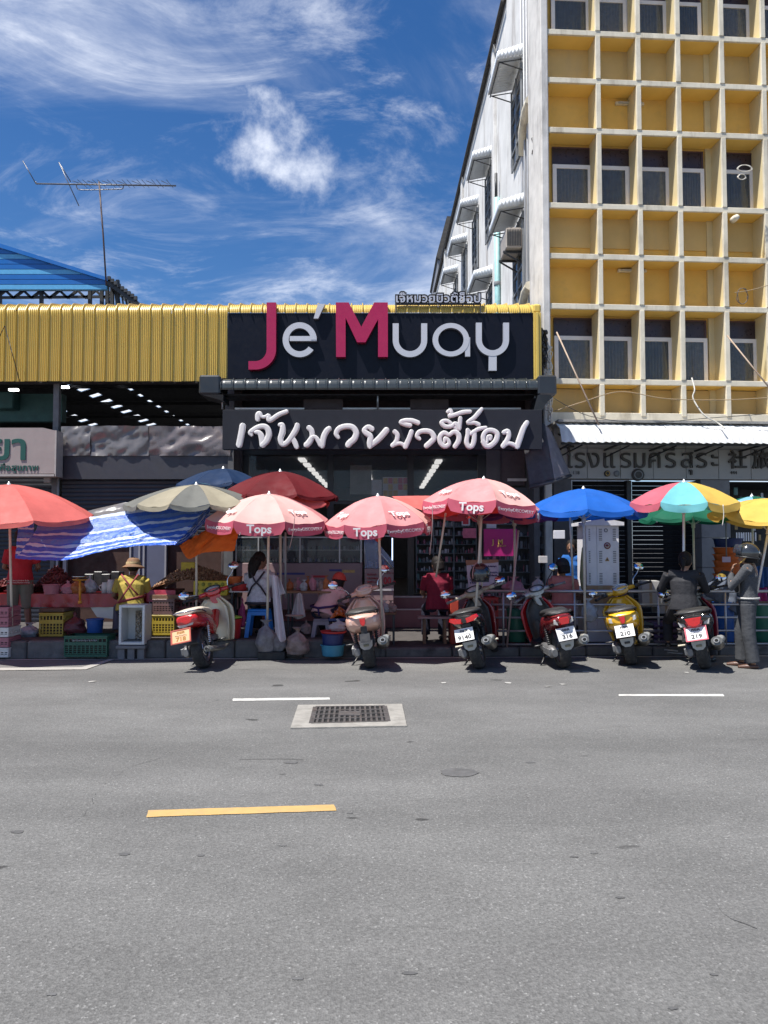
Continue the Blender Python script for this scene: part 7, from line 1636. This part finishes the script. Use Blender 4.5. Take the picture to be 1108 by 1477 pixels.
# ---- shallots table, yellow crates
table(216,335,858,11.65,'wooden stall table carrying the big shallot heap',dep=.85,cloth_=None,th=.07)
heap(218,338,850,814,11.75,.75,[M_SHAL,M_SHAL,M_SHAL2],'big heap of brown shallots on the wooden table',1500,.017,'shallot_heap',seed=8,peak=.42)
def ylab(px0,px1,py0,py1,Y,label):
    a=at(px0,py1,Y); b=at(px1,py0,Y); t=thing('yellow_carton',((a.x+b.x)/2,Y,a.z),label,'box'); MB().box(a.x,b.x,Y,Y+.22,a.z,b.z,.008).build('carton',mat('carton_yellow',(.55,.42,.03),.5,var=.2,vs=12),t); return t
t=ylab(279,328,838,859,11.62,'yellow carton with dark motifs at the front of the shallot heap')
for k in range(10):
    q=at(284+(k%5)*9.2,843+(k//5)*9,11.61); mb=MB(); mb.lathe([(.001,0),(.028,0),(.03,.006),(.001,.008)],(q.x,q.y,q.z),8,'y'); mb.build('printed_motif',mat('print_green',(.22,.22,.02),.5),t)
t=ylab(261,281,811,826,12.0,'small yellow carton standing on top of the shallot heap'); 
crate(250,290,864,900,11.8,PC_M,'maroon lattice crate under the shallot table, left one'); crate(292,330,864,900,11.8,PC_M,'maroon lattice crate under the shallot table, right one')
table(330,362,853,11.55,'small black legged table beside the shallots',dep=.4,top=PC_W,th=.015)
basin(346,842,852,15,11.75,PC_R,'red basin with white food on the small black legged table',fill=PC_W,taper=.75); basin(338,832,842,12,11.8,PC_OR,'orange basin behind the red one beside the shallots',fill=M_CAR)
basin(335,893,921,14,11.4,PC_R,'large red basin on the pavement under the small table',fill=B_WHT,taper=.8)
mb=MB(); q=at(335,890,11.4); mb.lathe([(.001,.02),(.12,.018),(.145,.006),(.15,-.01),(.13,-.012)],tuple(q),22); solo(mb,'green_lid',PC_GR,'light green lid resting on the large red basin','lid')
bag(349,863,905,5,11.45,mat('bag_magenta',(.28,.03,.12),.5,trans=.2),'magenta bag hanging under the small black legged table',knot=False,seed=14)
stool(353,391,879,922,11.45,PC_STB,'bright blue plastic stool under the woman in the white blouse')
# towel draped on the umbrella pole, sacks below
def hang(c0,c1,name,m,label,cat,folds=5,amp=.03,seed=0,nu=24,nv=26):
    T=catmull([at(*p) for p in c0],6); Bm=catmull([at(*p) for p in c1],6)
    def sm(L_,u): t=u*(len(L_)-1); i=min(int(t),len(L_)-2); return L_[i].lerp(L_[i+1],t-i)
    def fn(u,v):
        p=sm(Bm,u).lerp(sm(T,u),v); p.y+=amp*sin(u*pi*folds+seed+v*1.2)+amp*fbm(u*3+seed,v*3); return tuple(p)
    mb=MB(); mb.grid(fn,nu,nv); return tag(rebase(mb.build(name,m,fix=False,thick=.004)),label,cat)
hang([(391,829,10.92),(398,830,10.85),(401,832,10.9)],[(397,912,10.85),(406,926,10.8),(413,922,10.85)],'towel',mat('towel_white',(.52,.47,.50),.85,var=.1,bump=.6),'long white towel draped on the pole of the leftmost pink umbrella','towel',folds=3,seed=1)
hang([(398,830,10.95),(405,836,10.9)],[(404,858,10.9),(412,856,10.85)],'towel',MATS['towel_white'],'short white cloth end above the long towel on the umbrella pole','towel',folds=2,seed=4,nu=10,nv=10)
bag(383,894,943,15,11.05,B_GRY,'grey sack slumped against the umbrella pole, left of two',knot=True,seed=21,name='sack',neck=.35); bag(400,905,941,12,11.08,B_GRY,'dark grey sack behind the lower end of the towel',knot=True,seed=26,name='sack'); bag(429,905,946,17,11.0,B_BRN,'pinkish brown net bag by the kerb between the towel and the blue basin',seed=23,name='sack',neck=.45)
mb=MB(); a=at(372,947.8,10.95); b=at(411,941,10.95); mb.box(a.x,b.x,10.95,11.19,0,b.z,.008); solo(mb,'umbrella_base',mat('base_black',(.03,.03,.03),.7),'dark slab base under the pole of the leftmost pink umbrella','base')
# ---- middle stall: table of packed bags
table(412,478,853,11.6,'wooden table full of small clear bags behind the towel',dep=.6,zb=.26,top=M_WOOD)
r=random.Random(5)
for k in range(9):
    px=418+k*6.6+r.uniform(-1,1); bag(px,833+r.uniform(-4,4),853,5.2,11.7+r.uniform(0,.3),(B_CLR,B_BRN,B_PNK)[k%3] if k%4 else B_ORG,('first','second','third','fourth','fifth','sixth','seventh','eighth','last')[k]+' small packed bag from the left on the wooden table behind the towel',seed=30+k,neck=.35)
hang([(428,857,11.5),(432,855,11.45),(436,857,11.5)],[(420,889,11.45),(431,893,11.4),(441,889,11.45)],'hanging_bag',B_WHT,'white carrier bag hanging from the wooden table edge','bag',folds=4,seed=6,amp=.02)
mb=MB(); a=at(404,890,11.4); b=at(428,886,11.4); mb.lathe([(.001,.015),(.13,.012),(.14,0),(.001,-.004)],tuple(at(425,888,11.4)),18); solo(mb,'round_tray',mat('tray_beige',(.35,.25,.2),.6),'round beige tray low down behind the net bag','tray')
bag(442,895,915,8,11.5,B_BRN,'brown paper bag behind the pinkish net bag',seed=55,knot=False); 
stool(449,477,893,922,11.5,PC_STG,'low mauve plastic stool under the bending seller')
basin(480,930,945.5,17,11.0,PC_LB,'light blue basin on the road by the kerb beside the pink scooter',taper=.88); basin(480,914,930,16,11.0,PC_NB,'dark blue basin stacked in the light blue one',taper=.9); 
mb=MB(); mb.lathe([(.001,0),(.17,.002),(.19,.03),(.175,.03),(.16,.012),(.001,.012)],tuple(at(481,913,11.0)),22); solo(mb,'red_tray',PC_R,'red tray on top of the stacked blue basins','tray')
bag(487,893,911,13,11.05,B_WHT,'pale bag of vegetables on the red tray',knot=False,seed=61,depth=.7)
heap(478,502,892,878,11.35,.35,[M_CAR,M_CAR,M_PNKV],'orange carrots in a dark tray beside the bending seller',120,.02,'carrot_heap',seed=61)
mb=MB(); a=at(474,896,11.35); b=at(505,892,11.35); mb.box(a.x,b.x,11.33,11.75,a.z,b.z,.006); solo(mb,'goods_tray',PC_NB,'dark blue tray under the carrots','tray')
table(538,572,884,11.5,'low wooden table behind the pink scooter',dep=.45,zb=.14)
for k,(px,m) in enumerate(((546,B_PNK),(556,B_CLR),(565,B_BRN))): bag(px,866,884,7,11.6,m,('pink','clear','brown')[k]+' bag of snacks on the low wooden table behind the pink scooter',seed=70+k,neck=.4)
# ---- maroon woman bench, crates
bn_=thing('wooden_bench',at(622,925,11.75),'low wooden bench under the woman in maroon','bench'); a=at(603,890,11.6); b=at(652,890,11.6)
MB().box(a.x,b.x,11.6,11.9,a.z-.03,a.z,.005).build('seat',mat('bench_pinkish',(.30,.20,.19),.7),bn_)
for q in (a.x+.08,b.x-.12): 
    for y in (11.63,11.83): MB().box(q,q+.04,y,y+.04,.14,a.z-.032).build('leg',M_WOOD,bn_)
mb=MB(); a=at(650,925,11.6); b=at(662,866,11.6); mb.box(a.x,b.x,11.6,12.0,.14,b.z,.01); solo(mb,'orange_box',mat('orange_red_box',(.35,.04,.02),.6,var=.15),'tall orange red box between the maroon woman and the black scooter','box')
crate(690,718,862,925,11.75,PC_R,'tall red crate behind the railing right of the black scooter'); 
bag(741,832,862,17,11.8,B_PNK,'big translucent pink bag on the counter behind the slim red scooter',seed=81,depth=.7); bag(757,855,925,14,11.75,B_WHT,'white sack behind the railing beside the green barrel',seed=83,name='sack'); bag(735,853,878,12,11.85,B_BRN,'brown bag on the green barrel',seed=84)
basin(745,879,925,14,11.6,PC_GRN,'dark green barrel standing behind the railing','barrel','barrel',.95)
bag(776,832,852,9,11.7,B_WHT,'white bag in front of the seller with the dark cap',seed=86)
stool(795,832,898,927,11.6,PC_STG,'mauve stool under the seller in the salmon shirt')
table(735,905,856,12.0,'long low counter behind the railing left of the cabinet',dep=.5,zb=.14,top=mat('counter_brown',(.20,.12,.09),.7),th=.10)
def cbox(px0,px1,py0,py1,Y,m,label,dep=.3,name='cardboard_box',rz=0):
    a=at(px0,py1,Y); b=at(px1,py0,Y); w=b.x-a.x; h=b.z-a.z; t=thing(name,((a.x+b.x)/2,Y+dep/2,a.z),label,'box',rz=rz)
    mb=MB(); mb.box(-w/2,w/2,-dep/2,dep/2,0,h,.004); lbuild(mb,'carton',m,t)
    mb=MB(); mb.box(-w*.08,w*.08,-dep/2-.002,-dep/2+.0,0.002,h-.002); lbuild(mb,'tape',mat('tape_tan',(.30,.22,.14),.3),t); return t
M_CARD=mat('cardboard',(.30,.19,.11),.8,var=.12); M_WCARD=mat('white_cardboard',(.33,.32,.31),.8,var=.1)
cbox(846,886,845,856,11.75,M_CARD,'flat brown cardboard box at the foot of the electrical cabinet'); cbox(846,888,860,872,11.8,M_CARD,'long brown box under the flat one at the cabinet foot')
mb=MB(); q=at(838,842,11.8); mb.lathe([(.001,0),(.05,0),(.055,.10),(.001,.10)],tuple(at(835,855,11.8)),14); solo(mb,'paper_cup_stack',PC_W,'white cup stack beside the cardboard box at the cabinet','cup')
cbox(929,953,838,875,11.7,M_WCARD,'pale cardboard box leaning behind the railing right of the yellow scooter',rz=radians(-8)); cbox(950,972,858,885,11.7,M_WCARD,'second pale box beside the leaning one behind the railing')
for k in range(4):
    a=at(938,928-k*7.5,11.55); b=at(972,922-k*7.5,11.55)
    o=MB(); o.grid(lambda u,v:(a.x+(b.x-a.x)*u,11.5+.12*sin(pi*(v))*-1+.35*(v>.5)*0,a.z+.065*(1-cos(pi*v))/1.6+.008*fbm(u*7,k)),16,8); o.grid(lambda u,v:(a.x+(b.x-a.x)*u,11.5+.35*v,a.z+.081+.01*fbm(u*6,v*4,k)),14,6)
    tag(rebase(o.build('folded_blanket',mat('blanket_purple',(.075,.045,.10),.9,var=.4,vs=8) if k%2 else mat('blanket_grey',(.10,.08,.11),.9,var=.3),fix=False,thick=.008)),('lowest','second','third','topmost')[k]+' folded blanket of the pile behind the railing right of the yellow scooter','blanket')
bag(851,863,898,11,11.28,B_CLR,'clear plastic bag hanging on the railing left of the yellow scooter',seed=91,depth=.5,neck=.2)
# orange and blue tubs stacked at the tiled pier
for k in range(5):
    basin(1049,790+k*9.5,799.5+k*9.5,19,12.6,PC_OR,('topmost','second','third','fourth','lowest')[k]+' orange tub of the stack behind the helmeted woman','tub','tub',.86)
basin(1050,777,789,20,12.6,PC_NB,'navy blue tub on top of the stack of orange tubs','tub','tub',.86)
card(1042,803,1054,811,12.35,mat('tag_lilac',(.45,.38,.55),.6),'small lilac price card hanging before the orange tubs','sign','price_card')
mb=MB(); mb.tube([at(1047,735,12.35),at(1048,803,12.35)],.010,6); solo(mb,'hanging_pole',M_GREYW,'grey pole holding the lilac price card','pole')
basin(1044,868,925,15,11.9,PC_B,'tall blue barrel behind the railing beside the helmeted woman','barrel','barrel',.95); basin(1100,870,925,16,11.9,PC_GRN,'green barrel behind the railing at the right edge','barrel','barrel',.95)
def jacket(c0,c1,label,m,seed): return hang(c0,c1,'hung_jacket',m,label,'jacket',folds=5,amp=.05,seed=seed,nu=26)
JK=mat('jacket_slate',(.06,.075,.11),.8,var=.35,vs=6,bump=.5)
jacket([(1040,822,11.9),(1055,826,11.85),(1064,840,11.9)],[(1010,853,11.75),(1030,866,11.7),(1062,885,11.75)],'slate blue striped jacket bunched over the rail between rider and helmeted woman',JK,3)
for (px0,px1,py0,py1,m,l) in ((1085,1108,848,866,mat('cloth_magenta',(.3,.02,.14),.8),'magenta cloth bundle on the counter at the right edge'),(1088,1106,818,846,mat('cloth_blue',(.02,.08,.25),.7),'blue cloth bundle above the magenta one at the right edge')):
    hang([(px0,py0,12.2),((px0+px1)/2,py0-2,12.2),(px1,py0,12.2)],[(px0,py1,12.1),((px0+px1)/2,py1+2,12.1),(px1,py1,12.1)],'cloth_bundle',m,l,'cloth',seed=px0)
table(1000,1150,868,11.95,'low counter behind the railing at the right',dep=.5,zb=.14,top=mat('counter_brown',(.20,.12,.09),.7),th=.06)
# ---- electrical cabinet
EY=11.9; c=at(872,900,EY); cab=thing('electrical_cabinet',(c.x,EY+.3,.14),'tall pale grey electrical cabinet with peaked cap and louvred doors','cabinet')
M_CAB=mat('cabinet_grey',(.74,.73,.76),.5,var=.05,stain=.2,stc=(.22,.2,.2),sts=4); M_CABD=mat('cabinet_louvre',(.16,.16,.18),.6)
x0,x1=xat(846,EY,800),xat(893,EY,800); xs=xat(861,EY,800); zt_=zat(758,EY)
MB().box(x0+.01,x1-.01,EY+.012,EY+.6,.14,zt_).build('case',M_CAB,cab)
MB().box(xs+.004,x1,EY,EY+.011,.3,zt_-.004,.003).build('door',M_CAB,cab); MB().box(x0,xs-.004,EY,EY+.011,.3,zt_-.004,.003).build('door',M_CAB,cab)
MB().poly([(x0-.07,EY-.05,zt_),(x1+.07,EY-.05,zt_),(x1+.07,EY-.05,zt_+.05),((x0+x1)/2+.05,EY-.05,zt_+.11),(x0-.07,EY-.05,zt_+.05)],(0,.7,0)).build('cap',M_CAB,cab)
for px in (850.5,866.5,886.5):
    for (a_,b_) in ((762,780),(794,812),(826,842)):
        w=1.1 if px<855 else 2.2; mb=MB(); n=7
        for k in range(n): z=zat(b_,EY)+(zat(a_,EY)-zat(b_,EY))*(k+.2)/n; mb.box(xat(px-w,EY,800),xat(px+w,EY,800),EY-.006,EY-.001,z,z+.012)
        o=mb.build('louvre',M_CABD,cab); o['kind']='stuff'
q=at(876,787,EY-.004); mb=MB(); mb.lathe([(.001,-.004),(.052,-.004),(.052,.0)],tuple(q),24,'y'); s_=mb.build('round_emblem',mat('emblem_maroon',(.20,.04,.05),.5),cab); mb=MB(); mb.lathe([(.001,-.006),(.036,-.006),(.036,-.0045)],tuple(q),20,'y'); mb.build('emblem_ring',mat('emblem_white',(.5,.47,.47),.5),s_); mb=MB(); mb.lathe([(.001,-.0085),(.018,-.0085),(.018,-.0065)],(q.x-.004,q.y,q.z+.003),12,'y',sx=1.4); mb.build('emblem_mark',MATS['emblem_maroon'],s_)
q=at(876,807,EY-.004); MB().poly([(q.x-.035,q.y,q.z-.025),(q.x+.035,q.y,q.z-.025),(q.x,q.y,q.z+.04)],(0,.003,0)).build('warning_triangle',mat('warn_orange',(.45,.25,.08),.5),cab); MB().poly([(q.x-.016,q.y-.003,q.z-.015),(q.x+.016,q.y-.003,q.z-.015),(q.x,q.y-.003,q.z+.022)],(0,.002,0)).build('warning_mark',M_BPL,cab)
q=at(874,765,EY-.004); mb=MB(); mb.lathe([(.018,-.003),(.03,-.003),(.03,.0)],tuple(q),16,'y'); mb.build('ring_mark',M_CABD,cab)
MB().tube([at(842,776,11.8),at(841,842,11.8)],.012,6).build('conduit',mat('olive_pole',(.22,.22,.10),.6),cab)
solo(MB().lathe([(.001,0),(.03,.02),(.05,.18),(.035,.42),(.012,.62),(.001,.64)],tuple(at(841,850,11.75)),10),'folded_parasol',mat('olive_cloth',(.20,.20,.11),.8,var=.2),'folded olive umbrella standing left of the cabinet','umbrella')
for (a_,b_,c_,d_,l) in ((799,815,765,777,'grey switch box above the person in blue'),(778,790,802,812,'white notice card on the dark post left of the person in blue')):
    mb=MB(); p=at(a_,d_,12.9); q=at(b_,c_,12.9); mb.box(p.x,q.x,12.9,12.98,p.z,q.z,.004); solo(mb,'wall_notice',M_PAPER if c_>790 else M_CAB,l,'notice')
# ---- tubular railing in front of the right stalls
ra=thing('railing',(at(900,945,11.22).x,11.22,0),'grey tubular steel railing with five rails along the right kerb','railing')
M_RAIL=mat('rail_steel',(.42,.41,.42),.35,metal=.6,var=.12,stain=.3,stc=(.2,.12,.08),sts=8)
RX0=xat(697,11.2,860); RX1=6.6
zr=[zat(p,11.2) for p in (853.5,873,892,911.5,931)]
for i,z in enumerate(zr): MB().tube([(RX0+(0 if i==0 else .05),KY(RX0)+.06,z),(RX1,KY(RX1)+.06,z-.01)],.022 if i==0 else .015,8).build('rail',M_RAIL,ra)
for px in (728,833,957,1057,1150): 
    x=xat(px,11.2,890); MB().tube([(x,KY(x)+.06,.14),(x,KY(x)+.06,zr[0]-.02)],.017,8).build('post',M_RAIL,ra)
MB().tube([(RX0,KY(RX0)+.06,zr[0]),(RX0,KY(RX0)+.06,.14)],.017,8).build('post',M_RAIL,ra)
for k,(a_,b_,yy) in enumerate(((958,978,937),(962,984,941))): mb=MB(); mb.tube([at(a_,yy,11.15),at(b_,yy+2,11.12)],.012,6); solo(mb,'short_pipe',M_RAIL,('upper','lower')[k]+' short loose pipe lying on the kerb below the railing','pipe')
# small litter on the road
r=random.Random(44)
for k,(px,py) in enumerate(((790,990),(812,987),(845,969),(990,970),(1002,958),(134,983),(640,985),(733,985))):
    q=gnd(px,py,.004); mb=MB(); n=6; mb._add([(q.x+.06*r.uniform(.5,1)*cos(2*pi*i/n),q.y+.05*r.uniform(.5,1)*sin(2*pi*i/n),.004+.006*r.random()) for i in range(n)],[tuple(range(n))])
    solo(mb,'paper_scrap',mat('scrap_grey',(.34,.33,.31),.9),'flat pale scrap on the road '+('right of the grate between two scooters','below the slim red scooter','by the tyre shadow of the slim red scooter','left of the crimson scooter wheel','under the crimson scooter','left, below the concrete patch edge','below the black scooter','between black and slim red scooters')[k],'litter')
# ---------------------------------------------------------------- groups of repeats
GR={'scooter':'scooters parked nose to the kerb','market_umbrella':'market umbrellas over the street stalls','plastic_crate':'plastic crates of the market stalls','plastic_bag':'plastic bags of the market stalls',
 'sack':'sacks by the kerb','basin':'plastic basins of the market stalls','tub':'tubs stacked by the tiled pier','barrel':'barrels behind the railing','stall_table':'tables of the market stalls','plastic_stool':'stools of the market sellers',
 'stall_pole':'thin poles of the market stalls','tie_cord':'cords dangling from the umbrellas','folded_blanket':'blankets piled behind the railing','cardboard_box':'cardboard boxes behind the railing','person':'people at the market stalls',
 'white_jug':'white jugs beside the hat seller','stock_box':'dark stock boxes behind the jugs','styrofoam_box':'styrofoam boxes under the red table','yellow_carton':'yellow cartons on the shallot stall','cable':'loose cables on the hotel front',
 'iron_pole':'rusty iron poles on the hotel front','wire_coil':'wire coils on the hotel front','wire_tangle':'wire tangles at the hotel corner','short_pipe':'loose pipes on the kerb','paper_scrap':'paper scraps on the road','chilli_heap':'heaps of dried chillies','shelf_unit':'shelves of the beauty shop','towel':'cloths on the umbrella pole','striped_tarpaulin':'striped tarpaulins over the left stalls','cloth_bundle':'cloth bundles at the right edge','poster':'notices on the shop front','wall_notice':'notices on the dark posts'}
for o in list(COL.objects):
    if o.parent is None and o.get('label'):
        b=o.name.split('.')[0]
        if b in GR: o['group']=GR[b]
